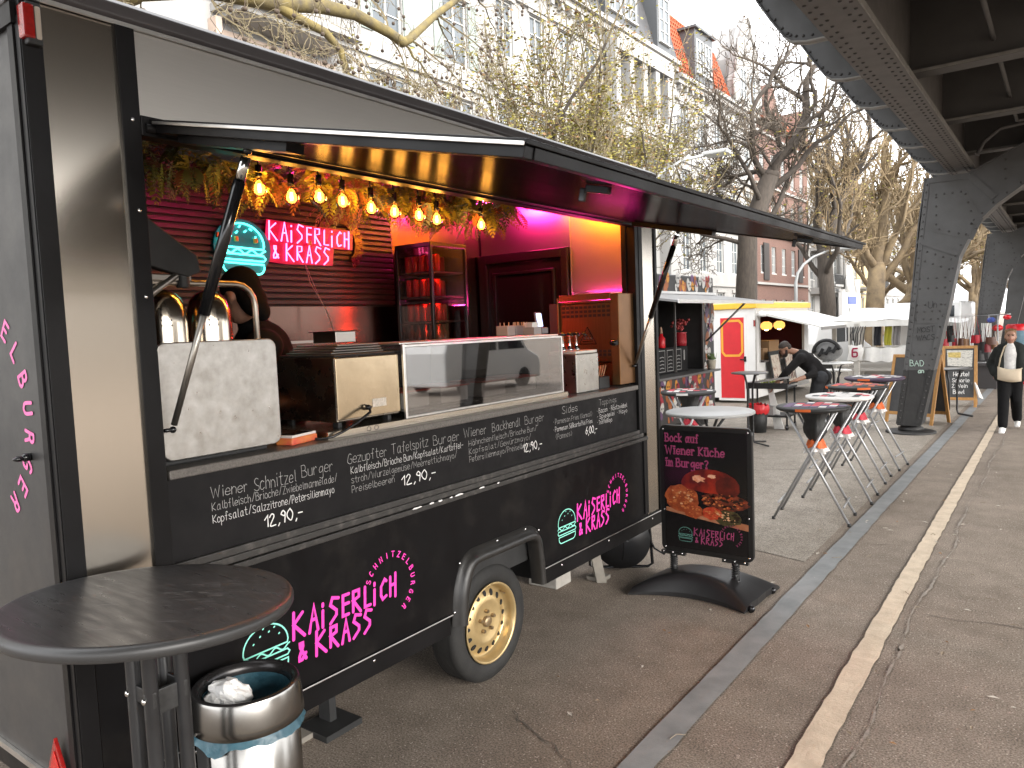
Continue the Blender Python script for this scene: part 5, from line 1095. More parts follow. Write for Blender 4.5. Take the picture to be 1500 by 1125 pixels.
folding_table('folding_table', -1.93, 10.15, -.05, 1.12, .34, (DKPUR, (0, 1, 3, 3, 1), 4, ORG, ORG), 'farthest folding table, red white and purple checked cover, before the pillar')
folding_table('folding_table', -3.52, 8.15, .3, 1.10, .31, (BLACKM, (0, 0, 1, 3), 4, WHT, REDT), 'folding table with red purple print in front of the patterned food truck', .30, .22)
# ---- bistro tables
def bistro(x, y, z, rad, label, mtop, mfr=FRM, foot=.26, legs=4, spread=.05, tw=.0125, th=.022, rz=0.):
    t = thing('bistro_table', label, 'table', (x, y, 0), 'round standing tables between the stalls'); b = MB(); b.lathe([(.0, z), (rad-.012, z), (rad, z-.006), (rad, z-th+.004), (rad-.012, z-th), (.0, z-th)], (x, y, 0), n=56, cap=False); b.build('table_top', mtop, t)
    for i in range(legs):
        an = rz+2*math.pi*(i+.5)/legs; c, s = math.cos(an), math.sin(an)
        b = MB(); b.tube([(x+rad*.62*c, y+rad*.62*s, z-th-.004), (x+rad*.40*c, y+rad*.40*s, z-th-.02), (x+spread*1.4*c, y+spread*1.4*s, z-.15), (x+spread*c, y+spread*s, z-.26), (x+spread*c, y+spread*s, .11), (x+spread*1.3*c, y+spread*1.3*s, .045), (x+foot*c, y+foot*s, .018)], tw, 8); b.build('leg', mfr, t)
    return t
bistro(-2.55, 6.37, 1.10, .385, 'round grey topped table behind the burger pavement sign', mat('pale grey laminate', (.36, .36, .355), .42, var=.06, vscale=4), th=.03)
bistro(-3.83, 11.15, 1.10, .27, 'thin dark round standing table in front of the red door', mat('dusty dark laminate', (.14, .14, .14), .35), foot=.33, rz=.4)
bistro(-3.33, 14.25, 1.055, .29, 'white round table under the grey rucksack', mat('white laminate', (.70, .69, .67), .4), rz=.2)
bistro(-3.46, 14.6, .90, .31, 'lower white table beside the bending man', mat('white laminate', (.70, .69, .67), .4), rz=.9)
bistro(-1.66, 15.6, .86, .30, 'dark table with bent tube legs in front of the right chalkboard', mat('dark thin laminate', (.05, .05, .05), .35), foot=.34, legs=2, spread=.07, tw=.018, rz=1.2)
# ---- A-frame chalkboards
def aframe(x, y, w, h, rz, lean, label, texts=(), paper=False):
    t = thing('chalkboard_sign', label, 'chalkboard', (0, 0, 0), 'pine framed pavement chalkboards'); fw = .055
    for s in (-1, 1):
        M = Matrix.Rotation(-lean*s, 3, 'X'); k = h
        def q(px, pz, py=0.): v = M @ Vector((px, py*1., pz-h)); return (v.x, v.y, v.z+h*math.cos(lean))
        fr = MB()
        for x0 in (-w/2+fw/2, w/2-fw/2): c = M @ Vector((x0, 0, -h/2)); fr.box((c.x, c.y, c.z+h*math.cos(lean)), (fw, .028, h), M)
        for z0 in (h-fw/2, .17): c = M @ Vector((0, 0, z0-h)); fr.box((c.x, c.y, c.z+h*math.cos(lean)), (w-2*fw-.002, .026, fw), M)
        f = fr.build('frame', WOODL, t, bevel=.004)
        bo = MB(); c = M @ Vector((0, 0, (h-fw+.197)/2-h)); bo.box((c.x, c.y, c.z+h*math.cos(lean)), (w-2*fw-.004, .012, h-fw-.201), M); bo.build('slate', mat('grey slate board', (.040, .040, .041), .6, col2=(.062, .061, .060), vscale=7), f)
        if s < 0 or not texts: continue
        wr = MB(); n_ = M @ Vector((0, -1, 0)); exx = M @ Vector((1, 0, 0)); eyy = M @ Vector((0, 0, 1))
        def on(px, pz): v = M @ Vector((px, -.0075, pz-h)); return (v.x, v.y, v.z+h*math.cos(lean))
        for (tx, px, pz, hh, ww) in texts: write(wr, tx, on(px, pz), exx, eyy, hh, ww, jit=.5)
        wr.build('chalk_writing', CHALKW, f)
        if paper:
            pp = MB(); P = [on(-w/2+.08, h-.09), on(w/2-.075, h-.09), on(w/2-.09, h-.42), on(-w/2+.10, h-.40)]; pp.prism([Vector(v)+n_*.002 for v in P][::-1], n_*.002); pp.build('menu_paper', mat('menu paper', (.62, .60, .54), .7, col2=(.30, .29, .27), vscale=26, stretch=(1, 1, 3), thresh=(.50, .62)), f)
            p2 = MB(); P = [on(-w/2+.10, h-.13), on(.02, h-.13), on(.02, h-.24), on(-w/2+.11, h-.23)]; p2.prism([Vector(v)+n_*.0045 for v in P][::-1], n_*.001); p2.build('menu_paper', mat('yellow menu print', (.55, .42, .14), .7, var=.3, vscale=30), f)
    t.location = (x, y, 0); t.rotation_euler = (0, 0, rz); WL[t.name] = (x, y, 0)
aframe(-2.08, 14.5, .84, 1.20, -.38, .23, 'large empty chalkboard in an orange pine frame behind the pillar foot')
aframe(-1.72, 17.2, .60, 1.22, .06, .20, 'chalkboard with pasted menu sheets and white writing beyond the pillar', [('Heute!', -.10, .62, .075, .012), ('Schorle', -.12, .50, .07, .010), ('2 Wein', -.12, .39, .07, .010), ('Bowl', -.10, .27, .075, .012)], True)
# ---- patterned food truck
SK = [mat('pattern white', (.55, .53, .50), .5, var=.2, vscale=20), mat('pattern amber', (.60, .27, .04), .5), mat('pattern red', (.32, .03, .045), .5), mat('pattern violet', (.14, .07, .16), .5), mat('pattern rust', (.34, .11, .035), .5)]
DKP = mat('charcoal truck skin', (.045, .043, .042), .5, var=.15)
t = thing('food_truck', 'charcoal food truck with skull like drop pattern and an open hatch', 'food truck', (-5.9, 10.4, 0)); TX = -4.9
b = MB()
b.bx(-6.9, TX, 8.3, 12.5, .30, 1.05); b.bx(-6.9, TX, 12.02, 12.5, 1.051, 2.30); b.bx(-6.9, TX, 8.3, 9.1, 1.051, 2.30); b.bx(-6.9, -6.85, 9.1, 12.02, 1.051, 2.30); b.bx(-6.9, TX, 8.3, 12.5, 2.301, 2.62); b.build('body', DKP, t, bevel=.02)
b = MB(); b.bx(-6.84, TX-.03, 9.101, 12.019, 1.052, 1.06); b.bx(-6.849, -6.80, 9.11, 12.0, 1.07, 2.29); b.build('interior', mat('truck inside black', (.012, .010, .011), .5), t)
b = MB(); b.bx(TX-.4, TX+.28, 9.0, 12.05, 1.061, 1.095); b.build('counter', mat('grey counter', (.13, .13, .13), .35), t, bevel=.006)
b = MB(); b.bx(TX-.10, TX-.06, 9.2, 11.5, 1.096, 1.50); FB = b.build('screen_board', CHALKB, t, bevel=.01)
b = MB()
for k in range(3):
    y = 10.42+.30*k
    for a, c in (((y, 1.14), (y+.22, 1.14)), ((y+.22, 1.14), (y+.22, 1.46)), ((y+.22, 1.46), (y, 1.46)), ((y, 1.46), (y, 1.14))): ribbon(b, [a, c], (TX-.0595, 0, 0), (0, 1, 0), (0, 0, 1), .012)
    for q in range(4): ribbon(b, [(y+.04, 1.19+.055*q), (y+.11+.02*(q % 2), 1.20+.055*q), (y+.18, 1.19+.055*q)], (TX-.0595, 0, 0), (0, 1, 0), (0, 0, 1), .014)
ribbon(b, [(11.36, 1.3), (11.36, 1.42)], (TX-.0595, 0, 0), (0, 1, 0), (0, 0, 1), .05); b.build('chalk_frame', CHALK, FB)
b = MB(); r = random.Random(31)
def drops(y0, y1, z0, z1, n, smin, smax):
    for i in range(n):
        y, z = r.uniform(y0, y1), r.uniform(z0, z1); s = r.uniform(smin, smax); a = r.uniform(-.25, .25); P = []
        kind = r.random(); mi = r.choice((0, 0, 0, 1, 2, 3, 4, 4))
        for k in range(12):
            an = 2*math.pi*k/12; rr = s*(1 if kind < .4 else (1-.45*max(0, -math.sin(an)))); P.append((TX+.002+.0006*(i % 9), y+rr*.62*math.cos(an)*(1-.5*max(0, -math.sin(an)) if kind > .3 else 1)+a*s*math.sin(an), z+rr*math.sin(an)))
        b.use(mi); b.prism(P, (.0004, 0, 0))
        if mi in (0, 1):
            b.use(r.choice((5, 2, 5)))
            for sg in (-1, 1): b.prism([(TX+.0085+.0006*(i % 9), y+sg*s*.22+s*.13*math.cos(k), z+s*.18+s*.15*math.sin(k)) for k in (0, 1.05, 2.1, 3.14, 4.2, 5.2)], (.0004, 0, 0))
for dr in ((8.6, 12.4, .36, 1.0, 150, .05, .13), (12.06, 12.46, 1.08, 2.26, 42, .05, .13), (9.0, 12.4, 2.36, 2.58, 62, .05, .12)): b = MB(); drops(*dr); b.build('printed_pattern', SK+[BLACKM], t)
b = MB(); b.prism([(TX+.01, 8.9, 2.32), (TX+.01, 8.9, 2.275), (-3.95, 8.9, 2.14), (-3.95, 8.9, 2.165)], (0, 3.75, 0)); b.use(1).bx(-3.949, -3.93, 8.89, 12.66, 2.13, 2.175); b.use(1).bx(TX+.011, TX+.05, 8.9, 12.5, 2.321, 2.36); b.build('hatch', [mat('hatch grey', (.20, .20, .20), .4), WHITEP], t)
b = MB(); b.tube([(TX+.02, 12.1, 1.55), (-4.25, 12.3, 2.19)], .016, 8); b.bx(TX-.02, TX+.01, 10.9, 10.92, 1.1, 2.28); b.bx(TX-.02, TX+.01, 11.98, 12.01, 1.1, 2.28); b.build('stay', [mat('stay grey', (.16, .15, .14), .4, .5)], t)
b = MB(); b.tube([(-6.5, 12.51, .35), (-6.5, 12.55, .35)], .2, 20); b.bx(-6.8, -5.0, 8.4, 12.4, .12, .299); b.build('chassis', BLACKM, t)
b = MB(); b.lathe([(.055, 0), (.06, .01), (.06, .15), (.03, .18), (.028, .22), (.0, .225)], (-5.05, 10.72, 1.50), n=16, cap=False); b.use(1).lathe([(.024, .2), (.018, .3), (.0, .33)], (-5.05, 10.72, 1.50), n=12, cap=False); tag(b.build('sauce_bottle', [REDP, mat('pale nozzle', (.5, .3, .2), .5)]), 'red sauce bottle on the sill of the patterned food truck', 'sauce bottle')
t = thing('flower_pot', 'red pot of dark red flowers on the patterned truck counter', 'flower pot', (-5.1, 11.55, 1.5)); b = MB(); b.lathe([(.09, 0), (.10, .05), (.095, .20), (.11, .22)], (-5.1, 11.55, 1.50), n=18); b.build('pot', mat('red pot', (.40, .02, .03), .4), t); b = MB()
for i in range(46): a = r.uniform(0, 6.28); q = r.uniform(0, .16); b.ell((-5.1+q*math.cos(a), 11.55+q*math.sin(a)*1.4, 1.76+r.uniform(0, .16)), (.028, .028, .024), n=6, m=5)
b.build('blossoms', mat('red blossom', (.35, .05, .05), .6, var=.4, vscale=30), t)
b = MB(); b.lathe([(.06, 0), (.075, .14), (.07, .15)], (-4.72, 11.9, 1.096), n=14); b.use(1)
for i in range(60): a = r.uniform(0, 6.28); q = r.uniform(0, .07); c = (-4.72+q*math.cos(a), 11.9+q*math.sin(a), 1.25); b.poly([c, (c[0]+r.uniform(-.04, .04), c[1]+r.uniform(-.04, .04), 1.33+r.uniform(0, .05)), (c[0]+.012, c[1]+.012, 1.26)])
tag(b.build('herb_pot', [mat('pale pot', (.42, .38, .30), .7), mat('herb green', (.08, .13, .03), .6)]), 'pale pot of green herbs at the end of the patterned truck counter', 'herb pot')
# ---- white kiosk with the red door
t = thing('market_kiosk', 'white market kiosk trailer with red side door and yellow roof band', 'kiosk', (-6.6, 18.8, 0)); KX, KY = -5.58, 16.62
b = MB(); b.bx(-7.6, KX, KY, KY+.06, .12, 2.12); b.bx(-7.6, -7.54, KY+.061, 20.9, .12, 2.12); b.bx(-7.539, KX, 20.84, 20.9, .12, 2.12); b.bx(KX-.06, KX, KY+.061, KY+.30, .12, 2.12); b.bx(KX-.06, KX, 20.5, 20.839, .12, 2.12); b.bx(KX-.06, KX, KY+.301, 20.499, .12, .90); b.bx(KX-.06, KX, KY+.301, 20.499, 1.97, 2.12); b.bx(-7.5, KX-.07, KY+.07, 20.8, .12, .2); b.build('body', WHITEP, t)
b = MB(); b.bx(-7.65, KX+.05, KY-.05, 20.95, 2.121, 2.25); b.build('roof_band', YELP, t, bevel=.015)
b = MB(); b.bx(-7.6, KX, KY, 20.9, 2.251, 2.28); b.build('roof', mat('pale roof', (.6, .6, .58), .6), t)
b = MB(); b.bx(-7.52, -7.50, KY+.08, 20.8, .2, 2.1); b.bx(-7.5, KX-.08, 20.80, 20.82, .2, 2.1); b.bx(-7.5, KX-.08, KY+.07, KY+.08, .2, 2.1); b.build('lining', mat('dark red lining', (.10, .008, .012), .5), t)
b = MB(); b.bx(KX-.5, KX+.10, KY+.31, 20.49, .901, .94); b.build('counter', mat('dark shelf', (.06, .05, .045), .4), t)
b = MB(); b.bx(-6.42, -5.76, KY-.016, KY-.001, .06, 2.0); DO = b.build('door', WHITEP, t, bevel=.004)
b = MB(); b.bx(-6.36, -5.82, KY-.022, KY-.0165, .12, 1.93); b.build('door_panel', REDP, DO)
b = MB(); oc = [(-6.25, 1.86), (-5.93, 1.86), (-5.86, 1.78), (-5.86, 1.16), (-5.93, 1.08), (-6.25, 1.08), (-6.32, 1.16), (-6.32, 1.78)]
for i in range(8): a, c = oc[i], oc[(i+1) % 8]; ribbon(b, [a, c], (0, KY-.0225, 0), (1, 0, 0), (0, 0, 1), .05, lift=.002)
b.build('octagon_trim', mat('amber trim', (.80, .36, .03), .4), DO)
b = MB(); b.tube([(-5.80, KY-.03, .99), (-5.80, KY-.07, .99), (-5.90, KY-.075, .99)], .014, 8); b.box((-5.80, KY-.03, 1.0), (.05, .02, .12)); b.build('handle', BLACKG, DO)
b = MB(); b.bx(KX-.02, KX+.02, KY-.035, KY-.005, 1.72, 1.86); b.build('lamp', REDLENS, t)
b = MB(); b.bx(KX-.005, KX+.02, KY+.002, KY+.04, .12, 2.12); b.bx(KX+.001, KX+.02, KY+.28, KY+.32, .9, 1.98); b.build('corner_rail', ALU, t)
b = MB(); b.prism([(KX+.01, KY+.2, 2.05), (KX+.01, KY+.2, 1.99), (-4.2, KY+.2, 1.63), (-4.2, KY+.2, 1.66)], (0, 4.0, 0)); b.use(1).bx(-4.22, -4.19, KY+.15, 20.95, 1.60, 1.665); b.build('awning', [mat('awning white', (.66, .65, .62), .6), mat('awning edge', (.3, .29, .28), .5)], t)
b = MB(); b.lathe([(.10, 0), (.115, .03), (.11, .08), (.0, .13)], (KX+.08, KY+.22, 1.93), n=16); b.build('horn', WHITEP, t)
for i, (y, lab) in enumerate(((18.2, 'amber glowing lamp shade in the kiosk, left of the pair'), (19.2, 'amber glowing lamp shade in the kiosk, right of the pair'))):
    b = MB(); b.lathe([(.10, 0), (.14, .06), (.13, .14), (.06, .19)], (KX-.25, y, 1.62), n=18); b.use(1).ell((KX-.25, y, 1.64), (.06, .06, .05), n=10, m=8); tag(b.build('hanging_lamp', [mat('wicker amber', (.50, .20, .03), .6, emit=(1, .45, .1), estr=.5), emis('kiosk bulb', (1, .7, .3), 6)]), lab, 'lamp', 'lamps in the kiosk')
b = MB(); b.bx(KX-.35, KX-.05, 17.3, 17.65, .941, 1.20); tag(b.build('cardboard_box', mat('cardboard', (.34, .20, .10), .8), bevel=.004), 'smaller cardboard box on the kiosk counter by its corner', 'box', 'boxes on the kiosk counter')
b = MB(); b.bx(KX-.40, KX-.05, 17.75, 18.5, .941, 1.36); tag(b.build('cardboard_box', mat('cardboard', (.34, .20, .10), .8), bevel=.004), 'taller cardboard box on the kiosk counter behind the bending man', 'box', 'boxes on the kiosk counter')
for i, (y, lab) in enumerate(((17.3, 'framed menu poster leaning on the kiosk, nearest the red door'), (18.35, 'framed menu poster leaning on the kiosk behind the bending man'))):
    t2 = thing('menu_poster', lab, 'poster', (KX+.2, y, .3), 'posters leaning on the kiosk'); M = Matrix.Rotation(-.16, 3, 'Y')
    b = MB(); c = (KX+.14, y+.35, .70); b.box(c, (.03, .72, .86), M); b.build('frame', BLACKM, t2); v = M @ Vector((.017, 0, 0)); b = MB(); b.box((c[0]+v.x, c[1], c[2]+v.z), (.004, .56, .68), M); b.build('print', mat('menu print', (.56, .50, .42), .6, col2=(.30, .13, .09), vscale=9, thresh=(.5, .62)), t2)
    b = MB(); v = M @ Vector((.0205, 0, -.22))
    for k in range(4): b.box((c[0]+v.x, c[1]-.19+.13*k, c[2]+v.z), (.003, .06, .14), M)
    b.build('print_figure', mat('print dark', (.06, .04, .04), .6), t2)
# cart with greens, red lined bin
t = thing('serving_cart', 'black wheeled serving cart with crates of green produce in front of the kiosk', 'cart', (-4.1, 13.0, 0)); b = MB()
for x in (-4.42, -3.78):
    for y in (12.8, 13.25): b.tube([(x, y, .10), (x, y, .72)], .016, 8)
b.bx(-4.45, -3.75, 12.75, 13.3, .70, .73); b.bx(-4.45, -3.75, 12.75, 13.3, .22, .25); b.bx(-4.45, -3.75, 12.75, 12.77, .731, .80); b.use(1)
for x in (-4.42, -3.78):
    for y in (12.8, 13.25): b.lathe([(.0, -.015), (.05, -.015), (.05, .015), (.0, .015)], (x, y, .05), (1, 0, 0), 14, cap=False)
b.use(2); b.box((-4.1, 12.85, .84), (.75, .06, .035), Matrix.Rotation(-.14, 3, 'Y')); b.build('frame', [BLACKM, BLACKG, mat('foil roll', (.5, .5, .5), .3, .8)], t)
b = MB()
for i in range(90): c = (-4.12+r.uniform(-.16, .16), 12.95+r.uniform(-.12, .12), .74+r.uniform(0, .09)); a = r.uniform(0, 6.28); b.poly([c, (c[0]+.05*math.cos(a), c[1]+.05*math.sin(a), c[2]+.03), (c[0]+.05*math.cos(a+.8), c[1]+.05*math.sin(a+.8), c[2]+.01)])
b.build('lettuce', mat('lettuce', (.30, .36, .03), .5, var=.4, vscale=25), t)
b = MB(); b.bx(-4.38, -4.0, 13.28-.5, 13.2-.3+.3, .251, .40); b.build('crate', mat('grey crate', (.3, .29, .28), .6), t)
t = thing('lined_bin', 'black bin with a red liner beside the kiosk door', 'bin', (-4.15, 12.45, 0)); b = MB(); b.lathe([(.13, 0), (.16, .40)], (-4.15, 12.45, 0), n=24); b.build('body', BLACKM, t)
b = MB(); rr = random.Random(3); off2 = [rr.uniform(-1, 1) for _ in range(41)]; b.grid(lambda u, v: ((.165+.02*math.sin(v*3.1)+.014*off2[int(u*40)]*v)*math.cos(6.283*u)-4.15, (.165+.02*math.sin(v*3.1)+.014*off2[int(u*40)]*v)*math.sin(6.283*u)+12.45, .47-.15*v+.02*off2[int(u*40)]), 40, 5); b.build('red_liner', mat('red liner', (.50, .02, .025), .35, bump=.5, bscale=20), t)
b = MB(); b.prism([(-4.02, 12.9, 0), (-3.86, 12.9, 0), (-4.08, 12.95, .78), (-4.16, 12.95, .78)], (0, .02, 0)); tag(b.build('folded_parasol', WHITEC), 'white folded cloth standing between the bin and the serving cart', 'cloth')
# rucksack on the white table
t = thing('rucksack', 'grey black striped rucksack standing on the white table', 'rucksack', (-3.45, 14.25, 1.055)); b = MB()
b.grid(lambda u, v: (-3.47+.25*math.cos(6.283*u)*math.sin(math.pi*v)**.6, 14.25+.13*math.sin(6.283*u)*math.sin(math.pi*v)**.6, 1.06+.40*(1-v)), 28, 14); b.build('bag', mat('rucksack grey', (.20, .20, .195), .7, var=.3, vscale=12), t)
b = MB(); b.tube([(-3.70+.23*(1-math.cos(a)), 14.14, 1.22+.24*math.sin(a)) for a in [i*.26 for i in range(12)]], .03, 8); b.build('strap', BLACKM, t); b = MB()
for k in range(3): b.box((-3.56+.12*k, 14.12, 1.24+.03*k), (.05, .03, .16), Matrix.Rotation(.5, 3, 'Y'))
b.box((-3.45, 14.105, 1.25), (.34, .02, .03), Matrix.Rotation(-.3, 3, 'Y')); b.build('webbing', BLACKM, t)
# ---- market stalls with white canopy
def stall(x0, x1, y0, y1, zt, lab, name='market_stall'):
    t = thing(name, lab, 'market stall', ((x0+x1)/2, (y0+y1)/2, 0)); b = MB(); n = 10
    b.grid(lambda u, v: (x0+(x1-x0)*u, y0+(y1-y0)*v, zt+.16*math.sin(math.pi*v)+.02*math.sin(u*13)), n, 8)
    b.build('canopy', mat('canopy white', (.70, .69, .67), .7, var=.05), t)
    b = MB(); b.grid(lambda u, v: (x0+(x1-x0)*u, y0-.012*v+.014*math.sin(u*40), zt-.14*v), 60, 3); b.grid(lambda u, v: (x1+.014*math.sin(u*40), y0+(y1-y0)*u, zt-.14*v), 60, 3); b.build('valance', mat('valance white', (.66, .65, .62), .75, bump=.2), t)
    b = MB()
    for x in (x0+.08, x1-.08):
        for y in (y0+.06, y1-.06): b.bx(x-.045, x+.045, y-.045, y+.045, 0, zt-.01)
    b.build('post', mat('pale post', (.46, .44, .40), .6, var=.1), t); return t
stall(-4.55, -2.45, 18.9, 22.0, 1.74, 'low white canopy stall left of the steel pillar')
stall(-5.2, -3.1, 23.5, 27.0, 1.90, 'second white canopy stall farther back left of the pillar')
b = MB(); b.bx(-4.5, -2.5, 22.05, 22.2, 0, 1.0); b.bx(-4.4, -2.6, 19.3, 21.6, .55, .62); tag(b.build('stall_counter', mat('stall table', (.42, .40, .37), .7)), 'pale table boards under the low white canopy', 'stall table')
b = MB(); b.grid(lambda u, v: (-3.38+.95*u, 16.0+.03*math.sin(u*17), 1.27-.04*math.sin(math.pi*u)-.27*v+.012*math.sin(u*23+v*3)), 40, 5); tag(b.build('cloth_banner', WHITEC), 'white cloth banner hung between the post and the pillar', 'banner')
b = MB(); b.bx(-3.40, -3.31, 15.96, 16.05, 0, 1.72); tag(b.build('post', mat('pale post', (.46, .44, .40), .6, var=.1), bevel=.006), 'pale wooden post carrying the bag with the number six', 'post')
t = thing('cloth_bag', 'white cloth bag printed with a dark red 6 hanging from the post', 'cloth bag', (-3.36, 15.9, 1.28)); b = MB(); b.grid(lambda u, v: (-3.50+.27*u+.015*math.sin(v*5), 15.93-.035*math.sin(math.pi*u)*math.sin(math.pi*min(1, v+.1)), 1.29-.30*v+.015*math.sin(u*9)), 14, 10); b.build('cloth', WHITEC, t)
b = MB(); S, L = layout('6', .16, font={'6': '5d 1d 0b 05 14 44 55 58 49 09'}); [ribbon(b, st, (-3.415, 15.885, 1.065), (1, 0, .06), (0, 0, 1), .03, lift=.004) for st in S]; b.build('numeral', mat('dark red ink', (.30, .012, .05), .7), t)
b = MB()
for k in range(7): b.tube([(-3.45+.045*k, 15.94, 1.66), (-3.47+.04*k+r.uniform(-.02, .02), 15.93, 1.5), (-3.46+.035*k+r.uniform(-.02, .02), 15.93, 1.28+r.uniform(-.06, .06))], .008, 6)
tag(b.build('hanging_belts', BLACKM), 'bundle of dark belts hanging above the bag with the number', 'belts')
for i, (x, m_, lab) in enumerate(((-3.62, mat('black scarf', (.015, .015, .02), .8), 'black scarf hanging under the white canopy'), (-3.40, mat('olive yellow scarf', (.33, .31, .03), .8), 'olive yellow scarf hanging under the white canopy'), (-3.22, mat('grey shirt', (.20, .19, .185), .8), 'grey shirt hanging under the white canopy'))):
    b = MB(); b.grid(lambda u, v: (x+.16*u+.01*math.sin(v*6), 19.0+.03*math.sin(u*11+v*2), 1.68-.52*v), 10, 6); tag(b.build('hanging_scarf', m_), lab, 'clothing')
# clothing rack with bags behind the pillar
t = thing('clothes_rack', 'steel rack hung with brown, black and red bags between the two pillars', 'clothes rack', (-2.0, 21.5, 0)); b = MB(); b.tube([(-2.5, 21.3, 0), (-2.5, 21.3, 1.75), (-1.35, 21.3, 1.75), (-1.35, 21.3, 0)], .018, 8); b.tube([(-2.5, 21.3, .62), (-1.35, 21.3, .62)], .014, 8); b.build('frame', GALV, t)
BG = [mat('brown leather', (.09, .035, .02), .5), BLACKM, mat('dark red leather', (.18, .015, .02), .5), mat('tan leather', (.22, .11, .05), .5), mat('bright red bag', (.45, .015, .03), .5)]
for k in range(15):
    x = -2.46+.075*k; z = 1.0+r.uniform(-.22, .35); b = MB(); y = 21.26+r.uniform(-.05, .05); w_ = r.uniform(.10, .2); h_ = r.uniform(.16, .30)
    b.grid(lambda u, v: (x+w_*(u-.5)*(1+.3*v), y-.07*math.sin(math.pi*u), z-h_*v), 8, 6); b.tube([(x-w_*.4, y, z), (x, y, 1.74), (x+w_*.4, y, z)], .008, 5); b.build('bag', BG[r.choice((0, 1, 1, 2, 3, 4, 0))], t)
b = MB(); b.bx(-2.45, -1.3, 21.0, 21.9, .55, .60); b.bx(-2.4, -1.35, 21.05, 21.85, 0, .549); tag(b.build('stall_table', mat('dark cloth table', (.05, .045, .045), .8)), 'dark covered stall table under the rack of bags', 'stall table')
b = MB(); b.lathe([(.14, 0), (.22, .25), (.24, .55), (.20, .62), (.07, .66), (.0, .66)], (-1.02, 22.6, .84), n=20); b.use(1).lathe([(.245, .50), (.25, .62), (.20, .66)], (-1.02, 22.6, .84), n=20, cap=False); b.bx(-1.2, -.84, 22.5, 22.7, 0, .83)
tag(b.build('shirt_torso', [mat('faded blue cloth', (.10, .18, .24), .8, col2=(.16, .26, .32), vscale=9), REDP]), 'torso stand in a blue shirt with a red yoke at the right edge', 'clothes stand')
for i, (x, z, s, m_, lab) in enumerate(((-1.42, 1.42, .12, REDP, 'bright red cap on the stand beside the woman'), (-1.55, 1.62, .10, mat('blue cap', (.05, .09, .35), .6), 'blue cap above the red cap'), (-1.22, 1.68, .09, REDP, 'small red cap at the top of the stand'))):
    b = MB(); b.ell((x, 22.3, z), (s, s, s*.7), n=14, m=10); b.box((x, 22.3-s, z-s*.3), (s*1.3, s*.9, .02)); tag(b.build('cap', m_), lab, 'cap', 'caps on the stand')
b = MB(); b.tube([(-1.6, 22.35, 0), (-1.6, 22.35, 1.75), (-1.15, 22.35, 1.75)], .02, 8); tag(b.build('cap_stand', GALV), 'thin steel stand carrying the red and blue caps', 'stand')
b = MB(); b.grid(lambda u, v: (-1.75+.22*u, 22.1+.03*math.sin(u*9), 1.55-.5*v), 8, 6); tag(b.build('white_shirt', WHITEC), 'white shirt hanging left of the red cap', 'clothing')
# vehicles and carts in the back
def van(x, y, L, w, h, rz, lab, m=None, nose=.9):
    m = m or mat('white car paint', (.76, .76, .75), .25, coat=.5)
    t = thing('parked_van', lab, 'van', (0, 0, 0), 'white vans behind the market'); b = MB(); z0 = .25
    prof = [(0, z0), (0, h*.62), (.06*L, h*.95), (.12*L, h), (.72*L, h), (.86*L, h*.60), (L*.985, h*.48), (L, h*.36), (L, z0)]
    b.prism([(px_-L/2, -w/2, pz) for px_, pz in prof], (0, w, 0)); b.build('body', m, t, bevel=.07, seg=3)
    g_ = mat('van glass', (.02, .025, .03), .08)
    b = MB()
    for s in (-1, 1):
        y_ = s*(w/2+.004)
        b.prism([(px_-L/2, y_, pz) for px_, pz in ((.52*L, h*.62), (.52*L, h*.92), (.71*L, h*.92), (.81*L, h*.62))], (0, -.006*s, 0)); b.prism([(px_-L/2, y_, pz) for px_, pz in ((.30*L, h*.62), (.30*L, h*.92), (.50*L, h*.92), (.50*L, h*.62))], (0, -.006*s, 0))
    for a in ((.735, .975, .845, .64),):
        P = [(a[0]*L-L/2, -w/2+.14, h*a[1]), (a[0]*L-L/2, w/2-.14, h*a[1]), (a[2]*L-L/2, w/2-.10, h*a[3]), (a[2]*L-L/2, -w/2+.10, h*a[3])]; b.prism(P[::-1], (.012, 0, .012))
    b.build('window', g_, t)
    for sx in (.19, .80):
        for s in (-1, 1):
            b = MB(); b.lathe([(.0, -.10), (.30, -.10), (.32, -.07), (.32, .07), (.29, .10), (.2, .11), (.0, .11)], (sx*L-L/2, s*(w/2-.08), .32), (0, s, 0), 24, cap=False); b.build('wheel', RUBBER, t)
    t.location = (x, y, 0); t.rotation_euler = (0, 0, rz); WL[t.name] = (x, y, 0); return t
van(-6.9, 27.2, 4.2, 1.8, 1.62, 1.35, 'white car parked behind the bending man, left of the canopy')
van(-11.5, 33, 5.2, 2.0, 2.2, 1.57, 'taller white van at the kerb behind the kiosk')
van(-11.6, 48, 4.6, 1.8, 1.6, 1.57, 'distant white car at the kerb under the plane trees')
t = thing('sales_truck', 'white sales truck with dark windows beyond the steel pillar', 'truck', (-3.4, 28, 0)); b = MB(); b.bx(-4.6, -2.55, 25.8, 30, .35, 2.18); b.build('body', mat('white car paint', (.76, .76, .75), .25, coat=.5), t, bevel=.05)
b = MB(); b.bx(-3.35, -2.72, 25.785, 25.799, 1.72, 2.05); b.bx(-3.5, -2.75, 25.785, 25.799, 1.12, 1.45); b.build('window', mat('van glass', (.02, .025, .03), .08), t); b = MB(); b.lathe([(.12, 0), (.12, .006), (.0, .006)], (-2.95, 25.783, 1.9), (0, -1, 0), 24); b.build('round_badge', WHITEP, t)
b = MB(); b.grid(lambda u, v: (-3.9+1.6*u, 25.7-.9*v, 1.66-.10*v+.015*math.sin(u*20)), 20, 4); b.build('awning', mat('canopy white', (.70, .69, .67), .7), t); b = MB()
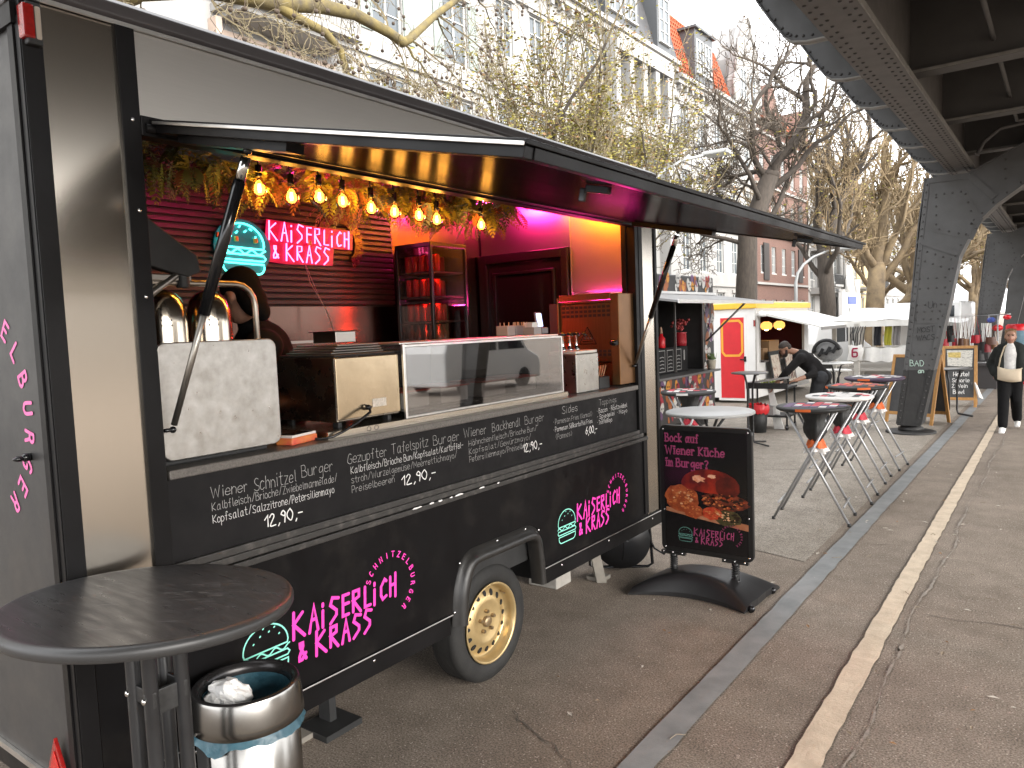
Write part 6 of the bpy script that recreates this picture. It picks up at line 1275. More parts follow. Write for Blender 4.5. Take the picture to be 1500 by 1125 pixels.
for y in (26.6, 29.2):
    for x in (-4.5, -2.65): b.lathe([(.0, -.1), (.36, -.1), (.36, .1), (.0, .1)], (x, y, .36), (1, 0, 0), 20, cap=False)
b.build('wheel', RUBBER, t)
b = MB(); b.bx(-2.95, -2.42, 23.4, 23.9, .68, .93); b.use(1).bx(-2.93, -2.44, 23.42, 23.88, 0, .679); tag(b.build('blue_crate', [mat('blue crate', (.03, .05, .20), .5, var=.3, vscale=9), BLACKM]), 'dark blue crate on a stand beyond the pillar', 'crate')
b = MB(); b.grid(lambda u, v: (-1.50+.16*u*(.5+v*.7), 17.05+.06*math.sin(u*7), .48-.30*v+.02*math.sin(u*11)), 8, 6); tag(b.build('plastic_bag', mat('orange white bag', (.62, .59, .55), .5, col2=(.55, .20, .06), vscale=5, thresh=(.5, .7))), 'orange white plastic bag hanging at the right chalkboard', 'bag')
# ================================================================== people
SKIN = mat('skin', (.38, .20, .135), .5, var=.06, vscale=14); SKIN2 = mat('skin tanned', (.29, .15, .095), .5, var=.08, vscale=14)
def cloth(n, c, **k): return mat(n, c, .9, var=.28, vscale=9, bump=.5, bscale=11, spec=.2, **k)
def melt(mb, name, m, parent, vox, it=6):
    o = mb.build(name, m, parent)
    q = o.modifiers.new('union', 'REMESH'); q.mode = 'VOXEL'; q.voxel_size = vox; q.use_smooth_shade = True
    s = o.modifiers.new('soft', 'SMOOTH'); s.iterations = it; s.factor = .5
    return o
def limb(mb, pts, rs):
    for i in range(len(pts)-1): mb.cap(pts[i], pts[i+1], rs[i], rs[i+1])
def head_shape(mb, c, M, s=1.):
    """skull, jaw, nose, ears; local -y is the face"""
    def P(x, y, z): return Vector(c)+M @ Vector((x*s, y*s, z*s))
    mb.ell(P(0, .012, .030), (.074*s, .094*s, .088*s), M, 16, 12); mb.ell(P(0, -.026, -.035), (.058*s, .066*s, .078*s), M, 16, 12)
    mb.ell(P(0, -.055, -.092), (.026*s, .026*s, .022*s), M); mb.ell(P(0, -.090, -.028), (.0135*s, .020*s, .016*s), M); mb.cap(P(0, -.082, .012), P(0, -.094, -.024), .009*s, .012*s)
    for q in (-1, 1): mb.ell(P(q*.076, .012, -.012), (.011*s, .020*s, .032*s), M); mb.ell(P(q*.034, -.064, -.04), (.026*s, .022*s, .026*s), M)
    mb.ell(P(0, -.074, .036), (.05*s, .018*s, .014*s), M)
    mb.ell(P(0, -.085, -.063), (.024*s, .012*s, .010*s), M)
    return P
def face_bits(P, M, s, t, brow, lip):
    b = MB()
    for q in (-1, 1): b.ell(P(q*.031, -.0835, .010), (.013*s, .006*s, .0075*s), M, 10, 8)
    b.build('eye', mat('eye dark', (.03, .02, .016), .25), t)
    b = MB()
    for q in (-1, 1): b.cap(P(q*.016, -.0915, .030), P(q*.048, -.080, .032), .0055*s, .004*s, 8)
    b.build('eyebrow', brow, t); b = MB(); b.cap(P(-.022, -.093, -.064), P(.022, -.093, -.064), .006*s, .006*s, 8); b.build('mouth', lip, t)
def hand(mb, wrist, dirv, nrm, s=1., curl=.5):
    """palm with four unequal bent fingers and a thumb leaving its side"""
    d = Vector(dirv).normalized(); n = Vector(nrm); n = (n-n.dot(d)*d).normalized(); w = d.cross(n); o = Vector(wrist)
    for k in range(4): mb.cap(o+w*(-.027+.018*k)*s+d*.012*s, o+w*(-.030+.020*k)*s+d*.082*s, .015*s, .0115*s, 8)
    for k, L in enumerate((.068, .080, .074, .056)):
        p = o+w*(-.030+.020*k)*s+d*.084*s; a = curl*.5; dd = d
        for f, rr in ((.45, .0095), (.32, .0085), (.23, .0075)):
            dd = (d*math.cos(a)+n*math.sin(a)); q = p+dd*L*f*s; mb.cap(p, q, rr*s, rr*.92*s, 8); p = q; a += curl*.7
    p = o+w*-.030*s+d*.022*s; q = p+(d*.6-w*.75+n*.3).normalized()*.038*s; mb.cap(p, q, .013*s, .011*s, 8); mb.cap(q, q+(d*.85-w*.3+n*.45).normalized()*.034*s, .010*s, .008*s, 8)
# --- woman walking towards the camera
t = thing('person', 'woman in dark jacket and black trousers walking with a cream bag at her waist', 'person', (-.70, 13.95, 0))
ox, oy = -.715, 13.95; k = .945
def W_(x, y, z): return Vector((ox+x*k, oy+y*k, z*k))
I3 = Matrix.Identity(3); b = MB()
HM = Matrix.Rotation(-.10, 3, 'X') @ Matrix.Rotation(.08, 3, 'Z')
P = head_shape(b, W_(0, -.02, 1.545), HM, .97*k); limb(b, [W_(0, .01, 1.36), W_(0, -.005, 1.50)], [.055*k, .050*k])
limb(b, [W_(0, .01, 1.34), W_(0, .01, 1.15), W_(0, .0, .98)], [.11*k, .115*k, .12*k]); limb(b, [W_(-.17, .01, 1.36), W_(.17, .01, 1.36)], [.05*k, .05*k])
for q in (-1, 1):
    limb(b, [W_(q*.18, .01, 1.36), W_(q*.285, .05, 1.10), W_(q*.225, -.06, .93)], [.05*k, .04*k, .03*k]); hand(b, W_(q*.225, -.06, .93), (-q*.5, -.25, -.8), (-q*.6, .7, 0), .95*k, .7)
    yf = -.26 if q < 0 else .30
    limb(b, [W_(q*.085, 0, .92), W_(q*.085, (yf*.55-.03 if q < 0 else -.02), .50), W_(q*.085, yf, .10 if q < 0 else .15)], [.085*k, .058*k, .042*k])
melt(b, 'body', SKIN, t, .013)
face_bits(P, HM, .97*k, t, mat('brow brown', (.14, .08, .04), .7), mat('lip', (.42, .12, .10), .4))
b = MB(); s = .97*k
def hp(x, y, z): return Vector(P(x, y, z))
b.ell(hp(0, .040, .058), (.086*s, .098*s, .088*s), HM, 18, 12); b.ell(hp(0, .080, -.02), (.082*s, .06*s, .095*s), HM); b.ell(hp(-.070, .045, .0), (.020*s, .045*s, .055*s), HM); b.ell(hp(.070, .045, .0), (.020*s, .045*s, .055*s), HM); b.ell(hp(.03, .09, -.09), (.05*s, .04*s, .08*s), HM)
for i in range(9): a = -1.2+.3*i; b.cap(hp(.070*math.sin(a), .010-.055*math.cos(a), .100), hp(.078*math.sin(a), .05, .11), .012*s, .018*s, 8)
melt(b, 'hair', mat('dark blond hair', (.20, .105, .045), .6, var=.35, vscale=40, bump=.4, bscale=50), t, .010, 2)
b = MB(); limb(b, [W_(0, -.012, 1.395), W_(0, -.02, 1.33), W_(0, -.01, 1.2), W_(0, -.01, .95)], [.070*k, .098*k, .125*k, .128*k]); b.ell(W_(0, -.045, 1.24), (.115*k, .085*k, .12*k)); melt(b, 'white_top', cloth('white tee', (.66, .65, .63)), t, .016)
b = MB()
limb(b, [W_(0, .05, 1.38), W_(0, .06, 1.15), W_(0, .05, .90)], [.115*k, .13*k, .135*k])
for q in (-1, 1):
    limb(b, [W_(q*.09, .03, 1.385), W_(q*.17, .015, 1.335), W_(q*.285, .055, 1.10), W_(q*.23, -.055, .95)], [.070*k, .073*k, .062*k, .054*k])
    limb(b, [W_(q*.115, -.01, 1.36), W_(q*.135, -.055, 1.15), W_(q*.145, -.06, .88)], [.065*k, .075*k, .082*k])
    limb(b, [W_(q*.055, -.01, 1.42), W_(q*.12, -.055, 1.30)], [.038*k, .05*k])
melt(b, 'jacket', cloth('dark grey jacket', (.024, .026, .024)), t, .017, 5)
b = MB(); limb(b, [W_(-.07, 0, .95), W_(.07, 0, .95)], [.118*k, .118*k])
for q in (-1, 1):
    yf = -.26 if q < 0 else .30
    limb(b, [W_(q*.08, 0, .93), W_(q*.082, (yf*.55-.02 if q < 0 else -.01), .52), W_(q*.085, yf, .12 if q < 0 else .17)], [.110*k, .088*k, .074*k])
melt(b, 'trousers', cloth('black trousers', (.006, .006, .0065)), t, .016)
b = MB()
for q in (-1, 1):
    yf = -.26 if q < 0 else .30; z = .045 if q < 0 else .085
    b.cap(W_(q*.085, yf+.03, z+.01), W_(q*.095, yf-.13, z-.005), .050*k, .038*k); b.box(W_(q*.09, yf-.045, z-.037), (.085*k, .25*k, .02))
melt(b, 'shoe', mat('white sneaker', (.74, .73, .71), .5, var=.06), t, .012, 2)
b = MB(); b.grid(lambda u, v: W_(-.17+.33*u, -.155-.055*math.sin(math.pi*u)**.5*math.sin(math.pi*v)**.5, 1.065-.21*v-.03*math.sin(math.pi*u)-.03*u), 16, 10); b.grid(lambda u, v: W_(-.17+.33*(1-u), -.150+.02*math.sin(math.pi*u), 1.065-.21*v-.03*math.sin(math.pi*u)-.03*(1-u)), 16, 10)
o = b.build('shoulder_bag', mat('cream canvas', (.60, .50, .37), .75, var=.08, bump=.3, bscale=12), None); tag(o, 'cream canvas bag worn across the front of the walking woman', 'bag')
b = MB(); b.tube([W_(-.15, -.15, 1.06), W_(-.13, -.15, 1.2), W_(-.08, -.10, 1.38), W_(-.02, .04, 1.45), W_(.10, .12, 1.25), W_(.16, .05, 1.08), W_(.16, -.14, 1.03)], .010, 6); b.build('strap', mat('cream strap', (.52, .43, .31), .8), o)
# --- man bending over the cart
t = thing('person', 'bearded man in a black long sleeved shirt bending over the produce cart', 'person', (-3.45, 13.3, 0))
b = MB(); HM = Matrix.Rotation(-1.15, 3, 'Z') @ Matrix.Rotation(.55, 3, 'X')
HM = Matrix.Rotation(-.95, 3, 'Z') @ Matrix.Rotation(.62, 3, 'X')
hc = Vector((-3.90, 13.12, 1.36)); P = head_shape(b, hc, HM, 1.0); limb(b, [(-3.70, 13.22, 1.28), (-3.83, 13.16, 1.33)], [.06, .056])
limb(b, [(-3.66, 13.24, 1.22), (-3.50, 13.30, 1.08), (-3.38, 13.34, .88)], [.115, .115, .12]); limb(b, [(-3.62, 13.06, 1.20), (-3.60, 13.40, 1.20)], [.06, .06])
armL = [(-3.62, 13.05, 1.20), (-3.80, 12.90, .98), (-4.02, 12.90, .74)]; armR = [(-3.56, 13.38, 1.20), (-3.42, 13.10, .93), (-3.64, 12.86, .845)]
for A in (armL, armR): limb(b, A, [.056, .046, .034])
hand(b, armL[2], (-.35, -.02, -.9), (-.9, 0, .2), 1., .6); hand(b, armR[2], (-.93, -.1, -.25), (0, .2, -1), 1., .9)
for y, dx in ((13.26, .0), (13.44, .06)): limb(b, [(-3.38+dx*.5, y, .88), (-3.46+dx, y-.02, .48), (-3.38+dx, y, .09)], [.09, .062, .045])
melt(b, 'body', SKIN2, t, .012)
face_bits(P, HM, 1., t, mat('brow black', (.02, .015, .012), .7), mat('lip dull', (.25, .09, .08), .5))
b = MB(); hp = lambda x, y, z: Vector(P(x, y, z)); b.ell(hp(0, .020, .046), (.078, .098, .080), HM, 16, 12); b.ell(hp(0, .06, -.005), (.073, .062, .07), HM); melt(b, 'hair', mat('short dark hair', (.035, .025, .02), .7, bump=.3, bscale=60), t, .010, 2)
b = MB(); b.ell(hp(0, -.055, -.085), (.054, .050, .048), HM); 
for q in (-1, 1): b.cap(hp(q*.062, -.008, -.03), hp(q*.045, -.045, -.085), .020, .028, 8)
melt(b, 'beard', mat('dark beard', (.028, .018, .014), .8, bump=.4, bscale=60), t, .009, 2)
SH = cloth('black shirt', (.011, .010, .010)); b = MB(); limb(b, [(-3.72, 13.21, 1.25), (-3.66, 13.24, 1.20), (-3.50, 13.30, 1.06), (-3.36, 13.34, .86)], [.075, .145, .15, .145]); limb(b, [(-3.62, 13.06, 1.20), (-3.60, 13.40, 1.20)], [.085, .085])
limb(b, armL[:2]+[(-3.90, 12.90, .87)], [.08, .068, .055]); limb(b, armR[:2]+[(-3.50, 13.0, .90)], [.08, .068, .056]); melt(b, 'shirt', SH, t, .016)
b = MB(); limb(b, [(-3.36, 13.24, .86), (-3.34, 13.46, .86)], [.128, .128])
for y, dx in ((13.26, .0), (13.44, .06)): limb(b, [(-3.37+dx*.5, y, .86), (-3.46+dx, y-.02, .48), (-3.38+dx, y, .11)], [.12, .088, .072])
melt(b, 'trousers', cloth('dark grey jeans', (.032, .033, .036)), t, .016)
b = MB()
for y, dx in ((13.26, .0), (13.44, .06)): b.cap((-3.36+dx, y, .05), (-3.52+dx, y-.03, .042), .05, .04)
melt(b, 'shoe', mat('dark shoe', (.03, .028, .028), .5), t, .012, 2)
# --- chef seen from behind inside the trailer
t = thing('person', 'cook in black with a black head covering bending over the steel domes inside the trailer', 'person', (-3.18, 2.2, .55))
b = MB(); HM = Matrix.Rotation(-1.35, 3, 'Z') @ Matrix.Rotation(.35, 3, 'X'); hc = Vector((-3.17, 2.13, 2.10)); P = head_shape(b, hc, HM, 1.05); limb(b, [(-3.22, 2.26, 1.93), (-3.19, 2.19, 2.02)], [.06, .056])
limb(b, [(-3.23, 2.28, 1.86), (-3.25, 2.34, 1.62), (-3.27, 2.36, 1.4)], [.12, .125, .13]); limb(b, [(-3.06, 2.18, 1.87), (-3.38, 2.38, 1.87)], [.06, .06])
aL = [(-3.06, 2.16, 1.87), (-2.97, 2.00, 1.68), (-2.95, 1.80, 1.62)]; aR = [(-3.38, 2.38, 1.87), (-3.40, 2.20, 1.62), (-3.15, 1.98, 1.58)]
for A in (aL, aR): limb(b, A, [.056, .046, .034])
hand(b, aL[2], (-.1, -1, -.1), (0, 0, -1), 1., .6); hand(b, aR[2], (.7, -.7, 0), (0, 0, -1), 1., .6)
for dy in (0, .17): limb(b, [(-3.27, 2.28+dy, 1.42), (-3.27, 2.28+dy, 1.0), (-3.27, 2.28+dy, .62)], [.09, .06, .045])
melt(b, 'body', SKIN, t, .013); face_bits(P, HM, 1.05, t, mat('brow black', (.02, .015, .012), .7), mat('lip dull', (.25, .09, .08), .5))
KB = mat('black work cloth', (.0045, .004, .004), .9, bump=.3, bscale=18, spec=.15); b = MB(); hp = lambda x, y, z: Vector(P(x, y, z)); b.ell(hp(0, .024, .042), (.086, .106, .094), HM, 16, 12); b.ell(hp(0, .065, -.04), (.078, .06, .09), HM); b.ell(hp(0, .09, -.10), (.05, .04, .06), HM); melt(b, 'head_covering', KB, t, .012, 4)
b = MB(); b.ell((-3.20, 2.21, 1.98), (.075, .075, .07)); limb(b, [(-3.22, 2.25, 1.94), (-3.23, 2.28, 1.84), (-3.25, 2.34, 1.62), (-3.27, 2.36, 1.36)], [.075, .15, .155, .155]); limb(b, [(-3.06, 2.18, 1.86), (-3.38, 2.38, 1.86)], [.085, .085]); limb(b, aL[:2]+[(-2.955, 1.88, 1.64)], [.08, .066, .055]); limb(b, aR[:2]+[(-3.22, 2.05, 1.59)], [.08, .066, .055]); melt(b, 'jacket', KB, t, .017)
b = MB()
for dy in (0, .17): limb(b, [(-3.27, 2.28+dy, 1.40), (-3.27, 2.28+dy, 1.0), (-3.27, 2.28+dy, .60)], [.12, .085, .07])
melt(b, 'trousers', KB, t, .017)
# ================================================================== houses across the street
GLS = mat('dark window glass', (.055, .065, .075), .07, col2=(.16, .18, .19), vscale=.35, detail=2); WFR = mat('white window frame', (.52, .52, .50), .5)
STUC = mat('white stucco', (.31, .305, .295), .85, col2=(.265, .26, .25), vscale=.9, bump=.08, bscale=14); CREAM = mat('cream stucco', (.33, .30, .265), .85, var=.05, vscale=.7, bump=.08); PEACH = mat('peach soffit', (.42, .33, .27), .85, var=.06); YSTU = mat('yellow stucco', (.46, .36, .20), .85, var=.06, vscale=.6)
BRK = bpy.data.materials.new('red brick'); BRK.use_nodes = True
def _brick():
    tt = BRK.node_tree; p = tt.nodes['Principled BSDF']; co = tt.nodes.new('ShaderNodeTexCoord'); mp = tt.nodes.new('ShaderNodeMapping'); mp.inputs['Rotation'].default_value = (R(90), 0, R(90))
    sp = tt.nodes.new('ShaderNodeSeparateXYZ'); cb = tt.nodes.new('ShaderNodeCombineXYZ'); tt.links.new(co.outputs['Object'], sp.inputs[0]); ad = tt.nodes.new('ShaderNodeMath'); tt.links.new(sp.outputs[0], ad.inputs[0]); tt.links.new(sp.outputs[1], ad.inputs[1]); tt.links.new(ad.outputs[0], cb.inputs[0]); tt.links.new(sp.outputs[2], cb.inputs[1])
    br = tt.nodes.new('ShaderNodeTexBrick'); br.inputs['Scale'].default_value = 3.2; br.inputs['Color1'].default_value = (.145, .068, .050, 1); br.inputs['Color2'].default_value = (.11, .052, .040, 1); br.inputs['Mortar'].default_value = (.21, .16, .13, 1); br.inputs['Mortar Size'].default_value = .018
    tt.links.new(cb.outputs[0], br.inputs['Vector']); tt.links.new(br.outputs['Color'], p.inputs['Base Color']); p.inputs['Roughness'].default_value = .85
_brick()
TILE = mat('red roof tile', (.36, .085, .028), .7, col2=(.27, .06, .022), vscale=2.5); SLATE = mat('dark slate roof', (.045, .045, .048), .6, col2=(.07, .07, .073), vscale=3); IRON = mat('balcony iron', (.06, .06, .06), .5); STONEB = mat('pale stone trim', (.30, .29, .275), .8, var=.06); ZINC = mat('dormer zinc', (.085, .09, .095), .55)
_winmesh = {}
def window_part(parent, y, z, w, h, X, cols=2, bars=2, face=1):
    """window in an opening, frame with its pane; shared meshes per size"""
    key = (round(w, 2), round(h, 2), cols, bars, face)
    if key not in _winmesh:
        b = MB(); f = .07
        b.bx(-.03, .05, -w/2, -w/2+f, 0, h); b.bx(-.03, .05, w/2-f, w/2, 0, h); b.bx(-.03, .05, -w/2+f, w/2-f, 0, f); b.bx(-.03, .05, -w/2+f, w/2-f, h-f, h)
        for i in range(1, cols): y0 = -w/2+w*i/cols; b.bx(-.03, .045, y0-.035, y0+.035, f, h-f)
        for i in range(1, bars+1): z0 = h*i/(bars+1); b.bx(-.03, .035, -w/2+f, w/2-f, z0-.02, z0+.02)
        b.bx(-.02, .16, -w/2-.05, w/2+.05, -.09, -.001)
        p = MB(); p.bx(-.02, -.005, -w/2+.02, w/2-.02, .02, h-.02)
        if face < 0:
            for q in (b, p): q.v = [(-x, -yy, zz) for x, yy, zz in q.v]
        o = b.build('window', WFR); q = p.build('pane', GLS); q.parent = o; _winmesh[key] = (o.data, q.data); o.parent = parent
    else:
        a, c = _winmesh[key]; o = bpy.data.objects.new('window', a); COL.objects.link(o); q = bpy.data.objects.new('pane', c); COL.objects.link(q); q.parent = o; o.parent = parent
    lp = WL[parent.name]; o.location = (X-lp[0], y-lp[1], z-lp[2]); return o
def house(label, y0, y1, zt, wall, rows, X=-20, depth=11, face=1, name='apartment_house', cat='apartment building', cornice=True, trim=STONEB):
    """rows: (sill, head, [centres], width, cols, bars)"""
    t = thing(name, label, cat, (X-face*depth/2, (y0+y1)/2, 0)); b = MB(); th = .22; z = 0
    def fb(ya, yb, za, zb):
        if yb-ya > .01 and zb-za > .01: b.bx(X-face*th, X, ya, yb, za, zb)
    for (s, h, cs, w, c_, ba) in rows:
        fb(y0, y1, z, s); e = y0
        for c in sorted(cs): fb(e, c-w/2, s, h); e = c+w/2
        fb(e, y1, s, h); z = h
    fb(y0, y1, z, zt); b.bx(X-face*depth, X-face*(th+.001), y0, y1, 0, zt-.002); b.build('wall', wall, t)
    for (s, h, cs, w, c_, ba) in rows:
        for c in cs: window_part(t, c, s, w, h-s, X-face*.15, c_, ba, face)
    if cornice:
        b = MB(); b.bx(X+face*.002, X+face*.55, y0, y1, zt-.25, zt); b.bx(X+face*.002, X+face*.35, y0, y1, zt-.55, zt-.251); b.bx(X+face*.002, X+face*.15, y0, y1, zt-1.5, zt-1.3)
        for i in range(int((y1-y0)/.9)): y = y0+.4+.9*i; b.bx(X+face*.003, X+face*.30, y, y+.25, zt-.85, zt-.551)
        for (s, h, cs, w, c_, ba) in rows[:-1]: b.bx(X+face*.002, X+face*.12, y0, y1, h+.45, h+.62)
        b.build('cornice', trim, t)
        b = MB()
        for (s, h, cs, w, c_, ba) in rows:
            for c in cs: b.bx(X+face*.0015, X+face*.09, c-w/2-.18, c+w/2+.18, h+.03, h+.22)
        b.build('window_hood', trim, t)
    return t
def balcony(t, y0, y1, z, out, X=-20, m=STUC, rail=IRON):
    b = MB(); b.bx(X+.003, X+out, y0, y1, z-.22, z); b.bx(X+.003, X+out*.8, y0+.2, y1-.2, z-.40, z-.221); o = b.build('balcony', m, t); b = MB(); n = int((y1-y0)/.14)
    for i in range(n+1): y = y0+.04+(y1-y0-.08)*i/n; b.bx(X+out-.06, X+out-.035, y-.012, y+.012, z, z+.95)
    for y in (y0+.05, y1-.05):
        for i in range(6): x = X+.1+(out-.2)*i/5; b.bx(x-.012, x+.012, y-.012, y+.012, z, z+.95)
        b.bx(X+.003, X+out-.03, y-.02, y+.02, z+.951, z+1.0)
    b.bx(X+out-.075, X+out-.02, y0, y1, z+.951, z+1.0); b.build('railing', rail, o); return o
def steps(y0, y1, d, off=0): n = max(1, int((y1-y0)/d)); return [y0+(y1-y0)*(i+.5)/n for i in range(n)]
# A: pale house with the balcony, right behind the trailer
A = house('pale house with a projecting balcony showing directly above the trailer roof', -12, 26, 20.5, STUC, [(1.2, 3.6, steps(-12, 26, 3.4), 1.3, 2, 1), (5.2, 7.5, steps(-12, 26, 3.4), 1.3, 2, 2), (9.2, 11.25, [-9, -5.5, -2, 1.5, 5, 8.5, 20.2, 24.1], 1.9, 3, 1), (12.6, 15.2, [-9, -5.5, -2, 1.5, 5, 8.5, 12, 20.3, 24.1], 1.5, 2, 2), (16.6, 18.8, steps(-12, 26, 3.4), 1.3, 2, 2)])
balcony(A, 13.1, 17.6, 11.55, 1.5, rail=mat('balcony grille', (.30, .29, .27), .5)); b = MB(); b.bx(-19.99, -19.6, 13.0, 13.2, 8, 11.1); b.bx(-19.998, -19.9, 13.4, 17.6, 7.5, 10.9); b.build('recess_panel', PEACH, A); b = MB(); b.bx(-19.899, -19.86, 14.1, 16.2, 8.4, 10.5); b.build('dark_window', GLS, A)
SHU = mat('grey green shutter', (.20, .23, .21), .6)
for c, s, h, w in ((20.3, 12.6, 15.2, 1.5), (24.1, 12.6, 15.2, 1.5), (12, 12.6, 15.2, 1.5)):
    for q in (-1, 1): b = MB(); b.bx(-19.998, -19.95, c+q*(w/2+.32)-.28, c+q*(w/2+.32)+.28, s, h); b.build('shutter', SHU, A)
# B: white stucco house with columns and mansard dormers
B = house('white stucco house with columned loggia and dark mansard dormers', 26, 45.2, 17.9, STUC, [(1.2, 3.8, steps(26, 45.2, 2.7), 1.3, 2, 1), (5.2, 7.7, steps(26, 45.2, 2.7), 1.3, 2, 2), (9.2, 11.8, [27.5, 30, 32.5, 35, 40.9, 44.2], 1.4, 2, 2), (13.8, 16.2, [27.5, 30, 32.5, 35, 44.2], 1.15, 2, 2)])
b = MB(); b.bx(-19.998, -19.2, 36.2, 43.2, 12.6, 13.5); b.bx(-19.998, -19.1, 36.2, 43.2, 16.3, 17.2)
for y in (36.4, 38.0, 39.6, 41.2, 42.8): b.bx(-19.75, -19.2, y-.26, y+.26, 13.501, 16.299)
b.bx(-19.998, -19.3, 36.2, 43.2, 12.0, 12.599); b.bx(-19.998, -19.3, 36.2, 36.9, 4.5, 11.999); b.bx(-19.998, -19.3, 42.6, 43.2, 4.5, 11.999); b.bx(-19.998, -19.3, 39.0, 39.7, 4.5, 11.999)
b.tube([(-19.28, 36.6+3.1-3.1*math.cos(a), 11.4+1.0*math.sin(a)) for a in [i*.2618 for i in range(13)]], .16, 8); b.build('column_bay', STUC, B)
b = MB(); b.bx(-19.997, -19.9, 36.7, 42.6, 13.51, 16.29); b.bx(-19.997, -19.9, 37.2, 38.7, 9.0, 11.6); b.bx(-19.997, -19.9, 40.0, 42.2, 9.0, 11.6); b.build('recess_glass', GLS, B)
balcony(B, 43.3, 45.1, 13.2, 1.1); balcony(B, 43.3, 45.1, 9.0, 1.1)
b = MB(); b.prism([(-19.7, 26, 17.95), (-20.9, 26, 22.3), (-30, 26, 23.5), (-30, 26, 17.95)], (0, 19.2, 0)); RF = b.build('roof', SLATE, B)
b = MB()
for (y0_, y1_) in ((28.0, 31.4), (33.2, 35.0), (35.8, 39.6), (42.0, 43.8)):
    b.bx(-22, -19.55, y0_, y1_, 17.96, 21.3); b.bx(-22, -19.3, y0_-.2, y1_+.2, 21.301, 21.5)
b.build('dormer', ZINC, B)
for c in (28.85, 30.5, 34.1, 36.8, 38.6, 42.9): window_part(B, c, 18.4, 1.35, 2.6, -19.54, 2, 3)
# C: red tiled mansard with a zinc dormer
Ch = house('narrow white house with bright red tiled mansard and zinc dormer', 45.2, 51, 17.3, STUC, [(1.2, 3.8, [46.7, 49.5], 1.3, 2, 1), (5.2, 7.7, [46.7, 49.5], 1.3, 2, 2), (9.2, 11.6, [46.7, 49.5], 1.3, 2, 2), (13.2, 15.6, [46.7, 49.5], 1.3, 2, 2)])
def tiled(t, y0, y1, x0, z0, x1, z1, x2, z2):
    b = MB(); b.prism([(x0, y0, z0), (x1, y0, z1), (x2, y0, z2), (x2, y0, z0)], (0, y1-y0, 0))
    for (xa, za, xb, zb) in ((x0, z0, x1, z1), (x1, z1, x2, z2)):
        n = max(2, int(math.hypot(xb-xa, zb-za)/.34)); d = Vector((xb-xa, 0, zb-za)).normalized(); nn = Vector((d.z, 0, -d.x)); nn = nn if nn.x > 0 else -nn
        for i in range(n):
            p = Vector((xa, 0, za)).lerp(Vector((xb, 0, zb)), i/n); q = Vector((xa, 0, za)).lerp(Vector((xb, 0, zb)), (i+1)/n)
            b.prism([(p.x, y0, p.z), tuple(p+nn*.09+Vector((0, y0, 0))), (q.x, y0, q.z)], (0, y1-y0, 0))
        m = int((y1-y0)/.34)
        for i in range(m): y = y0+(y1-y0)*(i+.5)/m; b.tube([Vector((xa, y, za))+nn*.05, Vector((xb, y, zb))+nn*.05], .055, 5)
    return b.build('roof', TILE, t)
tiled(Ch, 45.2, 51, -19.7, 17.35, -20.9, 21.4, -23.5, 24.0)
b = MB(); b.bx(-22.5, -19.5, 47.4, 50.4, 17.4, 20.6); b.bx(-22.5, -19.3, 47.2, 50.6, 20.601, 20.75); b.build('dormer', ZINC, Ch)
for c in (48.2, 49.6): window_part(Ch, c, 17.9, 1.1, 2.1, -19.49, 2, 2)
# D: gabled white house
D = house('white house with a tall curved gable and red roof', 51, 60, 17.6, STUC, [(1.2, 3.8, steps(51, 60, 2.9), 1.3, 2, 1), (5.2, 7.7, steps(51, 60, 2.9), 1.3, 2, 2), (9.2, 11.6, steps(51, 60, 2.9), 1.3, 2, 2), (13.2, 15.6, steps(51, 60, 2.9), 1.3, 2, 2)])
gy0, gy1 = 54.2, 59.8; gp = [(gy0, 17.6), (gy0, 19.0), (gy0+.35, 19.6), (gy0+.6, 21.0), (gy0+1.3, 22.2), (gy0+2.2, 23.5), (57, 24.3), (gy1-2.2, 23.5), (gy1-1.3, 22.2), (gy1-.6, 21.0), (gy1-.35, 19.6), (gy1, 19.0), (gy1, 17.6)]
b = MB(); b.prism([(-19.4, y, z) for y, z in gp], (-.5, 0, 0)); b.prism([(-19.9, y, z) for y, z in [(gy0+.5, 17.6), (gy0+.9, 20.8), (57, 23.6), (gy1-.9, 20.8), (gy1-.5, 17.6)]], (-6, 0, 0)); b.build('gable', STUC, D)
b = MB()
for i in range(len(gp)-1): b.tube([(-19.38, *gp[i]), (-19.38, *gp[i+1])], .14, 6)
b.build('gable_coping', STONEB, D)
for c in (56.0, 58.0): window_part(D, c, 17.9, 1.3, 2.2, -19.39, 2, 2)
tiled(D, 51, 54.3, -19.7, 17.65, -20.9, 21.0, -24, 23.4)
# E: brick house
E_ = house('red brick house with white sash windows and dark loggias', 60, 75, 17.5, BRK, [(1.0, 3.4, steps(60.5, 74.5, 2.8), 1.2, 2, 2), (5.6, 7.8, steps(60.5, 74.5, 2.8), 1.2, 3, 2), (9.4, 11.6, steps(60.5, 74.5, 2.8), 1.2, 3, 2), (13.2, 15.4, steps(60.5, 74.5, 2.8), 1.2, 3, 2)], cornice=False)
b = MB(); b.bx(-19.997, -19.9, 61.9, 63.2, 5.0, 8.0); b.bx(-19.997, -19.9, 71.7, 73.0, 5.0, 8.0); b.bx(-19.997, -19.9, 61.9, 63.2, 9.0, 12.0); b.bx(-19.997, -19.9, 71.7, 73.0, 9.0, 12.0); b.build('loggia', mat('loggia dark', (.03, .025, .022), .7), E_)
b = MB()
for z in (4.6, 8.6, 12.5, 16.6): b.bx(-19.996, -19.8, 60, 75, z, z+.18)
b.build('stone_course', STONEB, E_); tiled(E_, 60, 75, -19.4, 17.5, -23, 21.8, -25, 23.0)
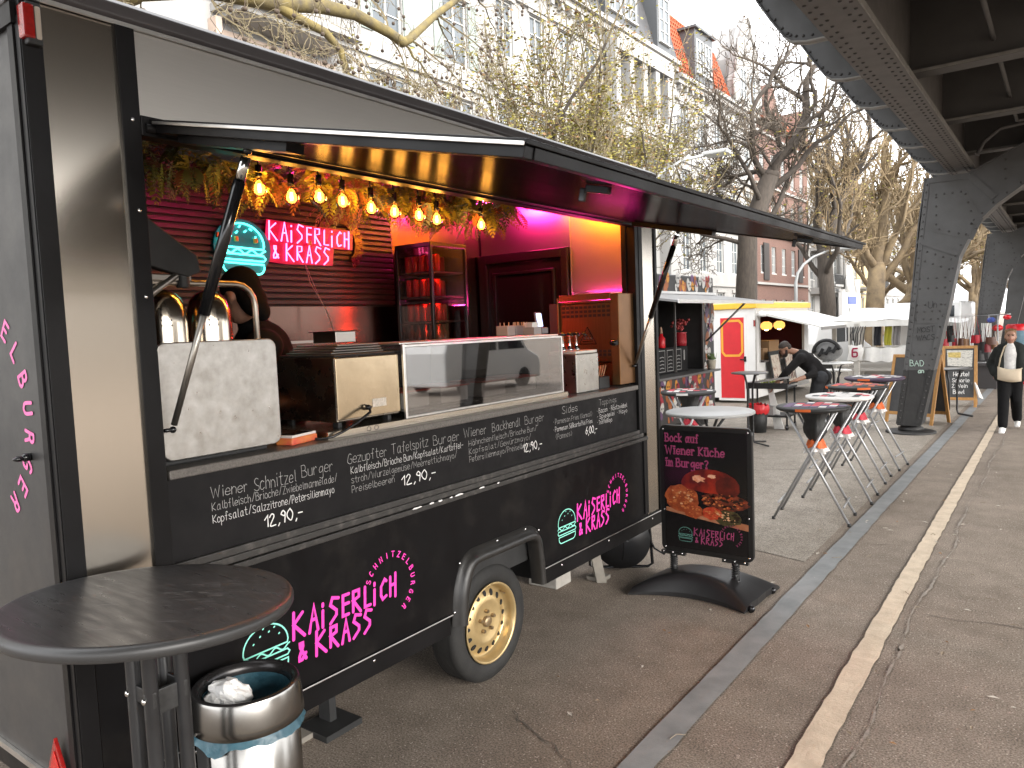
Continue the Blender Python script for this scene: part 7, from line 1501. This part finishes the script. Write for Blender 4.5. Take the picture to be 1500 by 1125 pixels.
b = MB(); b.prism([(-19.3, 60.4, 17.5), (-19.3, 62.6, 20.6), (-19.3, 64.8, 17.5)], (-4, 0, 0)); b.prism([(-19.3, 69.4, 17.5), (-19.3, 71.4, 20.2), (-19.3, 73.4, 17.5)], (-4, 0, 0)); b.build('brick_gable', BRK, E_)
# F..H farther white and yellow houses
F_ = house('distant white house with rounded bay columns and balconies', 75, 93, 18, STUC, [(1.2, 3.8, steps(75, 93, 3), 1.3, 2, 1), (5.4, 7.9, steps(75, 93, 3), 1.4, 2, 2), (9.4, 11.8, steps(75, 93, 3), 1.4, 2, 2), (13.4, 15.8, steps(75, 93, 3), 1.4, 2, 2)])
b = MB()
for y in (76.2, 77.6, 79.0, 84, 85.6): b.lathe([(.28, 0), (.25, 11)], (-19.2, y, 4.6), n=12)
b.bx(-19.99, -18.9, 75.6, 80, 4.0, 4.59); b.bx(-19.99, -18.9, 75.6, 80, 8.1, 8.7); b.build('bay_column', STUC, F_); balcony(F_, 80.5, 84, 9, 1.2); balcony(F_, 80.5, 84, 5, 1.2); balcony(F_, 87, 91, 9, 1.2)
G_ = house('distant yellow house with iron balconies between the plane trunks', 93, 112, 17, YSTU, [(1.2, 3.8, steps(93, 112, 3.2), 1.3, 2, 1), (5.4, 7.9, steps(93, 112, 3.2), 1.5, 2, 2), (9.4, 11.8, steps(93, 112, 3.2), 1.5, 2, 2), (13.2, 15.4, steps(93, 112, 3.2), 1.5, 2, 2)])
for z in (5.0, 9.0, 13.0): balcony(G_, 95, 99, z, 1.3); balcony(G_, 104, 108, z, 1.3)
H_ = house('farthest white row of houses at the end of the street', 112, 190, 18, STUC, [(1.2, 3.8, steps(112, 190, 4), 1.4, 2, 1), (5.4, 7.9, steps(112, 190, 4), 1.5, 2, 1), (9.4, 11.8, steps(112, 190, 4), 1.5, 2, 1), (13.2, 15.4, steps(112, 190, 4), 1.5, 2, 1)])
O2 = house('cream house across the carriageway on the other side of the viaduct', 12, 36, 8, CREAM, [(1.2, 3.4, steps(12, 36, 3.6), 1.3, 2, 1), (5.0, 7.2, steps(12, 36, 3.6), 1.3, 2, 2)], X=42, face=-1, cornice=False)
van(10.2, 18.5, 4.8, 1.9, 2.0, 1.57, 'white van parked beyond the viaduct opposite the food trailer')
# small white pavilion roof with a blue sign
t = thing('shop_front', 'small white gabled shop front with a blue sign board far behind the stalls', 'shop front', (-18.5, 86, 0)); b = MB(); b.bx(-18.9, -18.5, 82, 90, 0, 4.2); b.prism([(-18.5, 84.6, 4.2), (-18.5, 86, 7.2), (-18.5, 87.4, 4.2)], (-.4, 0, 0)); b.tube([(-18.4, 84.0, 4.2), (-18.4, 84.0, 5.6)], .3, 8); b.tube([(-18.4, 88.0, 4.2), (-18.4, 88.0, 5.6)], .3, 8); b.build('front', WHITEP, t); b = MB(); b.bx(-18.49, -18.4, 84.2, 87.8, 3.0, 3.8); b.build('sign_board', mat('blue sign', (.05, .08, .28), .5), t); b = MB(); b.bx(-18.49, -18.42, 84.8, 87.2, .2, 2.6); b.build('window', GLS, t)
# curved street lamps
def street_lamp(x, y, h, reach, ang, lab):
    t = thing('street_lamp', lab, 'street lamp', (x, y, 0), 'grey street lamps'); b = MB(); c, s = math.cos(ang), math.sin(ang); P = [(x, y, 0), (x, y, h*.70)]+[(x+c*reach*(1-math.cos(a)), y+s*reach*(1-math.cos(a)), h*.70+h*.27*math.sin(a)) for a in (.3, .6, .9, 1.2, 1.5)]
    b.tube(P, [.085, .065, .06, .055, .05, .045, .04], 8); b.build('pole', mat('lamp grey', (.36, .37, .37), .5, .3), t); b = MB(); e = Vector(P[-1]); b.box(e+Vector((c*.35, s*.35, .03)), (.22+.6*abs(c), .22+.6*abs(s), .11)); b.build('lamp_head', mat('lamp head', (.45, .46, .46), .4), t, bevel=.03)
street_lamp(-8.6, 30.5, 4.6, 1.9, .75, 'slim grey street lamp with curved arm before the brick house')
street_lamp(-10.2, 20.2, 6.9, 2.2, .62, 'grey street lamp arm rising from behind the raised flap')
# ================================================================== trees
BARKD = mat('dark rough bark', (.075, .060, .048), .9, col2=(.04, .033, .027), vscale=5, stretch=(3, 3, .7), bump=.8, bscale=9); BARKP = mat('plane bark', (.25, .185, .105), .85, col2=(.115, .085, .055), vscale=2.6, bump=.3, bscale=10)
BARKY = mat('lichen yellow bark', (.20, .155, .050), .9, col2=(.075, .062, .045), vscale=5, bump=.9, bscale=16); TWG = mat('golden twig', (.185, .135, .075), .9, var=.35, vscale=1.2); TWD = mat('dark twig', (.085, .067, .05), .9, var=.25, vscale=1.2); TWO = mat('olive twig', (.15, .122, .07), .9, var=.25, vscale=1.2)
LEAFY = mat('young yellow leaf', (.26, .205, .022), .6, col2=(.15, .145, .02), vscale=1.5, sheen=.1); LEAFB = mat('old brown leaf', (.20, .11, .045), .7); BALL = mat('seed ball', (.07, .05, .035), .9)
def orth(d, rn): v = Vector((rn.gauss(0, 1), rn.gauss(0, 1), rn.gauss(0, 1))); v = v-v.dot(d)*d; return v.normalized() if v.length > 1e-4 else d.orthogonal().normalized()
def grow(mb, p, d, L, r, lev, rn, o, tips):
    """one limb with its children; o: nseg, bend, up, split, ratio, rmin, levels"""
    n = o['seg'] if lev < 3 else max(2, o['seg']-2); P = [p.copy()]; D = [d.copy()]; q = p.copy(); dd = d.copy()
    for i in range(n):
        dd = (dd+orth(dd, rn)*rn.uniform(0, o['bend'])*(1.2 if lev else .35)+Vector((0, 0, o['up']*(.4 if lev == 0 else 1)))).normalized(); q = q+dd*(L/n); P.append(q.copy()); D.append(dd.copy())
    e = max(o['rmin'], r*o['taper']); rs = [max(o['rmin'], r+(e-r)*i/n) for i in range(n+1)]
    mb.use(0 if r > o['rtw'] else 1); mb.tube(P, rs, 9 if r > .12 else (6 if r > .04 else (4 if r > .018 else 3)), cap=False)
    if lev >= o['levels']: tips.append((P[-1], D[-1])); tips.append((P[n//2], D[n//2])); return
    nb = o['nb'][min(lev, len(o['nb'])-1)]; nb = max(1, int(nb+rn.uniform(-.6, .9)))
    for k in range(nb):
        f = o['start'][min(lev, len(o['start'])-1)]; f = f+(1-f)*((k+rn.random())/nb); i = min(n-1, int(f*n)); g = f*n-i; bp = P[i].lerp(P[i+1], g); bd = D[min(i+1, n)]
        a = o['ang'][min(lev, len(o['ang'])-1)]*rn.uniform(.7, 1.25); nd = (bd*math.cos(a)+orth(bd, rn)*math.sin(a)).normalized()
        grow(mb, bp, nd, L*o['ratio']*rn.uniform(.7, 1.15)*(1-.25*f), max(o['rmin'], rs[min(i, n)]*o['rr']*rn.uniform(.8, 1.05)), lev+1, rn, o, tips)
    if lev > 0: grow(mb, P[-1], D[-1], L*o['ratio'], rs[-1], lev+1, rn, o, tips)
def leaves(mb, tips, rn, frac, n, sz, spread, mi=2):
    for p, d in tips:
        if rn.random() > frac: continue
        for i in range(n):
            c = p+Vector((rn.gauss(0, spread), rn.gauss(0, spread), rn.gauss(0, spread))); a = orth(Vector((0, 0, 1)), rn); b_ = (a.cross(Vector((rn.gauss(0, 1), rn.gauss(0, 1), rn.gauss(0, 1))))).normalized(); s = sz*rn.uniform(.6, 1.4)
            mb.use(mi if rn.random() < .8 else mi+1); mb.poly([c-a*s, c+b_*s*.5, c+a*s, c-b_*s*.5])
def balls(mb, tips, rn, frac, mi):
    for p, d in tips:
        if rn.random() < frac: c = p+Vector((rn.gauss(0, .06), rn.gauss(0, .06), -rn.uniform(.08, .25))); mb.use(mi); mb.ell(c, (.026, .026, .026), n=6, m=4); mb.tube([p, c], .004, 3, cap=False)
def tree(label, x, y, h0, r0, limbs, o, bark, twig, seed, lean=(0, 0), leaf=None, ball=0, name='bare_tree', trunk_pts=None):
    rn = random.Random(seed); t = thing(name, label, 'tree', (x, y, 0)); b = MB(); P = trunk_pts or [(x, y, 0), (x+lean[0]*.12*h0, y, h0*.12), (x+lean[0]*.5*h0+rn.gauss(0, .06), y+lean[1]*.5*h0, h0*.5), (x+lean[0]*h0, y+lean[1]*h0, h0)]
    P = [Vector(p) for p in P]; b.tube(P, [r0*1.35, r0*1.08, r0*.95, r0*.86][:len(P)] if len(P) == 4 else [r0*(1.3-.5*i/(len(P)-1)) for i in range(len(P))], 14); b.ell(P[-1], (r0*.87, r0*.87, r0*.6), n=12, m=8); b.build('trunk', bark, t)
    c = MB(); tips = []
    for (f, d, L, r) in limbs:
        i = min(len(P)-2, int(f*(len(P)-1))); s = P[i].lerp(P[i+1], f*(len(P)-1)-i); grow(c, s, Vector(d).normalized(), L, r, 1, rn, o, tips)
    if leaf: leaves(c, tips, rn, *leaf)
    if ball: balls(c, tips, rn, ball, 4)
    c.build('crown', [bark, twig, LEAFY, LEAFB, BALL], t); return t
GN = dict(seg=6, bend=.55, up=.05, ratio=.66, rr=.62, taper=.55, rmin=.010, rtw=.05, levels=6, nb=[3, 4, 3.6, 3, 2.6, 2], start=[.3, .25, .2, .15, .1], ang=[.8, .85, .9, .9, .9])
BR = dict(seg=5, bend=.30, up=.13, ratio=.66, rr=.60, taper=.55, rmin=.0075, rtw=.03, levels=5, nb=[4, 5, 4, 3, 2.4], start=[.15, .15, .15, .15], ang=[.55, .5, .55, .65])
PL = dict(seg=6, bend=.32, up=.10, ratio=.66, rr=.62, taper=.6, rmin=.011, rtw=.05, levels=6, nb=[3, 4, 3.4, 3, 2.6, 2], start=[.35, .3, .2, .15], ang=[.6, .65, .7, .8])
tree('tall dark gnarled bare tree standing before the brick house', -8.65, 25, 6.6, .33, [(1.0, (.24, .05, 1), 3.6, .19), (.98, (-.35, -.3, 1), 2.8, .12), (.78, (-1, .2, .50), 2.8, .11), (.85, (.2, -.9, .6), 2.4, .09), (.72, (1, -.2, .30), 2.4, .10), (.92, (.6, .5, .9), 2.6, .12), (.62, (-.8, -.5, .25), 2.4, .08), (.90, (.9, .2, .45), 2.6, .11), (.95, (-.9, .3, .8), 2.4, .10)], dict(GN), BARKD, TWD, 3, leaf=(.05, 1, .05, .1), trunk_pts=[(-8.65, 25, 0), (-8.66, 25, 2.6), (-8.58, 25, 4.6), (-7.80, 25, 6.5)])
tree('broom shaped street tree with sparse young yellow leaves behind the trailer', -9.6, 13.6, 3.4, .24, [(.9, (.1, .1, 1), 3.2, .08), (.8, (.4, .5, 1), 3.0, .07), (.85, (-.4, .3, 1), 3.0, .07), (.7, (.5, -.5, 1), 2.8, .065), (.95, (.1, .8, 1), 3.2, .07), (.75, (-.5, -.4, 1), 2.6, .06), (.9, (.7, .9, .9), 3.0, .06), (.8, (0, -.9, .9), 2.8, .06)], dict(BR), BARKD, TWO, 7, leaf=(.60, 5, .042, .10), ball=.05, name='street_tree')
tree('second leafing street tree farther along behind the trailer roof', -10.4, 19.6, 3.6, .24, [(.9, (.1, .1, 1), 3.4, .08), (.8, (.4, .5, 1), 3.0, .07), (.85, (-.4, .3, 1), 3.0, .07), (.7, (.5, -.5, 1), 2.8, .06), (.95, (.1, .8, 1), 3.2, .07), (.75, (-.5, -.4, 1), 2.6, .06), (.85, (0, -.9, .9), 2.8, .06)], dict(BR), BARKD, TWO, 17, leaf=(.60, 5, .045, .11), ball=.04, name='street_tree')
tree('dark forked bare tree behind the white canopy', -7.9, 32, 4.4, .32, [(.98, (.55, .2, 1), 3.4, .22), (.95, (-.35, .1, 1), 3.4, .20), (.8, (-.8, -.3, .7), 2.8, .12), (.85, (.3, -.8, .8), 2.6, .12), (.9, (.1, .9, .8), 2.8, .12)], dict(PL), BARKD, TWG, 23, leaf=(.08, 1, .06, .12))
tree('pale plane tree with heavy forked limbs standing beside the steel pillar', -7.75, 40, 4.2, .45, [(.98, (.10, 0, 1), 3.6, .30), (.9, (-.75, .1, .95), 3.8, .22), (.55, (1.0, -.3, .42), 4.2, .24), (.85, (.5, .7, .9), 3.4, .20), (.95, (-.2, -.8, .9), 3.2, .18), (.95, (.8, .1, 1), 3.6, .20)], dict(PL), BARKP, TWG, 31, lean=(.07, 0), leaf=(.10, 1, .07, .14))
tree('pale plane tree with spreading limbs half behind the steel pillar', -7.3, 50, 3.4, .55, [(.95, (.15, 0, 1), 4.0, .32), (.9, (.9, .1, .75), 4.2, .26), (.9, (-.85, -.2, .75), 4.2, .26), (.85, (.3, .9, .8), 3.6, .22), (.95, (-.4, -.7, 1), 3.8, .22), (.9, (.55, -.6, .9), 3.6, .2)], dict(PL), BARKP, TWG, 37, leaf=(.10, 1, .08, .15))
PF = dict(PL); PF.update(levels=5, rmin=.02, nb=[4, 4, 3.4, 3, 2.4])
for i, (x, y, lab) in enumerate(((-7.6, 63, 'golden twigged plane tree seen past the left edge of the pillar'), (-6.8, 78, 'golden twigged plane tree framed by the first arch'), (-7.5, 95, 'far golden plane tree framed between the first two pillars'), (-5.2, 112, 'farthest golden plane tree under the viaduct arch'), (-13, 70, 'golden plane tree before the yellow house'))):
    tree(lab, x, y, 4.0, .42, [(.95, (.1, 0, 1), 4.6, .26), (.9, (.9, .1, .8), 4.4, .2), (.9, (-.85, -.2, .8), 4.4, .2), (.85, (.3, .9, .8), 4, .2), (.95, (-.4, -.7, 1), 4.4, .2), (.8, (.6, -.7, .8), 4, .18)], PF, BARKP, TWG, 50+i, leaf=(.25, 2, .10, .2), name='plane_tree')
# great plane limb over the trailer roof, from a trunk that stands behind it
rn = random.Random(91); t = thing('plane_tree', 'old plane tree behind the trailer with a lichen yellow bough reaching over its roof', 'tree', (-7.6, 2.6, 0)); b = MB(); b.tube([(-7.6, 2.6, 0), (-7.6, 2.6, .6), (-7.55, 2.7, 3), (-7.5, 2.95, 4.9)], [.55, .45, .38, .34], 16); b.build('trunk', BARKP, t)
c = MB(); BP = [Vector((-7.5, y, z)) for y, z in ((2.95, 4.8), (4.1, 5.45), (4.87, 5.69), (5.74, 5.80), (6.46, 5.97), (7.02, 6.04), (7.62, 5.98), (7.88, 5.92), (8.02, 6.0), (8.63, 6.53), (9.46, 7.14), (10.4, 7.9))]
c.use(0).tube(BP, [.26, .16, .125, .108, .090, .076, .070, .072, .060, .050, .044, .036], 12); B2 = [Vector((-7.48, y, z)) for y, z in ((5.6, 5.80), (6.03, 5.71), (6.48, 5.66), (6.72, 5.50), (6.80, 5.25), (6.86, 5.05), (7.05, 4.86), (7.3, 4.7))]; c.tube(B2, [.07, .06, .052, .045, .04, .035, .03, .025], 8)
tips = []; TW = dict(seg=6, bend=.55, up=-.02, ratio=.68, rr=.62, taper=.5, rmin=.0035, rtw=.02, levels=5, nb=[3, 3, 2.6, 2], start=[.2, .15, .1], ang=[.8, .8, .8])
sub = [(B2[3], (.1, .6, -.5), 1.0, .018), (B2[4], (0, -.7, -.7), .7, .014), (B2[4], (.1, .9, -.35), 1.3, .020), (BP[7], (0, .8, -.6), 1.3, .022), (BP[8], (.1, 1, .0), 1.2, .020), (BP[9], (0, 1, -.1), 1.3, .02), (BP[9], (.2, .5, -.9), 1.2, .018), (BP[10], (0, .9, -.3), 1.2, .018), (BP[6], (.1, .2, .9), 1.2, .018), (BP[5], (0, .3, 1), 1.2, .018), (BP[4], (.1, -.3, 1), 1.0, .016), (BP[3], (0, -.2, -1), 1.1, .014), (BP[2], (.1, .1, -1), 1.0, .012), (BP[1], (0, .3, -1), 1.2, .012), (BP[2], (0, .6, -.8), 1.2, .014), (BP[3], (.1, .9, -.6), 1.0, .014), (B2[1], (0, -.3, -1), .9, .012), (BP[1], (.2, -.5, -.6), 1.2, .012), (BP[6], (.1, .8, -.7), 1.1, .015), (BP[4], (0, .5, 1), 1.2, .015), (BP[0], (.1, .2, -.5), 1.4, .012)]
for p, d, L, r_ in sub: grow(c, p, Vector(d).normalized(), L*.72, r_, 1, rn, TW, tips)
balls(c, tips, rn, .16, 2); c.build('crown', [BARKY, TWO, BALL], t)
